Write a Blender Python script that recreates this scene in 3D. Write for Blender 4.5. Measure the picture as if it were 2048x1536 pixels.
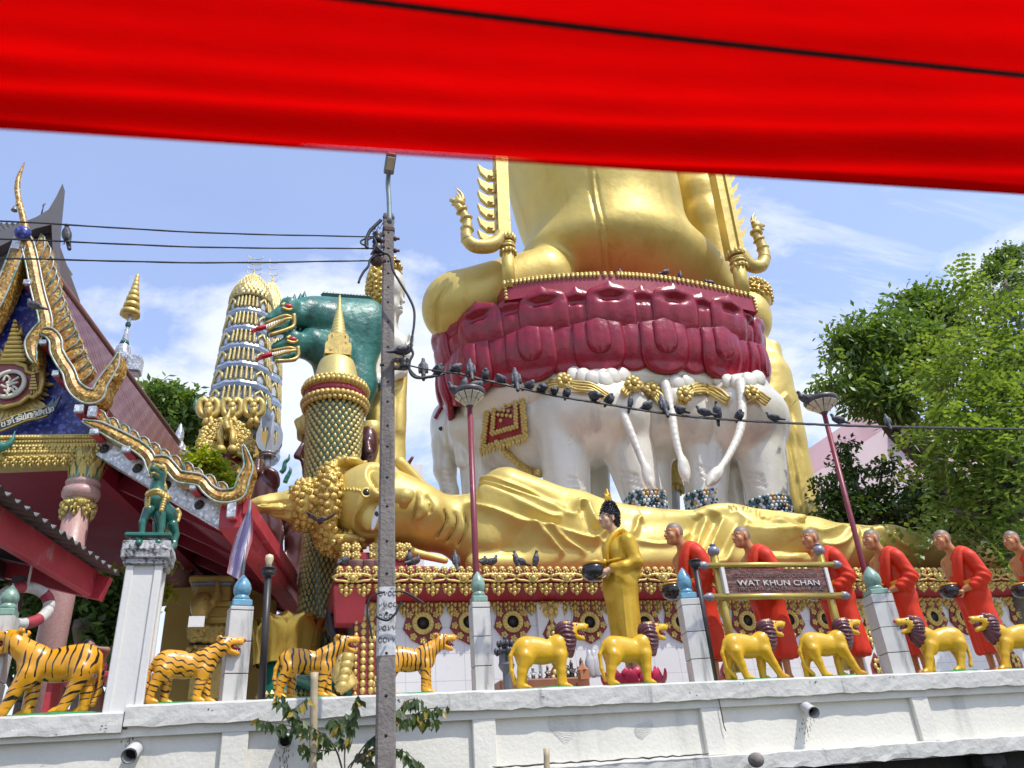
import bpy, math, random
import numpy as np
from mathutils import Matrix, Vector
R_=math.radians
scene=bpy.context.scene
col=scene.collection
for o in list(bpy.data.objects): bpy.data.objects.remove(o)

# ------------------------------------------------------------------ camera
FPX,PITCH,AZ,ROLL=1555.0,28.2,17.4,4.6
def _cam():
    p,a,r=R_(PITCH),R_(AZ),R_(ROLL)
    F=np.array([math.cos(p)*math.sin(a),math.cos(p)*math.cos(a),math.sin(p)])
    Rr=np.array([math.cos(a),-math.sin(a),0.0]); U=np.cross(Rr,F)
    return F,Rr*math.cos(r)-U*math.sin(r),U*math.cos(r)+Rr*math.sin(r)
CF,CR,CU=_cam(); CC=np.array([0,0,1.5])
cam=bpy.data.cameras.new('camera'); cam.sensor_width=36; cam.lens=FPX/2048*36
cam.clip_start=0.02; cam.clip_end=3000
camo=bpy.data.objects.new('camera',cam); col.objects.link(camo)
M=Matrix.Identity(4)
for i in range(3):
    M[i][0]=CR[i]; M[i][1]=CU[i]; M[i][2]=-CF[i]; M[i][3]=CC[i]
camo.matrix_world=M; scene.camera=camo
cam.dof.use_dof=True; cam.dof.focus_distance=13; cam.dof.aperture_fstop=3.2

# ------------------------------------------------------------------ sun, sky, exposure
SUN_TO=Vector((0.30,-0.42,0.86)).normalized()
SUN_EL=math.asin(SUN_TO.z); SUN_ROT=math.atan2(SUN_TO.x,SUN_TO.y)
sl=bpy.data.lights.new('sun','SUN'); sl.energy=3.4; sl.angle=R_(0.6); sl.color=(1,.955,.88)
so=bpy.data.objects.new('sun',sl); col.objects.link(so)
so.rotation_euler=SUN_TO.to_track_quat('Z','Y').to_euler()
so.location=(0,0,60)
w=bpy.data.worlds.new('World'); scene.world=w; w.use_nodes=True
nt=w.node_tree; nt.nodes.clear()
def wn(t,**k):
    n=nt.nodes.new(t)
    for a,b in k.items(): setattr(n,a,b)
    return n
L=nt.links.new
sky=wn('ShaderNodeTexSky',sky_type='NISHITA',sun_disc=False,sun_elevation=SUN_EL,sun_rotation=SUN_ROT)
sky.air_density=1.0; sky.dust_density=0.6; sky.ozone_density=2.2
tc=wn('ShaderNodeTexCoord'); sep=wn('ShaderNodeSeparateXYZ'); L(tc.outputs['Generated'],sep.inputs[0])
def mth(op,a,b=None,c=None,clamp=False):
    n=wn('ShaderNodeMath',operation=op); n.use_clamp=clamp
    for i,v in enumerate((a,b,c)):
        if v is None: continue
        if isinstance(v,(int,float)): n.inputs[i].default_value=v
        else: L(v,n.inputs[i])
    return n.outputs[0]
# clouds lie on a flat layer high above: direction / height gives their place on it
zc=mth('MAXIMUM',sep.outputs[2],0.0); den=mth('ADD',zc,0.16)
cx=mth('DIVIDE',sep.outputs[0],den); cy=mth('DIVIDE',sep.outputs[1],den)
cmb=wn('ShaderNodeCombineXYZ'); L(cx,cmb.inputs[0]); L(cy,cmb.inputs[1])
def noise(scale,detail,rough,dist,off,stretch=(1,1,1),rot=0):
    mp=wn('ShaderNodeMapping'); mp.inputs['Location'].default_value=off; mp.inputs['Scale'].default_value=stretch
    mp.inputs['Rotation'].default_value=(0,0,rot)
    L(cmb.outputs[0],mp.inputs[0])
    n=wn('ShaderNodeTexNoise'); n.inputs['Scale'].default_value=scale; n.inputs['Detail'].default_value=detail
    n.inputs['Roughness'].default_value=rough; n.inputs['Distortion'].default_value=dist
    L(mp.outputs[0],n.inputs['Vector']); return n.outputs['Fac']
def ramp(v,a,b,inv=False):
    n=wn('ShaderNodeMapRange',interpolation_type='SMOOTHSTEP'); L(v,n.inputs[0])
    n.inputs[1].default_value=a; n.inputs[2].default_value=b
    n.inputs[3].default_value=1 if inv else 0; n.inputs[4].default_value=0 if inv else 1
    return n.outputs[0]
cum=noise(1.9,9,.60,.3,(6.6,15.2,0))
low=ramp(sep.outputs[2],.34,.70,True)           # heaped cloud gathers towards the horizon
c1=ramp(mth('ADD',cum,mth('MULTIPLY',low,.19)),.55,.72)
wis=noise(1.2,9,.66,1.0,(2.2,7.1,0),(1,2.6,1),.6)
east=ramp(cx,.1,.7)
c2=mth('MULTIPLY',mth('MULTIPLY',ramp(wis,.38,.72),.85),mth('ADD',mth('MULTIPLY',east,.75),.25))
cl=mth('MAXIMUM',mth('MAXIMUM',c1,c2),.22,clamp=True)   # a thin veil everywhere
cloudlow=noise(2.2,5,.6,.2,(3,3,0))
tint=wn('ShaderNodeMix',data_type='RGBA'); L(cloudlow,tint.inputs[0])
tint.inputs[6].default_value=(3.9,4.5,5.7,1); tint.inputs[7].default_value=(5.9,6.05,6.3,1)
skyb=wn('ShaderNodeMix',data_type='RGBA',blend_type='MULTIPLY'); skyb.inputs[0].default_value=1
L(sky.outputs[0],skyb.inputs[6]); skyb.inputs[7].default_value=(1.55,1.5,1.68,1)
mx=wn('ShaderNodeMix',data_type='RGBA'); L(cl,mx.inputs[0]); L(skyb.outputs[2],mx.inputs[6]); L(tint.outputs[2],mx.inputs[7])
bg=wn('ShaderNodeBackground'); bg.inputs[1].default_value=0.15; L(mx.outputs[2],bg.inputs[0])
wo=wn('ShaderNodeOutputWorld'); L(bg.outputs[0],wo.inputs[0])
vs=scene.view_settings; scene.display_settings.display_device='sRGB'
vs.view_transform='Standard'; vs.look='None'; vs.exposure=0.32; vs.gamma=1; vs.use_curve_mapping=False
# ------------------------------------------------------------------ helpers
rng=random.Random(7)
def ray(px,py): return CF*FPX+CR*(px-1024)-CU*(py-768)
def P(px,py,Y):
    "world point seen at photo pixel (px,py) on the plane y=Y"
    d=ray(px,py); return CC+d*(Y/d[1])
def Pz(px,py,z):
    d=ray(px,py); return CC+d*((z-CC[2])/d[2])
def depth(p): return float((np.asarray(p)-CC)@CF)
def m_(n,p): return n*depth(p)/FPX          # n photo pixels at point p, in metres
def proj(V):
    d=np.asarray(V)-CC; z=d@CF
    return 1024+FPX*(d@CR)/z, 768-FPX*(d@CU)/z

def tag(o,label=None,cat=None,group=None,kind=None):
    if label: o['label']=label
    if cat: o['category']=cat
    if group: o['group']=group
    if kind: o['kind']=kind
    return o
def empty(name,loc=(0,0,0),rz=0,label=None,cat=None,group=None):
    o=bpy.data.objects.new(name,None); col.objects.link(o); o.empty_display_size=.1
    o.location=tuple(loc); o.rotation_euler=(0,0,rz)
    return tag(o,label,cat,group)
def kids(o): return [c for c in bpy.data.objects if c.parent==o]
def copy_tree(o,parent=None):
    c=o.copy(); col.objects.link(c)
    mi=o.matrix_parent_inverse.copy(); c.parent=parent; c.matrix_parent_inverse=mi
    for ch in list(o.children): copy_tree(ch,c)
    return c

class MB:
    "collects verts and faces, then links ONE mesh object"
    def __init__(s): s.v=[]; s.f=[]; s.sm=[]; s.mi=[]; s.n=0
    def add(s,V,F,smooth=False,mi=0):
        V=np.asarray(V,float).reshape(-1,3); s.v.append(V)
        n=s.n
        for f in F: s.f.append([int(i)+n for i in f])
        s.sm+= [smooth]*len(F); s.mi+=[mi]*len(F); s.n+=len(V); return s
    def box(s,c,h,R=None,mi=0,bev=0):
        c=np.asarray(c,float); h=np.asarray(h,float)
        if bev>0:
            b=min(bev,*(h*.9)); pts=[]
            V=[];F=[]
            # chamfered box: 24 verts
            idx={}
            for sx in(-1,1):
                for sy in(-1,1):
                    for sz in(-1,1):
                        for a in range(3):
                            q=np.array([sx,sy,sz])*h; 
                            for k in range(3):
                                if k!=a: q[k]-=np.array([sx,sy,sz])[k]*b
                            idx[(sx,sy,sz,a)]=len(V); V.append(q)
            for a in range(3):
                o1,o2=[k for k in range(3) if k!=a]
                for sg in(-1,1):
                    q=[]
                    for u,w_ in((-1,-1),(1,-1),(1,1),(-1,1)):
                        t=[0,0,0]; t[a]=sg; t[o1]=u; t[o2]=w_; q.append(idx[(*t,a)])
                    F.append(q)
            for a in range(3):      # edges along axis a
                o1,o2=[k for k in range(3) if k!=a]
                for u in(-1,1):
                    for w_ in(-1,1):
                        t1=[0,0,0];t1[a]=-1;t1[o1]=u;t1[o2]=w_; t2=list(t1);t2[a]=1
                        F.append([idx[(*t1,o1)],idx[(*t2,o1)],idx[(*t2,o2)],idx[(*t1,o2)]])
            for sx in(-1,1):
                for sy in(-1,1):
                    for sz in(-1,1): F.append([idx[(sx,sy,sz,a)] for a in range(3)])
            V=np.array(V)
        else:
            V=np.array([[x,y,z] for x in(-1,1) for y in(-1,1) for z in(-1,1)])*h
            F=[(0,1,3,2),(4,6,7,5),(0,4,5,1),(2,3,7,6),(0,2,6,4),(1,5,7,3)]
        if R is not None: V=V@np.asarray(R).T
        return s.add(V+c,F,False,mi)
    def tube(s,pts,rad,n=8,smooth=True,cap=True,mi=0,flat=None):
        pts=[np.asarray(p,float) for p in pts]; k=len(pts)
        if isinstance(rad,(int,float)): rad=[rad]*k
        T=[]
        for i in range(k):
            t=pts[min(i+1,k-1)]-pts[max(i-1,0)]; T.append(t/(np.linalg.norm(t)+1e-9))
        u=np.cross(T[0],(0,0,1.))
        if np.linalg.norm(u)<.1: u=np.cross(T[0],(0,1.,0))
        u/=np.linalg.norm(u); V=[]
        for i in range(k):
            u=u-T[i]*(u@T[i]); u/=np.linalg.norm(u)+1e-9; w_=np.cross(T[i],u)
            for j in range(n):
                a=2*math.pi*j/n
                V.append(pts[i]+rad[i]*(math.cos(a)*u+math.sin(a)*w_))
        F=[(i*n+j,i*n+(j+1)%n,(i+1)*n+(j+1)%n,(i+1)*n+j) for i in range(k-1) for j in range(n)]
        s.add(V,F,smooth,mi)
        if cap:
            b=s.n-len(V)
            s.f.append([b+j for j in range(n)][::-1]); s.f.append([b+(k-1)*n+j for j in range(n)]); s.sm+=[False]*2; s.mi+=[mi]*2
        return s
    def lathe(s,prof,c=(0,0,0),n=24,smooth=True,mi=0,axis=None,sx=1,sy=1,arc=None):
        c=np.asarray(c,float); V=[]
        for r,z in prof:
            for j in range(n):
                a=2*math.pi*j/n; V.append((r*math.cos(a)*sx,r*math.sin(a)*sy,z))
        V=np.array(V)
        if axis is not None: V=V@np.asarray(axis).T
        k=len(prof)
        F=[(i*n+j,i*n+(j+1)%n,(i+1)*n+(j+1)%n,(i+1)*n+j) for i in range(k-1) for j in range(n)]
        s.add(V+c,F,smooth,mi)
        b=s.n-k*n
        if prof[0][0]>1e-4: s.f.append([b+j for j in range(n)][::-1]); s.sm.append(False); s.mi.append(mi)
        if prof[-1][0]>1e-4: s.f.append([b+(k-1)*n+j for j in range(n)]); s.sm.append(False); s.mi.append(mi)
        return s
    def ell(s,c,r,n=12,m=8,R=None,mi=0):
        V=[];
        for i in range(m+1):
            t=math.pi*i/m
            for j in range(n):
                a=2*math.pi*j/n; V.append((math.sin(t)*math.cos(a)*r[0],math.sin(t)*math.sin(a)*r[1],math.cos(t)*r[2]))
        V=np.array(V)
        if R is not None: V=V@np.asarray(R).T
        F=[(i*n+j,(i+1)*n+j,(i+1)*n+(j+1)%n,i*n+(j+1)%n) for i in range(m) for j in range(n)]
        return s.add(V+np.asarray(c,float),F,True,mi)
    def prism(s,front,off,mi=0,bulge=0):
        "closed outline (3D points) extruded by vector off; bulge raises a centre point of the front"
        A=np.asarray(front,float); off=np.asarray(off,float); n=len(A)
        V=np.vstack([A,A+off]); F=[(i,(i+1)%n,n+(i+1)%n,n+i) for i in range(n)]
        F.append(list(range(n,2*n)))
        if bulge:
            c=A.mean(0)-off/np.linalg.norm(off)*bulge; V=np.vstack([V,c]); F+=[(i,2*n,(i+1)%n) for i in range(n)]
        else: F.append(list(range(n))[::-1])
        return s.add(V,F,False,mi)
    def grid(s,V,nu,nv,smooth=True,mi=0,wrap=False):
        F=[(i*nv+j,i*nv+(j+1)%nv,(i+1)*nv+(j+1)%nv,(i+1)*nv+j) for i in range(nu-1) for j in range(nv if wrap else nv-1)]
        return s.add(V,F,smooth,mi)
    def mesh(s,name,mats):
        me=bpy.data.meshes.new(name); V=np.vstack(s.v)
        me.from_pydata(V.tolist(),[],s.f); me.update()
        if not isinstance(mats,(list,tuple)): mats=[mats]
        for m in mats: me.materials.append(m)
        me.polygons.foreach_set('use_smooth',s.sm)
        if len(mats)>1: me.polygons.foreach_set('material_index',s.mi)
        import bmesh
        b=bmesh.new(); b.from_mesh(me); bmesh.ops.recalc_face_normals(b,faces=b.faces); b.to_mesh(me); b.free()
        return me
    def build(s,name,mats,parent=None,origin=None):
        if origin is not None:
            s.v=[v-np.asarray(origin,float) for v in s.v]
        o=bpy.data.objects.new(name,s.mesh(name,mats)); col.objects.link(o)
        if origin is not None and parent is None: o.location=tuple(origin)
        if parent is not None: o.parent=parent
        return o
def inpar(o,par):
    "parent o (built in world space) under par keeping its place"
    o.parent=par; o.matrix_parent_inverse=Matrix.LocRotScale(par.location,par.rotation_euler,par.scale).inverted(); return o

# ---- soft solids: capsules and ellipsoids melted into one continuous skin
def rotm(rx=0,ry=0,rz=0):
    cx_,sx_,cy_,sy_,cz_,sz_=(f(R_(a)) for a in(rx,ry,rz) for f in(math.cos,math.sin))
    X=np.array([[1,0,0],[0,cx_,-sx_],[0,sx_,cx_]]);Y=np.array([[cy_,0,sy_],[0,1,0],[-sy_,0,cy_]]);Z=np.array([[cz_,-sz_,0],[sz_,cz_,0],[0,0,1]])
    return Z@Y@X
def cap(p0,p1,r0,r1=None,k=None,sub=False): return ('c',np.asarray(p0,float),np.asarray(p1,float),r0,r0 if r1 is None else r1,k,sub)
def ell(c,r,rot=None,k=None,sub=False): return ('e',np.asarray(c,float),np.asarray(r,float),rot,None,k,sub)
def chain(pts,rad,k=None): 
    if isinstance(rad,(int,float)): rad=[rad]*len(pts)
    return [cap(pts[i],pts[i+1],rad[i],rad[i+1],k) for i in range(len(pts)-1)]
def sdf(prims,vox,k=.05,smooth=2):
    lo=np.full(3,1e9); hi=-lo
    def bb(q):
        if q[0]=='c': r=max(q[3],q[4]); return np.minimum(q[1],q[2])-r,np.maximum(q[1],q[2])+r
        r=np.max(q[2]) if q[3] is not None else q[2]; return q[1]-r,q[1]+r
    for q in prims:
        if q[6]: continue
        a,b=bb(q); lo=np.minimum(lo,a); hi=np.maximum(hi,b)
    lo=lo-vox*3; n=np.ceil((hi-lo)/vox).astype(int)+4
    G=np.full(n,1e3,np.float32)
    ax=[lo[i]+vox*np.arange(n[i]) for i in range(3)]
    for q in prims:
        kk=k if q[5] is None else q[5]
        a,b=bb(q); mg=kk+vox*2.5
        i0=np.maximum(((a-mg-lo)/vox).astype(int),0); i1=np.minimum(((b+mg-lo)/vox).astype(int)+2,n)
        if (i1<=i0).any(): continue
        sl_=tuple(slice(i0[i],i1[i]) for i in range(3))
        X,Y,Z=np.meshgrid(*(ax[i][sl_[i]] for i in range(3)),indexing='ij')
        if q[0]=='c':
            d=q[2]-q[1]; L2=max(d@d,1e-9); px_,py_,pz_=X-q[1][0],Y-q[1][1],Z-q[1][2]
            t=np.clip((px_*d[0]+py_*d[1]+pz_*d[2])/L2,0,1)
            D=np.sqrt((px_-t*d[0])**2+(py_-t*d[1])**2+(pz_-t*d[2])**2)-(q[3]+(q[4]-q[3])*t)
        else:
            x,y,z=X-q[1][0],Y-q[1][1],Z-q[1][2]
            if q[3] is not None:
                Ri=np.asarray(q[3]).T
                x,y,z=(Ri[i,0]*x+Ri[i,1]*y+Ri[i,2]*z for i in range(3))
            r=q[2]; k0=np.sqrt((x/r[0])**2+(y/r[1])**2+(z/r[2])**2)
            k1=np.sqrt((x/r[0]**2)**2+(y/r[1]**2)**2+(z/r[2]**2)**2)+1e-9
            D=k0*(k0-1)/k1
        g=G[sl_]
        if q[6]:
            h=np.clip(.5-.5*(g+D)/kk,0,1); G[sl_]=g*(1-h)-D*h+kk*h*(1-h)
        else:
            h=np.clip(.5+.5*(g-D)/kk,0,1); G[sl_]=np.where(g>500,D,g*(1-h)+D*h-kk*h*(1-h))
    return nets(G,lo,vox,smooth)
def nets(G,lo,vox,smooth=2):
    S=G<0
    n=np.array(G.shape); c=n-1
    cnt=np.zeros(c,np.int32); acc=np.zeros((*c,3),np.float32)
    def sub(A,o): return A[o[0]:o[0]+c[0],o[1]:o[1]+c[1],o[2]:o[2]+c[2]]
    for ax_ in range(3):
        o2=[k for k in range(3) if k!=ax_]
        for u in(0,1):
            for w_ in(0,1):
                a=[0,0,0]; a[o2[0]]=u; a[o2[1]]=w_; b=list(a); b[ax_]=1
                ga,gb=sub(G,a),sub(G,b); cr=sub(S,a)!=sub(S,b)
                with np.errstate(all='ignore'): t=np.where(cr,ga/(ga-gb),0)
                cnt+=cr
                for k in range(3):
                    acc[...,k]+=np.where(cr,t if k==ax_ else a[k],0)
    act=cnt>0; I=np.argwhere(act); idx=np.full(c,-1,np.int64); idx[act]=np.arange(len(I))
    V=(I+acc[act]/cnt[act][:,None])*vox+lo
    F=[]
    for ax_ in range(3):
        o2=[k for k in range(3) if k!=ax_]
        b=[slice(None)]*3; b[ax_]=slice(0,-1); a2=[slice(None)]*3; a2[ax_]=slice(1,None)
        cr=S[tuple(b)]!=S[tuple(a2)]; E=np.argwhere(cr)
        E=E[(E[:,o2[0]]>0)&(E[:,o2[1]]>0)&(E[:,o2[0]]<c[o2[0]])&(E[:,o2[1]]<c[o2[1]])]
        q=[]
        for du,dw in((1,1),(0,1),(0,0),(1,0)):
            e=E.copy(); e[:,o2[0]]-=du; e[:,o2[1]]-=dw; q.append(idx[e[:,0],e[:,1],e[:,2]])
        Q=np.stack(q,1); flip=S[E[:,0],E[:,1],E[:,2]]
        if ax_==1: flip=~flip
        Q[~flip]=Q[~flip][:,::-1]
        F.append(Q[(Q>=0).all(1)])
    F=np.vstack(F)
    for _ in range(smooth):
        A=np.zeros_like(V); N=np.zeros(len(V))
        for i in range(4):
            p,q=F[:,i],F[:,(i+1)%4]
            for k in range(3): A[:,k]+=np.bincount(p,V[q,k],len(V))+np.bincount(q,V[p,k],len(V))
            N+=np.bincount(p,minlength=len(V))+np.bincount(q,minlength=len(V))
        V=V*.5+A/np.maximum(N,1)[:,None]*.5
    return V,F
def normals(V,F):
    a=V[F[:,2]]-V[F[:,0]]; b=V[F[:,3]]-V[F[:,1]]; fn=np.cross(a,b); N=np.zeros_like(V)
    for i in range(4):
        for k in range(3): N[:,k]+=np.bincount(F[:,i],fn[:,k],len(V))
    return N/(np.linalg.norm(N,axis=1)[:,None]+1e-12)
def skin(name,VF,mats,parent=None,origin=None,mi=None):
    V,F=VF
    if origin is not None: V=V-np.asarray(origin,float)
    me=bpy.data.meshes.new(name); me.vertices.add(len(V)); me.vertices.foreach_set('co',V.astype(np.float32).ravel())
    me.loops.add(F.size); me.loops.foreach_set('vertex_index',F.astype(np.int32).ravel())
    me.polygons.add(len(F)); me.polygons.foreach_set('loop_start',np.arange(0,F.size,4,dtype=np.int32))
    if not isinstance(mats,(list,tuple)): mats=[mats]
    for m in mats: me.materials.append(m)
    me.polygons.foreach_set('use_smooth',[True]*len(F))
    if mi is not None: me.polygons.foreach_set('material_index',np.asarray(mi,np.int32))
    me.update(calc_edges=True); me.validate()
    o=bpy.data.objects.new(name,me); col.objects.link(o)
    if origin is not None and parent is None: o.location=tuple(origin)
    if parent is not None: o.parent=parent
    return o
def dline(x,y,pts):
    "distance of points (x,y) to a polyline, and the side (+ left of its run)"
    D=np.full(len(x),1e9); S=np.zeros(len(x)); T=np.zeros(len(x)); n=len(pts)-1
    for i in range(n):
        (ax_,ay),(bx,by)=pts[i],pts[i+1]; dx,dy=bx-ax_,by-ay; l2=dx*dx+dy*dy+1e-9
        t=np.clip(((x-ax_)*dx+(y-ay)*dy)/l2,0,1); ex,ey=x-ax_-t*dx,y-ay-t*dy; d=np.hypot(ex,ey)
        m=d<D; D[m]=d[m]; S[m]=np.sign(dx*ey-dy*ex)[m]; T[m]=(i+t[m])/n
    return D,S,T
def curve(pts,n=6):
    "Catmull-Rom through 2D or 3D points"
    p=[np.asarray(q,float) for q in pts]; p=[2*p[0]-p[1]]+p+[2*p[-1]-p[-2]]; out=[]
    for i in range(1,len(p)-2):
        for j in range(n):
            t=j/n; a,b,c_,d=p[i-1],p[i],p[i+1],p[i+2]
            out.append(.5*((2*b)+(-a+c_)*t+(2*a-5*b+4*c_-d)*t*t+(-a+3*b-3*c_+d)*t**3))
    out.append(p[-2]); return out
def inside(x,y,poly):
    r=np.zeros(len(x),bool); n=len(poly)
    for i in range(n):
        (x1,y1),(x2,y2)=poly[i],poly[(i+1)%n]
        c_=((y1>y)!=(y2>y))&(x<(x2-x1)*(y-y1)/((y2-y1) or 1e-9)+x1); r^=c_
    return r

# ------------------------------------------------------------------ materials
MATS={}
def mat(name,base,rough=.5,metal=0,var=.12,vscale=3.0,bump=.0,bscale=20,col2=None,c2fac=(.55,.7),c2scale=2.0,spec=.5,coat=0,sss=0,streak=False,transl=0,trans_col=None):
    m=bpy.data.materials.new(name); m.use_nodes=True; n=m.node_tree; b=n.nodes['Principled BSDF']
    def N(t): return n.nodes.new(t)
    LK=n.links.new
    t=N('ShaderNodeTexCoord'); ns=N('ShaderNodeTexNoise'); ns.inputs['Scale'].default_value=vscale; ns.inputs['Detail'].default_value=6; ns.inputs['Roughness'].default_value=.62
    LK(t.outputs['Object'],ns.inputs['Vector'])
    mr=N('ShaderNodeMapRange'); LK(ns.outputs['Fac'],mr.inputs[0]); mr.inputs[1].default_value=.25; mr.inputs[2].default_value=.75; mr.inputs[3].default_value=1-var; mr.inputs[4].default_value=1+var
    mu=N('ShaderNodeMix'); mu.data_type='RGBA'; mu.blend_type='MULTIPLY'; mu.inputs[0].default_value=1
    mu.inputs[6].default_value=(*base,1); LK(mr.outputs[0],mu.inputs[7]); out=mu.outputs[2]
    if col2:
        n2=N('ShaderNodeTexNoise'); n2.inputs['Scale'].default_value=c2scale; n2.inputs['Detail'].default_value=8; n2.inputs['Roughness'].default_value=.65
        if streak:
            mp=N('ShaderNodeMapping'); mp.inputs['Scale'].default_value=(1,1,.12); LK(t.outputs['Object'],mp.inputs[0]); LK(mp.outputs[0],n2.inputs['Vector'])
        else: LK(t.outputs['Object'],n2.inputs['Vector'])
        r2=N('ShaderNodeMapRange'); r2.interpolation_type='SMOOTHSTEP'; LK(n2.outputs['Fac'],r2.inputs[0]); r2.inputs[1].default_value=c2fac[0]; r2.inputs[2].default_value=c2fac[1]
        m2=N('ShaderNodeMix'); m2.data_type='RGBA'; LK(r2.outputs[0],m2.inputs[0]); LK(out,m2.inputs[6]); m2.inputs[7].default_value=(*col2,1); out=m2.outputs[2]
    LK(out,b.inputs['Base Color'])
    b.inputs['Roughness'].default_value=rough; b.inputs['Metallic'].default_value=metal
    b.inputs['Specular IOR Level'].default_value=spec; b.inputs['Coat Weight'].default_value=coat; b.inputs['Coat Roughness'].default_value=.12
    rr=N('ShaderNodeMapRange'); LK(ns.outputs['Fac'],rr.inputs[0]); rr.inputs[1].default_value=.3; rr.inputs[2].default_value=.7; rr.inputs[3].default_value=max(.02,rough-.08); rr.inputs[4].default_value=min(1,rough+.08); LK(rr.outputs[0],b.inputs['Roughness'])
    if bump:
        n3=N('ShaderNodeTexNoise'); n3.inputs['Scale'].default_value=bscale; n3.inputs['Detail'].default_value=5; LK(t.outputs['Object'],n3.inputs['Vector'])
        bp=N('ShaderNodeBump'); bp.inputs['Strength'].default_value=bump; bp.inputs['Distance'].default_value=1/bscale*.6; LK(n3.outputs['Fac'],bp.inputs['Height']); LK(bp.outputs[0],b.inputs['Normal'])
    m['_out']=0
    MATS[m.name]=(m,n,b,t,out); return m
def setcol(m,fn):
    "fn(node_tree, texcoord, current colour socket) -> new colour socket"
    _,n,b,t,out=MATS[m.name]; o=fn(n,t,out); n.links.new(o,b.inputs['Base Color']); MATS[m.name]=(m,n,b,t,o); return m
def nd(n,t,**k):
    x=n.nodes.new(t)
    for a,b in k.items(): setattr(x,a,b)
    return x
def mixc(n,f,a,b):
    x=nd(n,'ShaderNodeMix',data_type='RGBA')
    for s_,v in((0,f),(6,a),(7,b)):
        if hasattr(v,'is_linked'): n.links.new(v,x.inputs[s_])
        elif isinstance(v,(int,float)): x.inputs[s_].default_value=v
        else: x.inputs[s_].default_value=(*v,1)
    return x.outputs[2]
def mathn(n,op,a,b=0.0,clamp=False):
    x=nd(n,'ShaderNodeMath',operation=op); x.use_clamp=clamp
    for s_,v in((0,a),(1,b)):
        if isinstance(v,(int,float)): x.inputs[s_].default_value=v
        else: n.links.new(v,x.inputs[s_])
    return x.outputs[0]
def sstep(n,v,a,b):
    x=nd(n,'ShaderNodeMapRange',interpolation_type='SMOOTHSTEP'); n.links.new(v,x.inputs[0]); x.inputs[1].default_value=a; x.inputs[2].default_value=b; return x.outputs[0]

gold=mat('gold_paint',(.62,.47,.125),.48,.36,.13,1.2,.10,3.0,(.54,.37,.06),(.5,.75),1.1,streak=True)
goldr=mat('gold_relief',(.58,.43,.13),.46,.38,.25,9,.25,40,(.22,.13,.03),(.56,.72),14)
goldd=mat('gold_statue',(.62,.38,.03),.38,.35,.12,4,.15,18,(.50,.28,.02),(.5,.7),5)
pearl=mat('pearl_white',(.72,.68,.57),.34,.12,.10,1.3,.10,3,(.44,.42,.37),(.50,.78),1.5,streak=True)
petalm=mat('petal_red',(.27,.004,.022),.30,0,.28,2.0,.16,5,(.36,.05,.10),(.64,.84),2.0,coat=.12,streak=True)
maroon=mat('maroon_lacquer',(.30,.012,.03),.42,0,.15,2.5,.08,12,(.36,.07,.09),(.6,.75),3,coat=.2)
ceilm=mat('ceiling_red',(.21,.006,.022),.6,0,.12,1.5,.05,10)
redf=mat('red_fascia',(.42,.035,.05),.5,0,.18,3,.08,14,(.42,.20,.20),(.55,.78),3.5)
wallm=mat('wall_paint',(.70,.675,.585),.72,0,.09,1.2,.25,26,(.38,.375,.34),(.54,.80),1.3,streak=True)
wallc=mat('coping_paint',(.54,.53,.48),.7,0,.12,2.5,.3,14,(.20,.205,.20),(.56,.70),3.4,streak=True)
white=mat('white_plaster',(.66,.645,.60),.6,0,.05,1.4,.10,22,(.50,.50,.50),(.58,.75),2,streak=True)
wtile=mat('white_tile',(.62,.62,.66),.28,0,.04,2,0)
marb=mat('marble_tile',(.56,.55,.51),.36,0,.14,4,.05,14,(.17,.165,.155),(.52,.72),4.5,streak=True)
conc=mat('pole_concrete',(.20,.175,.155),.85,0,.28,6,.6,30,(.10,.085,.075),(.5,.72),9,streak=True)
steel=mat('grey_steel',(.22,.22,.23),.45,.6,.1,8)
blackm=mat('black_rubber',(.012,.012,.014),.5,0,.2,10)
blackp=mat('black_paint',(.03,.026,.026),.45,0,.2,8)
silver=mat('silver_grey',(.45,.46,.48),.4,.5,.15,6)
greenm=mat('green_gloss',(.012,.125,.085),.30,0,.22,5,.12,14,(.008,.06,.045),(.5,.7),6,coat=.4)
nagag=mat('naga_green',(.03,.17,.13),.42,0,.3,1.2,.35,5,(.012,.075,.06),(.46,.68),2.6,coat=.08,streak=True)
brown=mat('giant_brown',(.075,.018,.013),.33,0,.18,2,.06,8,coat=.4)
yel=mat('lion_yellow',(.66,.38,.004),.38,0,.12,5,.14,20,(.50,.24,.004),(.52,.75),4,coat=.15)
mane=mat('mane_maroon',(.11,.022,.028),.38,0,.3,9,.3,30,(.22,.09,.09),(.60,.78),14,coat=.25)
tig=mat('tiger_orange',(.70,.30,.010),.30,0,.08,5,.10,20,(.70,.36,.02),(.5,.7),3,coat=.4)
basegr=mat('base_green',(.05,.30,.10),.5,0,.25,10,.3,40)
toothm=mat('tooth_white',(.75,.73,.66),.4)
mouthm=mat('mouth_red',(.22,.015,.02),.4)
nosem=mat('nose_red',(.5,.02,.03),.4)
robe=mat('robe_orange',(.64,.036,.010),.55,0,.14,3,.16,12,(.50,.05,.015),(.5,.7),4,spec=.3)
sashm=mat('sash_yellow',(.72,.36,.02),.45,0,.1,5)
skinm=mat('painted_skin',(.50,.215,.085),.42,0,.10,7,.05,30,(.33,.12,.06),(.5,.7),6)
skinp=mat('pale_painted_skin',(.58,.36,.22),.42,0,.08,7)
scalp=mat('scalp_grey',(.20,.15,.12),.5,0,.12,9)
bowlm=mat('bowl_black',(.012,.012,.016),.25,0,.2,6,coat=.3)
bowlr=mat('bowl_rim_orange',(.55,.28,.04),.4,.3)
hairm=mat('hair_black',(.012,.012,.013),.35)
eyew=mat('eye_white',(.8,.8,.8),.3)
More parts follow.
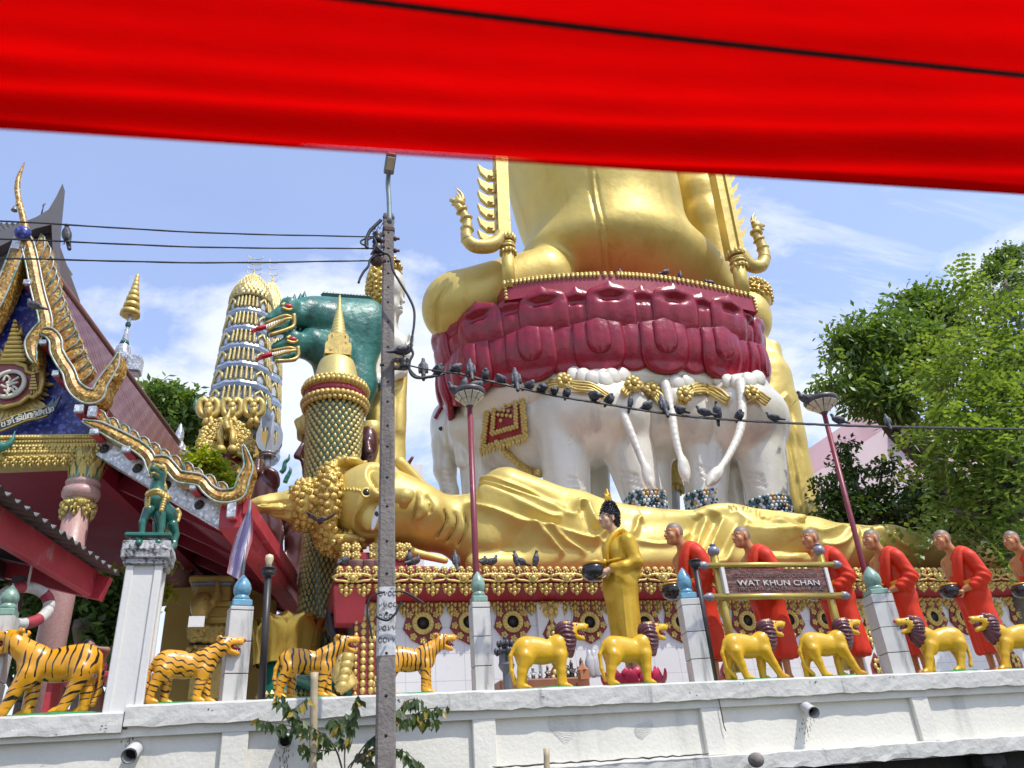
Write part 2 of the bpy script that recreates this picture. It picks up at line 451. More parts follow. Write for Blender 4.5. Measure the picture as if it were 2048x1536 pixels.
eyeb=mat('eye_black',(.01,.01,.012),.15)
pinkc=mat('pink_terrazzo',(.42,.255,.225),.42,0,.10,30,.03,60,(.34,.19,.165),(.45,.65),38)
capm=mat('lotus_capital_gold',(.44,.33,.10),.42,.45,.25,9,.15,30,(.14,.16,.08),(.54,.7),10)
tealm=mat('teal_trim',(.03,.16,.12),.35,0,.2,10,coat=.2)
bluebud=mat('blue_glaze',(.14,.34,.46),.28,0,.18,14,.15,30,(.10,.22,.30),(.5,.7),16,coat=.4)
greenbud=mat('green_glaze',(.22,.36,.28),.32,0,.18,14,.15,30,(.14,.22,.18),(.5,.7),16,coat=.4)
lampred=mat('lamp_maroon',(.20,.025,.04),.4,0,.15,12,0,10,(.28,.16,.16),(.62,.7),20)
lampglass=mat('lamp_glass',(.62,.56,.42),.3,0,.1,9)
bamboo=mat('bamboo',(.44,.36,.22),.55,0,.15,8,.1,30,(.30,.24,.15),(.55,.7),9)
bark=mat('bark',(.13,.105,.085),.9,0,.3,7,.6,24)
def leafmat(name,c1,c2,tr):
    m=bpy.data.materials.new(name); m.use_nodes=True; n=m.node_tree; n.nodes.clear()
    oi=nd(n,'ShaderNodeNewGeometry'); c=mixc(n,oi.outputs['Random Per Island'],c1,c2)
    d=nd(n,'ShaderNodeBsdfPrincipled'); n.links.new(c,d.inputs['Base Color']); d.inputs['Roughness'].default_value=.42
    t=nd(n,'ShaderNodeBsdfTranslucent'); c3=nd(n,'ShaderNodeMix',data_type='RGBA',blend_type='MULTIPLY'); c3.inputs[0].default_value=1; n.links.new(c,c3.inputs[6]); c3.inputs[7].default_value=(1.6,1.5,.5,1); n.links.new(c3.outputs[2],t.inputs[0])
    a=nd(n,'ShaderNodeMixShader'); a.inputs[0].default_value=tr; n.links.new(d.outputs[0],a.inputs[1]); n.links.new(t.outputs[0],a.inputs[2])
    o=nd(n,'ShaderNodeOutputMaterial'); n.links.new(a.outputs[0],o.inputs[0]); return m
leafA=leafmat('leaf_dark',(.07,.14,.035),(.18,.28,.07),.34)
leafB=leafmat('leaf_bright',(.09,.17,.035),(.25,.35,.08),.36)
leafC=leafmat('leaf_deep',(.035,.08,.02),(.09,.16,.035),.28)
leafY=leafmat('leaf_yellow_green',(.22,.34,.02),(.42,.46,.03),.4)
leafS=leafmat('leaf_sapling',(.06,.11,.025),(.22,.22,.03),.3)
# ------------------------------------------------------------------ setting: water, ground, canal wall
waterm=mat('canal_water',(.045,.05,.035),.08,0,.2,.5,.35,1.5)
groundm=mat('courtyard_paving',(.36,.35,.33),.8,0,.12,.6,.1,8)
b=MB(); b.add([(-300,-300,0),(300,-300,0),(300,8.5,0),(-300,8.5,0)],[(0,1,2,3)]); tag(b.build('water',waterm),kind='structure')
b=MB(); b.add([(-1500,8.45,2.2),(1500,8.45,2.2),(1500,2500,2.2),(-1500,2500,2.2)],[(0,1,2,3)]); tag(b.build('ground',groundm),kind='structure')
ZT=2.49; ZC=float(P(1100,1414,7.94)[2]); ZL=float(P(1700,1492,7.9)[2]); ZB=float(P(1700,1522,7.88)[2])
XS=float(P(262,1410,8)[0]); ZT2=float(P(120,1428,7.96)[2]); ZC2=float(P(120,1470,7.94)[2])
wall=empty('canal_wall',(3,8.2,ZB),0,'long pale grey panelled canal wall carrying the tigers and lions','wall')
def sub(b,name,m,par): return inpar(b.build(name,m),par)
b=MB(); b.box((-9+XS/2-4.5+9-4.5,8.24,(ZT2-.06+ZB)/2),((XS+18)/2-.001,.19,(ZT2-.06-ZB)/2)) if False else None
b=MB(); xl=-14.0; xr=30.0
b.box(((xl+XS)/2,8.25,(ZB+ZT2)/2-.03),((XS-xl)/2,.2,(ZT2-ZB)/2-.03)); b.box(((XS+xr)/2+.001,8.25,(ZB+ZT)/2-.03),((xr-XS)/2,.2,(ZT-ZB)/2-.03))
sub(b,'wall_panel',wallm,wall)
b=MB(); pil=[(470,1475,30),(968,1450,30),(1424,1440,34),(1845,1420,34)]
xs=[-6.2,-3.4]+[float(P(px,py,8)[0]) for px,py,_ in pil]+[10.6,13.2,15.8]
zf=float(P(1100,1431,8)[2])
for x in xs:
    w_=.115; b.box((x,8.02,(ZL+zf)/2),(w_,.0285,(zf-ZL)/2),bev=.008)
b.box(((XS+xr)/2,8.02,(zf+ZC)/2+.01),((xr-XS)/2,.03,(ZC-zf)/2+.012)); zf2=float(P(120,1482,8)[2])
b.box(((XS+xl)/2,8.021,(zf2+ZC2)/2+.01),((XS-xl)/2,.03,(ZC2-zf2)/2+.012))
sub(b,'panel_frame',wallm,wall)
def rough_beam(x0,x1,y0,y1,z0,z1,n,amp,seed):
    r=random.Random(seed); V=[]
    for i in range(n+1):
        x=x0+(x1-x0)*i/n
        j=lambda a=1:(r.random()-.5)*amp*a
        V+= [(x,y0+j(),z0+j(1.6)),(x,y0+j(.6),z0+(z1-z0)*.35+j()),(x,y0+j(.6),z1-.02+j()),(x,y0+.018+j(.4),z1+j(.6)),(x,y1,z1+j(.4)),(x,y1,z0)]
    b=MB(); b.grid(V,n+1,6,False,wrap=True); k=len(V); b.f+=[[0,1,2,3,4,5],[k-6,k-5,k-4,k-3,k-2,k-1]]; b.sm+=[False]*2; b.mi+=[0]*2; return b
sub(rough_beam(XS-.03,xr,7.94,8.5,ZC,ZT,260,.012,1),'coping',wallc,wall)
sub(rough_beam(xl,XS-.04,7.95,8.5,ZC2,ZT2,90,.012,2),'coping',wallc,wall)
sub(rough_beam(float(P(985,1530,7.9)[0]),xr,7.885,8.07,ZB-.02,ZL,220,.016,3),'lower_ledge',wallc,wall)
# piles under the wall; a near-black sheet paints the shade behind them
pile_voidm=mat('pile_void_dark',(.035,.033,.03),.9,0,.3,6,.5,14)
b=MB(); b.box((8,8.30,ZB/2-.02),(22,.02,ZB/2)); tag(b.build('void_shade_sheet',pile_voidm),kind='structure')
for px in (1420,1690,1990):
    q=P(px,1525,8.0); b=MB(); b.tube([(q[0],8.1,-.5),(q[0],8.1,ZB-.03)],.13,12); b.box((q[0],8.08,ZB-.1),(.16,.1,.07),bev=.02)
    tag(b.build('wall_pile',pile_voidm),['dark pile under the wall below the first post in monk row','dark pile under the wall right of the sloping drain pipe','dark pile under the wall at its right end'][(px>1500)+(px>1800)],'pile','piles under the canal wall')
# crumbling bricks at the foot
b=MB()
for i in range(7): b.tube([(float(P(1512,1520,7.7)[0])+.02*math.sin(i),7.7,.1+i*.22),(float(P(1512,1520,7.7)[0])+.02*math.sin(i+1),7.7,.3+i*.22)],[.085,.08],9)
b.ell((float(P(1512,1520,7.7)[0]),7.7,float(P(1512,1520,7.7)[2])),(.08,.08,.07)); b.box((float(P(1512,1520,7.7)[0]),7.72,-.3),(.1,.1,.5))
tag(b.build('mooring_stump',conc),'short round weathered mooring stump in front of the wall','post')
# drain pipes
pvc=mat('pipe_white',(.6,.6,.58),.4,0,.1,9,0,9,(.25,.24,.22),(.56,.7),12); pipein=mat('pipe_inside',(.02,.02,.02),.8)
def pipe(px0,py0,px1,py1,r,lab,yo=7.82):
    a=P(px0,py0,8.1); c_=P(px1,py1,yo); root=empty('drain_pipe',a,0,lab,'pipe','drain pipes in the canal wall')
    d=(c_-a); b=MB(); ring=[]
    b.tube([a-d*.2,c_],r,18,cap=False); b.tube([c_,c_-d*.75],r*.86,18,cap=False)
    b.n0=b.n; sub(b,'pipe_tube',pvc,root)
    b=MB(); b.tube([c_-d*.45,c_-d*.5],r*.86,18); sub(b,'pipe_hollow',pipein,root)
    b=MB(); b.tube([c_+d*.002,c_-d*.03],r*1.04,18,cap=False); b.tube([c_+d*.004,c_-d*.03],r*.87,18,cap=False)
    sub(b,'pipe_lip',pvc,root)
pipe(274,1494,258,1512,.062,'white plastic drain pipe below the white pedestal',7.82)
pipe(573,1478,569,1483,.056,'white drain pipe with stained wall under it behind the sapling',7.86)
pipe(1603,1409,1628,1425,.058,'sloping white drain pipe in the wall below the fourth lion',7.78)

# ------------------------------------------------------------------ boat canopy and its rope
cm=bpy.data.materials.new('canopy_red'); cm.use_nodes=True; n=cm.node_tree; n.nodes.clear()
d=nd(n,'ShaderNodeBsdfDiffuse'); d.inputs[0].default_value=(.74,.003,.003,1)
t=nd(n,'ShaderNodeBsdfTranslucent'); t.inputs[0].default_value=(.62,.001,.001,1)
a=nd(n,'ShaderNodeMixShader'); a.inputs[0].default_value=.62
n.links.new(d.outputs[0],a.inputs[1]); n.links.new(t.outputs[0],a.inputs[2]); o=nd(n,'ShaderNodeOutputMaterial'); n.links.new(a.outputs[0],o.inputs[0])
tcn=nd(n,'ShaderNodeTexCoord'); nsn=nd(n,'ShaderNodeTexNoise'); nsn.inputs['Scale'].default_value=5; nsn.inputs['Detail'].default_value=8; nsn.inputs['Roughness'].default_value=.7; mpn=nd(n,'ShaderNodeMapping'); mpn.inputs['Scale'].default_value=(.6,3,1); n.links.new(tcn.outputs['Object'],mpn.inputs[0]); n.links.new(mpn.outputs[0],nsn.inputs['Vector'])
n.links.new(mixc(n,nsn.outputs['Fac'],(.40,.001,.001),(.82,.001,.001)),t.inputs[0])
wvn=nd(n,'ShaderNodeTexNoise'); wvn.inputs['Scale'].default_value=260; bpn=nd(n,'ShaderNodeBump'); bpn.inputs['Strength'].default_value=.35; bpn.inputs['Distance'].default_value=.002; n.links.new(tcn.outputs['Object'],wvn.inputs['Vector']); n.links.new(wvn.outputs['Fac'],bpn.inputs['Height']); n.links.new(bpn.outputs[0],d.inputs['Normal']); n.links.new(bpn.outputs[0],t.inputs['Normal'])
zE=1.5+.95
eL=Pz(0,250,zE); eR=Pz(2048,383,zE); ed=(eR-eL)/np.linalg.norm(eR-eL); eb=np.array([ed[1],-ed[0],0]); 
if eb[1]>0: eb=-eb
V=[];NU=240;NV=120
rr_=random.Random(3); ph=[rr_.random()*6 for _ in range(6)]
def csurf(u,v):
    p=eL+ed*u+eb*v
    return p+np.array([0,0,cz(u,v)-cz(u,0.0)])
def cz(u,v):
    z=.0
    vv=v+.012*math.sin(u*1.3+ph[0])-.03*u
    # pleats that run with the edge, deeper where the cloth is gathered over the first hoop
    z+=.013*math.sin((vv-.03)*2*math.pi/.085+.35*math.sin(u*.8))*math.exp(-((v-.05)/.07)**2)+.020*math.sin((vv-.0)*2*math.pi/.20+.4*math.sin(u*.8))*math.exp(-((v-.20)/.2)**2)
    z+=.012*math.sin(vv*2*math.pi/.21+ph[1]+.5*u)+.006*math.sin(vv*2*math.pi/.06+ph[2]+.9*u)*math.exp(-v/.3)
    z+=.16*(1-math.exp(-v/.9))
    z+=.010*math.sin(u*2.1+ph[3])*math.sin(v*6)
    return z
L_=np.linalg.norm(eR-eL)
for i in range(NU):
    for j in range(NV): V.append(csurf(-3.6+(L_+7.2)*i/(NU-1),2.6*(j/(NV-1))**1.8))
can=MB(); can.grid(V,NU,NV); canopy=tag(can.build('boat_canopy',cm),'taut red cloth boat canopy overhead with soft pleats','canopy')
# doubled hem turned over along the edge
b=MB(); hv=[]
for i in range(NU):
    u=-3.6+(L_+7.2)*i/(NU-1)
    for (v,dz) in((.0,-.001),(-.003,-.003),(-.002,-.007),(.003,-.006),(.008,-.004),(.013,-.003)): 
        q=csurf(u,max(v,0)); q=q+eb*min(v,0)+np.array([0,0,dz]); hv.append(q)
b.grid(hv,NU,6); h=b.build('hem',cm); inpar(h,canopy)
b=MB()
pts=[]
for k in range(400):
    px=560+(2300-560)*k/399
    s=(px-700)/(2048-700); py=-2+152*s+5*math.sin(s*3)
    q=Pz(px,py,zE)
    for _ in range(8): q=Pz(px,py,csurf((q-eL)@ed,max(0,(q-eL)@eb))[2]-.012)
    pts.append(q)
# braided cord: two strands wound round each other just beneath the cloth
for phs in(0,math.pi*2/3,math.pi*4/3):
    pp=[]
    for k,q in enumerate(pts):
        uu=(q-eL)@ed; vv=(q-eL)@eb; zz=csurf(uu,max(vv,0))[2]-.012
        a_=k*.9+phs; pp.append(np.array([q[0],q[1],0])+np.array([0,0,zz])+eb*math.cos(a_)*.0022+np.array([0,0,math.sin(a_)*.0022]))
    b.tube(pp,.0030,6)
tag(b.build('cord',blackm),'black braided cord slung under the red canopy','cord')

# ------------------------------------------------------------------ tile-clad gate posts with lotus buds
def bud(b,c,r,h,n=28):
    # overlapping pointed petals in relief on a bud
    V=[];m=22
    for i in range(m+1):
        t=i/m; pr=r*(math.sin(math.pi*min(1,.18+t*.82))**.8 if t<.98 else .02)*(1-.18*t)
        for j in range(n):
            a=2*math.pi*j/n; k=6
            e=0
            for row in range(4):
                ce=((a/(2*math.pi)*k+row*.5)%1)-.5; top=.28+.2*row-abs(ce)*.34
                if t<top: e=.085*(1-row*.1)*(1 if row==0 else 1)-row*.02+.02; break
            V.append((c[0]+(pr*(1+e))*math.cos(a),c[1]+(pr*(1+e))*math.sin(a),c[2]+h*t))
    b.grid(V,m+1,n,True,wrap=True)
def gate_post(pxT,pyT,pxB,pyB,Y,wpx,glz,lab,budh=48,ztop=None,rz=0,seed=0):
    T=P(pxT,pyT,Y); B=P(pxB,pyB,Y); w_=m_(wpx,T)/2
    root=empty('gate_post',(B[0],Y,ZT-.02),rz,lab,'post','tiled posts with lotus buds along the wall')
    zt=T[2]-root.location.z
    b=MB(); r=random.Random(seed); z=0
    hs=[]
    while z<zt-.02:
        h=min(.30,zt-z); hs.append((z,h)); z+=h
    for z,h in hs:                      # four marble slabs a course with open joints
        for sx,sy in((1,0),(-1,0),(0,1),(0,-1)):
            j=(r.random()-.5)*.004
            if sx: b.box((sx*(w_-.012+j),0,z+h/2),(.012,w_-.026,h/2-.004),bev=.004)
            else: b.box((0,sy*(w_-.012+j),z+h/2),(w_-.001,.012,h/2-.004),bev=.004)
    b.build('tile_cladding',marb,root)
    b=MB(); b.box((0,0,zt/2),(w_-.02,w_-.02,zt/2-.001)); b.build('core',conc,root)
    b=MB(); b.box((0,0,zt+.035),(w_*.86,w_*.86,.035),bev=.012); b.lathe([(w_*.7,0),(w_*.78,.015),(w_*.66,.04),(w_*.62,.05)],(0,0,zt+.07),20); nk=b.build('bud_collar',glz,root)
    b=MB(); bh=m_(budh,T); bud(b,(0,0,zt+.115),w_*.80,bh); b.build('lotus_bud',glz,root)
    return root
gate_post(494,1216,465,1392,8.38,44,bluebud,'tiled post with a blue lotus bud right of the second tiger',44,rz=R_(12),seed=1)
gate_post(962,1207,966,1374,8.38,36,greenbud,'stained tiled post with a green bud in front of a street lamp',44,seed=2)
gate_post(1377,1200,1402,1356,8.38,38,bluebud,'stained tiled post with a blue bud left of the name board',46,rz=R_(-12),seed=3)
gate_post(1757,1192,1796,1340,8.38,44,greenbud,'leaning-looking tiled post with a green bud left of a lion facing left',42,rz=R_(-14),seed=4)
gate_post(-12,1235,-28,1400,8.38,44,greenbud,'tiled post with grey bud behind the left-facing tiger',40,seed=5)

# ------------------------------------------------------------------ white pedestal of the green beast
pb=P(222,1440,8.12); ptp=P(300,1128,8.12)
PEDC=np.array([float((P(205,1435,8.0)[0]+P(250,1435,8.0)[0])/2)+.12,8.16,0])
zt=float(P(290,1130,8.0)[2]); ped=empty('pedestal',(PEDC[0],8.22,ZT2-.05),R_(0),'tall white plastered pedestal under the green lion','pedestal')
wL=float(P(205,1380,7.99)[0]); wR=float(P(262,1380,7.99)[0]); 
wL=float(P(244,1180,7.99)[0]); wR=float(P(318,1180,7.99)[0]); hw=(wR-wL)/2; xc=(wL+wR)/2; ped.location.x=xc; ped.location.y=7.99+hw
b=MB(); H_=zt-ped.location.z
b.box((0,0,H_/2),(hw-.02,hw-.02,H_/2)); 
for sx in(-1,1):
    for sy in(-1,1): b.box((sx*(hw-.035),sy*(hw-.035),H_/2),(.035,.035,H_/2-.001),bev=.008)
b.build('shaft',white,ped)
b=MB(); capst=mat('pedestal_cap_stone',(.42,.42,.41),.7,0,.2,12,.5,30,(.07,.07,.07),(.48,.6),16)
b.box((0,0,H_+.03),(hw+.03,hw+.03,.03),bev=.01); b.box((0,0,H_+.14),(hw+.055,hw+.055,.085),bev=.01); b.box((0,0,H_+.25),(hw+.015,hw+.015,.03),bev=.01)
for s in(-1,1):                                     # lozenge relief round the band
    for k in range(7):
        for ax_ in(0,1):
            t=(k-3)*(hw*2/7.0)
            c_=(t,s*(hw+.055),H_+.14) if ax_==0 else (s*(hw+.055),t,H_+.14)
            d_=.07; A=[(t-d_,0),(t,-d_),(t+d_,0),(t,d_)]
            V=[(q[0],c_[1],H_+.14+q[1]) if ax_==0 else (c_[0],q[0],H_+.14+q[1]) for q in A]
            V.append((t,c_[1]+s*.02,H_+.14) if ax_==0 else (c_[0]+s*.02,t,H_+.14))
            b.add(V,[(0,1,4),(1,2,4),(2,3,4),(3,0,4)])
b.build('cap',capst,ped)
PED_TOP=ped.location.z+H_+.28

# scrapes, a long crack and comb marks of mended render on the wall
crk=mat('wall_crack',(.06,.06,.058),.9); r=random.Random(21)
b=MB(); b.tube([P(x,y+r.uniform(-1.6,1.6),7.868) for x,y in [(985+12*k,1535-.062*12*k) for k in range(37)]],[.004+.006*r.random() for _ in range(37)],5); inpar(b.build('crack',crk),wall)
for (cx_,cy_,w_,tilt) in ((1122,1462,30,.5),(1287,1462,21,-.35)):
    b=MB()
    for k in range(15):
        t=(k-7)/7; 
        L_=math.sqrt(max(.05,1-t*t)); pts=[(cx_+w_*(t*.25*tilt+s*L_),cy_+w_*(t*.8-.30*s*s+s*tilt*.5)) for s in np.linspace(-.9,.9,9)]
        b.tube([P(x+r.uniform(-.5,.5),y+r.uniform(-.5,.5),8.0505) for x,y in pts],.0036,4)
    inpar(b.build('comb_mark',mat('wall_scratch',(.56,.555,.50),.8,0,.2,9)),wall)
b=MB()
for k in range(12):
    px=r.uniform(20,2040); py=float(np.interp(px,[0,262,300,2048],[1470,1456,1428,1352]))+r.uniform(-14,8); q=P(px,py,7.938); n_=r.randint(2,4)
    for j in range(n_): b.ell(q+np.array([r.uniform(-.05,.05),0,r.uniform(-.02,.02)]),(r.uniform(.003,.012),.003,r.uniform(.002,.006)),6,4)
for (px,py) in ((571,1500),(1610,1440),(262,1480)):
    for j in range(34): b.ell(P(px+r.gauss(0,8),py+abs(r.gauss(0,26))-4,8.049),(r.uniform(.0015,.004),.002,r.uniform(.004,.02)),5,4)
inpar(b.build('mould_specks',crk),wall)
# ------------------------------------------------------------------ tigers and lions on the coping
def stripes(m,wavy=0,seed=0,fx=15,th=.50):
    def fn(n,t,out):
        LK=n.links.new; s=nd(n,'ShaderNodeSeparateXYZ'); LK(t.outputs['Object'],s.inputs[0])
        n1=nd(n,'ShaderNodeTexNoise'); n1.inputs['Scale'].default_value=5.5+seed*.4; n1.inputs['Detail'].default_value=1.5
        mp=nd(n,'ShaderNodeMapping'); mp.inputs['Location'].default_value=(seed*3.1,seed*1.7,0); LK(t.outputs['Object'],mp.inputs[0]); LK(mp.outputs[0],n1.inputs['Vector'])
        dist=mathn(n,'MULTIPLY',mathn(n,'SUBTRACT',n1.outputs['Fac'],.5),1.5)
        body=mathn(n,'ADD',mathn(n,'MULTIPLY',s.outputs[0],fx),dist)
        if wavy: body=mathn(n,'ADD',mathn(n,'ADD',mathn(n,'MULTIPLY',s.outputs[2],16),mathn(n,'MULTIPLY',s.outputs[0],6)),mathn(n,'MULTIPLY',mathn(n,'SINE',mathn(n,'MULTIPLY',s.outputs[0],62)),.16))
        leg=mathn(n,'ADD',mathn(n,'ADD',mathn(n,'MULTIPLY',s.outputs[2],18),mathn(n,'MULTIPLY',s.outputs[0],7)),mathn(n,'MULTIPLY',dist,1.3))
        fl=sstep(n,s.outputs[2],.22,.30)
        mm=nd(n,'ShaderNodeMix',data_type='FLOAT'); LK(fl,mm.inputs[0])
        sa=mathn(n,'SINE',mathn(n,'MULTIPLY',leg,6.283)); sb=mathn(n,'SINE',mathn(n,'MULTIPLY',body,6.283))
        LK(sa,mm.inputs[2]); LK(sb,mm.inputs[3])
        n2=nd(n,'ShaderNodeTexNoise'); n2.inputs['Scale'].default_value=7 if not wavy else 9; n2.inputs['Detail'].default_value=2
        mp2=nd(n,'ShaderNodeMapping'); mp2.inputs['Location'].default_value=(9+seed,4,2); mp2.inputs['Scale'].default_value=(1.4,1,.8); LK(t.outputs['Object'],mp2.inputs[0]); LK(mp2.outputs[0],n2.inputs['Vector'])
        thr=mathn(n,'ADD',th-.62,mathn(n,'MULTIPLY',n2.outputs['Fac'],1.9))
        f=sstep(n,mathn(n,'SUBTRACT',mm.outputs[0],thr),-.30,-.16)
        # the face and the paws stay plain
        f=mathn(n,'MULTIPLY',f,sstep(n,s.outputs[0],.47,.40)) if False else mathn(n,'MULTIPLY',f,mathn(n,'SUBTRACT',1.0,sstep(n,s.outputs[0],.40,.46)))
        f=mathn(n,'MULTIPLY',f,sstep(n,s.outputs[2],.05,.075))
        bl=mathn(n,'SUBTRACT',1.0,f)
        return mixc(n,f,out,(.012,.008,.006))
    return setcol(m,fn)
def catprims(u,x0,z0,hx,legs,rump,tail,lion):
    "picture units u per metre; x forward, z up from the feet"
    def q(x,z,y=0): return np.array([(x-x0)/u,y/u,(z0-z)/u])
    def e(x,z,y,rx,ry,rz,k=None,rot=None): return ell(q(x,z,y),(rx/u,ry/u,rz/u),rot,k)
    return q,e
def make_cat(kind,variant):
    u=600.; pr=[]
    def q(x,z,y=0): return np.array([x/u,y/u,z/u])
    def e(x,z,y,rx,ry,rz,k=None,ry_=0): return ell(q(x,z,y),(rx/u,ry/u,rz/u),rotm(0,ry_,0) if ry_ else None,k)
    def ch(pts,rad,k=None,y=0): return chain([q(a,b_,y if len(p)<3 else p[2]) for p in pts for a,b_ in [p[:2]]],[r/u for r in rad],k)
    lion=kind=='lion'
    # trunk: x from -160 (rump) to 160 (chest)
    pr+=[e(-105,232,0,82,60,86,.03),e(0,222,0,130,58,78,.04),e(105,232,0,82,56,84,.03),e(-60,255,0,110,48,62,.03)]
    pr+=[e(-112,205,-32,55,34,86,.03),e(-112,205,32,55,34,86,.03),e(108,205,-34,46,28,86,.03),e(108,205,34,46,28,86,.03)]
    pr+=[cap(q(115,265),q(195,318),62/u,50/u,.03)]
    hx,hz=(222,350)
    if lion: hx,hz=205,352
    pr+=[e(hx,hz,0,50,45,48,.03),cap(q(hx+30,hz+12),q(hx+100,hz+22),33/u,23/u,.02),cap(q(hx+85,hz+16,-14),q(hx+100,hz+8,-12),16/u,14/u,.015),cap(q(hx+85,hz+16,14),q(hx+100,hz+8,12),16/u,14/u,.015)]
    pr+=[cap(q(hx+18,hz-32),q(hx+84,hz-56),26/u,15/u,.02)]
    for s in(-1,1):
        pr+=[e(hx-34,hz+36,s*36,20,9,17,.012),cap(q(hx+12,hz+36,s*22),q(hx+44,hz+36,s*18),10/u,7/u,.012),e(hx-6,hz-18,s*36,26,16,34,.02)]
        pr+=[cap(q(hx+62,hz+6,s*20),q(hx+90,hz+2,s*18),7/u,6/u,.012)]
    pr+=[ell(q(hx+62,hz-18),(52/u,22/u,15/u),rotm(0,14,0),.012,True)]
    # legs: list of (y, hip pts)
    L_={'A':dict(hn=[(-120,190),(-160,105),(-178,28)],hf=[(-105,190),(-92,100),(-95,26)],fn=[(110,190),(98,100),(84,28)],ff=[(128,190),(135,100),(150,26)]),
        'B':dict(hn=[(-125,190),(-150,100),(-165,28)],hf=[(-105,190),(-125,100),(-125,26)],fn=[(112,190),(108,100),(98,28)],ff=[(125,190),(132,100),(142,26)]),
        'C':dict(hn=[(-118,190),(-95,110),(-72,28)],hf=[(-125,190),(-160,105),(-168,26)],fn=[(112,190),(150,105),(188,28)],ff=[(110,190),(98,100),(92,26)]),
        'D':dict(hn=[(-118,190),(-132,100),(-128,28)],hf=[(-115,190),(-95,110),(-60,26)],fn=[(118,190),(108,100),(112,28)],ff=[(122,190),(160,105),(190,26)])}[variant]
    for key,pts in L_.items():
        y=(-36 if key[1]=='n' else 36); rr=[46,29,23] if key[0]=='h' else [40,29,24]
        pr+=ch(pts,rr,.02,y)
        fx,fz=pts[-1]
        pr+=[cap(q(fx+2,20,y),q(fx+34,16,y),20/u,17/u,.015)]
        for t in(-1,0,1): pr+=[cap(q(fx+30,15,y+t*11),q(fx+50,11,y+t*13),10.5/u,9/u,.006)]
    tp={'A':[(-168,262),(-200,190),(-205,130),(-190,60)],'B':[(-172,262),(-208,200),(-208,110),(-186,38)],'C':[(-172,262),(-206,190),(-190,90),(-140,26)],'D':[(-170,262),(-192,180),(-196,100),(-176,40)]}[variant]
    pr+=ch([(a,b_,-6) for a,b_ in tp],[15,13,12,13 if not lion else 15],.015)
    V=sdf(pr,.0105,.03,1)
    return V,q,hx,hz
def cat_parts(root,kind,variant,bm,red):
    VF,q,hx,hz=make_cat(kind,variant); u=600.
    skin('body',VF,bm,root)
    b=MB(); b.ell(q(hx+60,hz-20),(44/u,19/u,14/u),10,6,rotm(0,14,0)); b.build('mouth',mouthm,root)
    b=MB()
    for s in(-1,1):
        for x,z,h in((96,2,17),(78,-4,9),(62,-6,8)): b.lathe([(5.5/u,0),(3.5/u,-h*.55/u),(0,-h/u)],q(hx+x,hz+z,s*13),8)
        for x,z,h in((80,-46,15),(66,-40,8),(52,-36,8)): b.lathe([(5/u,0),(3/u,h*.55/u),(0,h/u)],q(hx+x,hz+z,s*10),8)
    b.build('teeth',toothm,root)
    b=MB(); b.ell(q(hx+119,hz+25),(11/u,16/u,13/u),10,6); b.build('nose',nosem if red else bm,root)
    for s in(-1,1):
        b=MB(); b.ell(q(hx+34,hz+30,s*27),(11/u,5/u,8/u),10,6); o=b.build('eye',eyew,root); b=MB(); b.ell(q(hx+37,hz+30,s*31),(5/u,3/u,5/u),8,5); b.build('pupil',eyeb,o)
    if kind=='lion':
        pr=[ell(q(172,322),(62/u,70/u,88/u),rotm(0,-22,0),.03),ell(q(165,262,0),(52/u,58/u,72/u),rotm(0,-20,0),.04),cap(q(185,235),q(196,196),34/u,12/u,.04),ell(q(195,372),(36/u,52/u,40/u),None,.03)]
        V,F=sdf(pr,.010,.03,1); N=normals(V,F)
        a=np.arctan2(V[:,1],V[:,2]-.52); tt=(V[:,0]*1.0-V[:,2]*.4)
        rid=np.sin(a*17+np.sin(V[:,2]*30)*1.2+V[:,0]*16)
        V=V+N*(rid*.007)[:,None]
        skin('mane',(V,F),mane,root)
    r=random.Random(variant+kind); b=MB(); A=[]
    for i in range(26):
        a=2*math.pi*i/26; A.append((.34*math.cos(a)*(1+.12*r.random()),.095*math.sin(a)*(1+.2*r.random()),0.012))
    b.prism(A,(0,0,-.04)); b.build('base',basegr,root)
tg=[]
for i,(wv,sd,fx,th) in enumerate([(0,1,17,.62),(1,2,12,.58),(0,3,16,.58),(0,4,20,.56)]):
    m=mat('tiger_coat',(.70,.32,.008),.34,0,.10,5,.14,20,(.70,.36,.02),(.5,.7),3,coat=.25); stripes(m,wv,sd,fx,th); tg.append(m)
def place_cat(root,px,py,size,flip=False,dy=0,yaw=0):
    q=P(px,py,8.16+dy); root.location=(q[0],8.16+dy,(ZT if px>262 else ZT2)+.012)
    root.rotation_euler=(0,0,(math.pi if flip else 0)+R_(yaw)); root.scale=(size,size,size)
tl=['large tiger statue facing left beside the white pedestal','tiger statue with zigzag stripes right of the white pedestal','tiger statue with a red nose above the bamboo stake','tiger statue partly hidden behind the concrete utility pole']
for i,(px,py,sz,fl,va) in enumerate([(104,1408,1.13,True,'D'),(362,1392,.90,False,'A'),(612,1380,.88,False,'A'),(818,1373,.87,False,'B')]):
    r_=empty('tiger_statue',(0,0,0),0,tl[i],'tiger statue','painted tiger statues on the wall'); cat_parts(r_,'tiger',va,tg[i],i<3); place_cat(r_,px,py,sz,fl,yaw=-6 if fl else (4,6,4,2)[i])
lionA=empty('lion_statue',(0,0,0),0,'yellow lion statue in front of the grey incense tower','lion statue','painted lion statues on the wall'); cat_parts(lionA,'lion','B',yel,False); place_cat(lionA,1088,1362,1.0)
c=copy_tree(lionA); place_cat(c,1262,1355,.97,yaw=2); c['label']='yellow lion statue at the foot of the tall golden monk'
lionC=empty('lion_statue',(0,0,0),0,'yellow lion statue right of the leaning black post','lion statue','painted lion statues on the wall'); cat_parts(lionC,'lion','C',yel,False); place_cat(lionC,1506,1347,.97,yaw=-3)
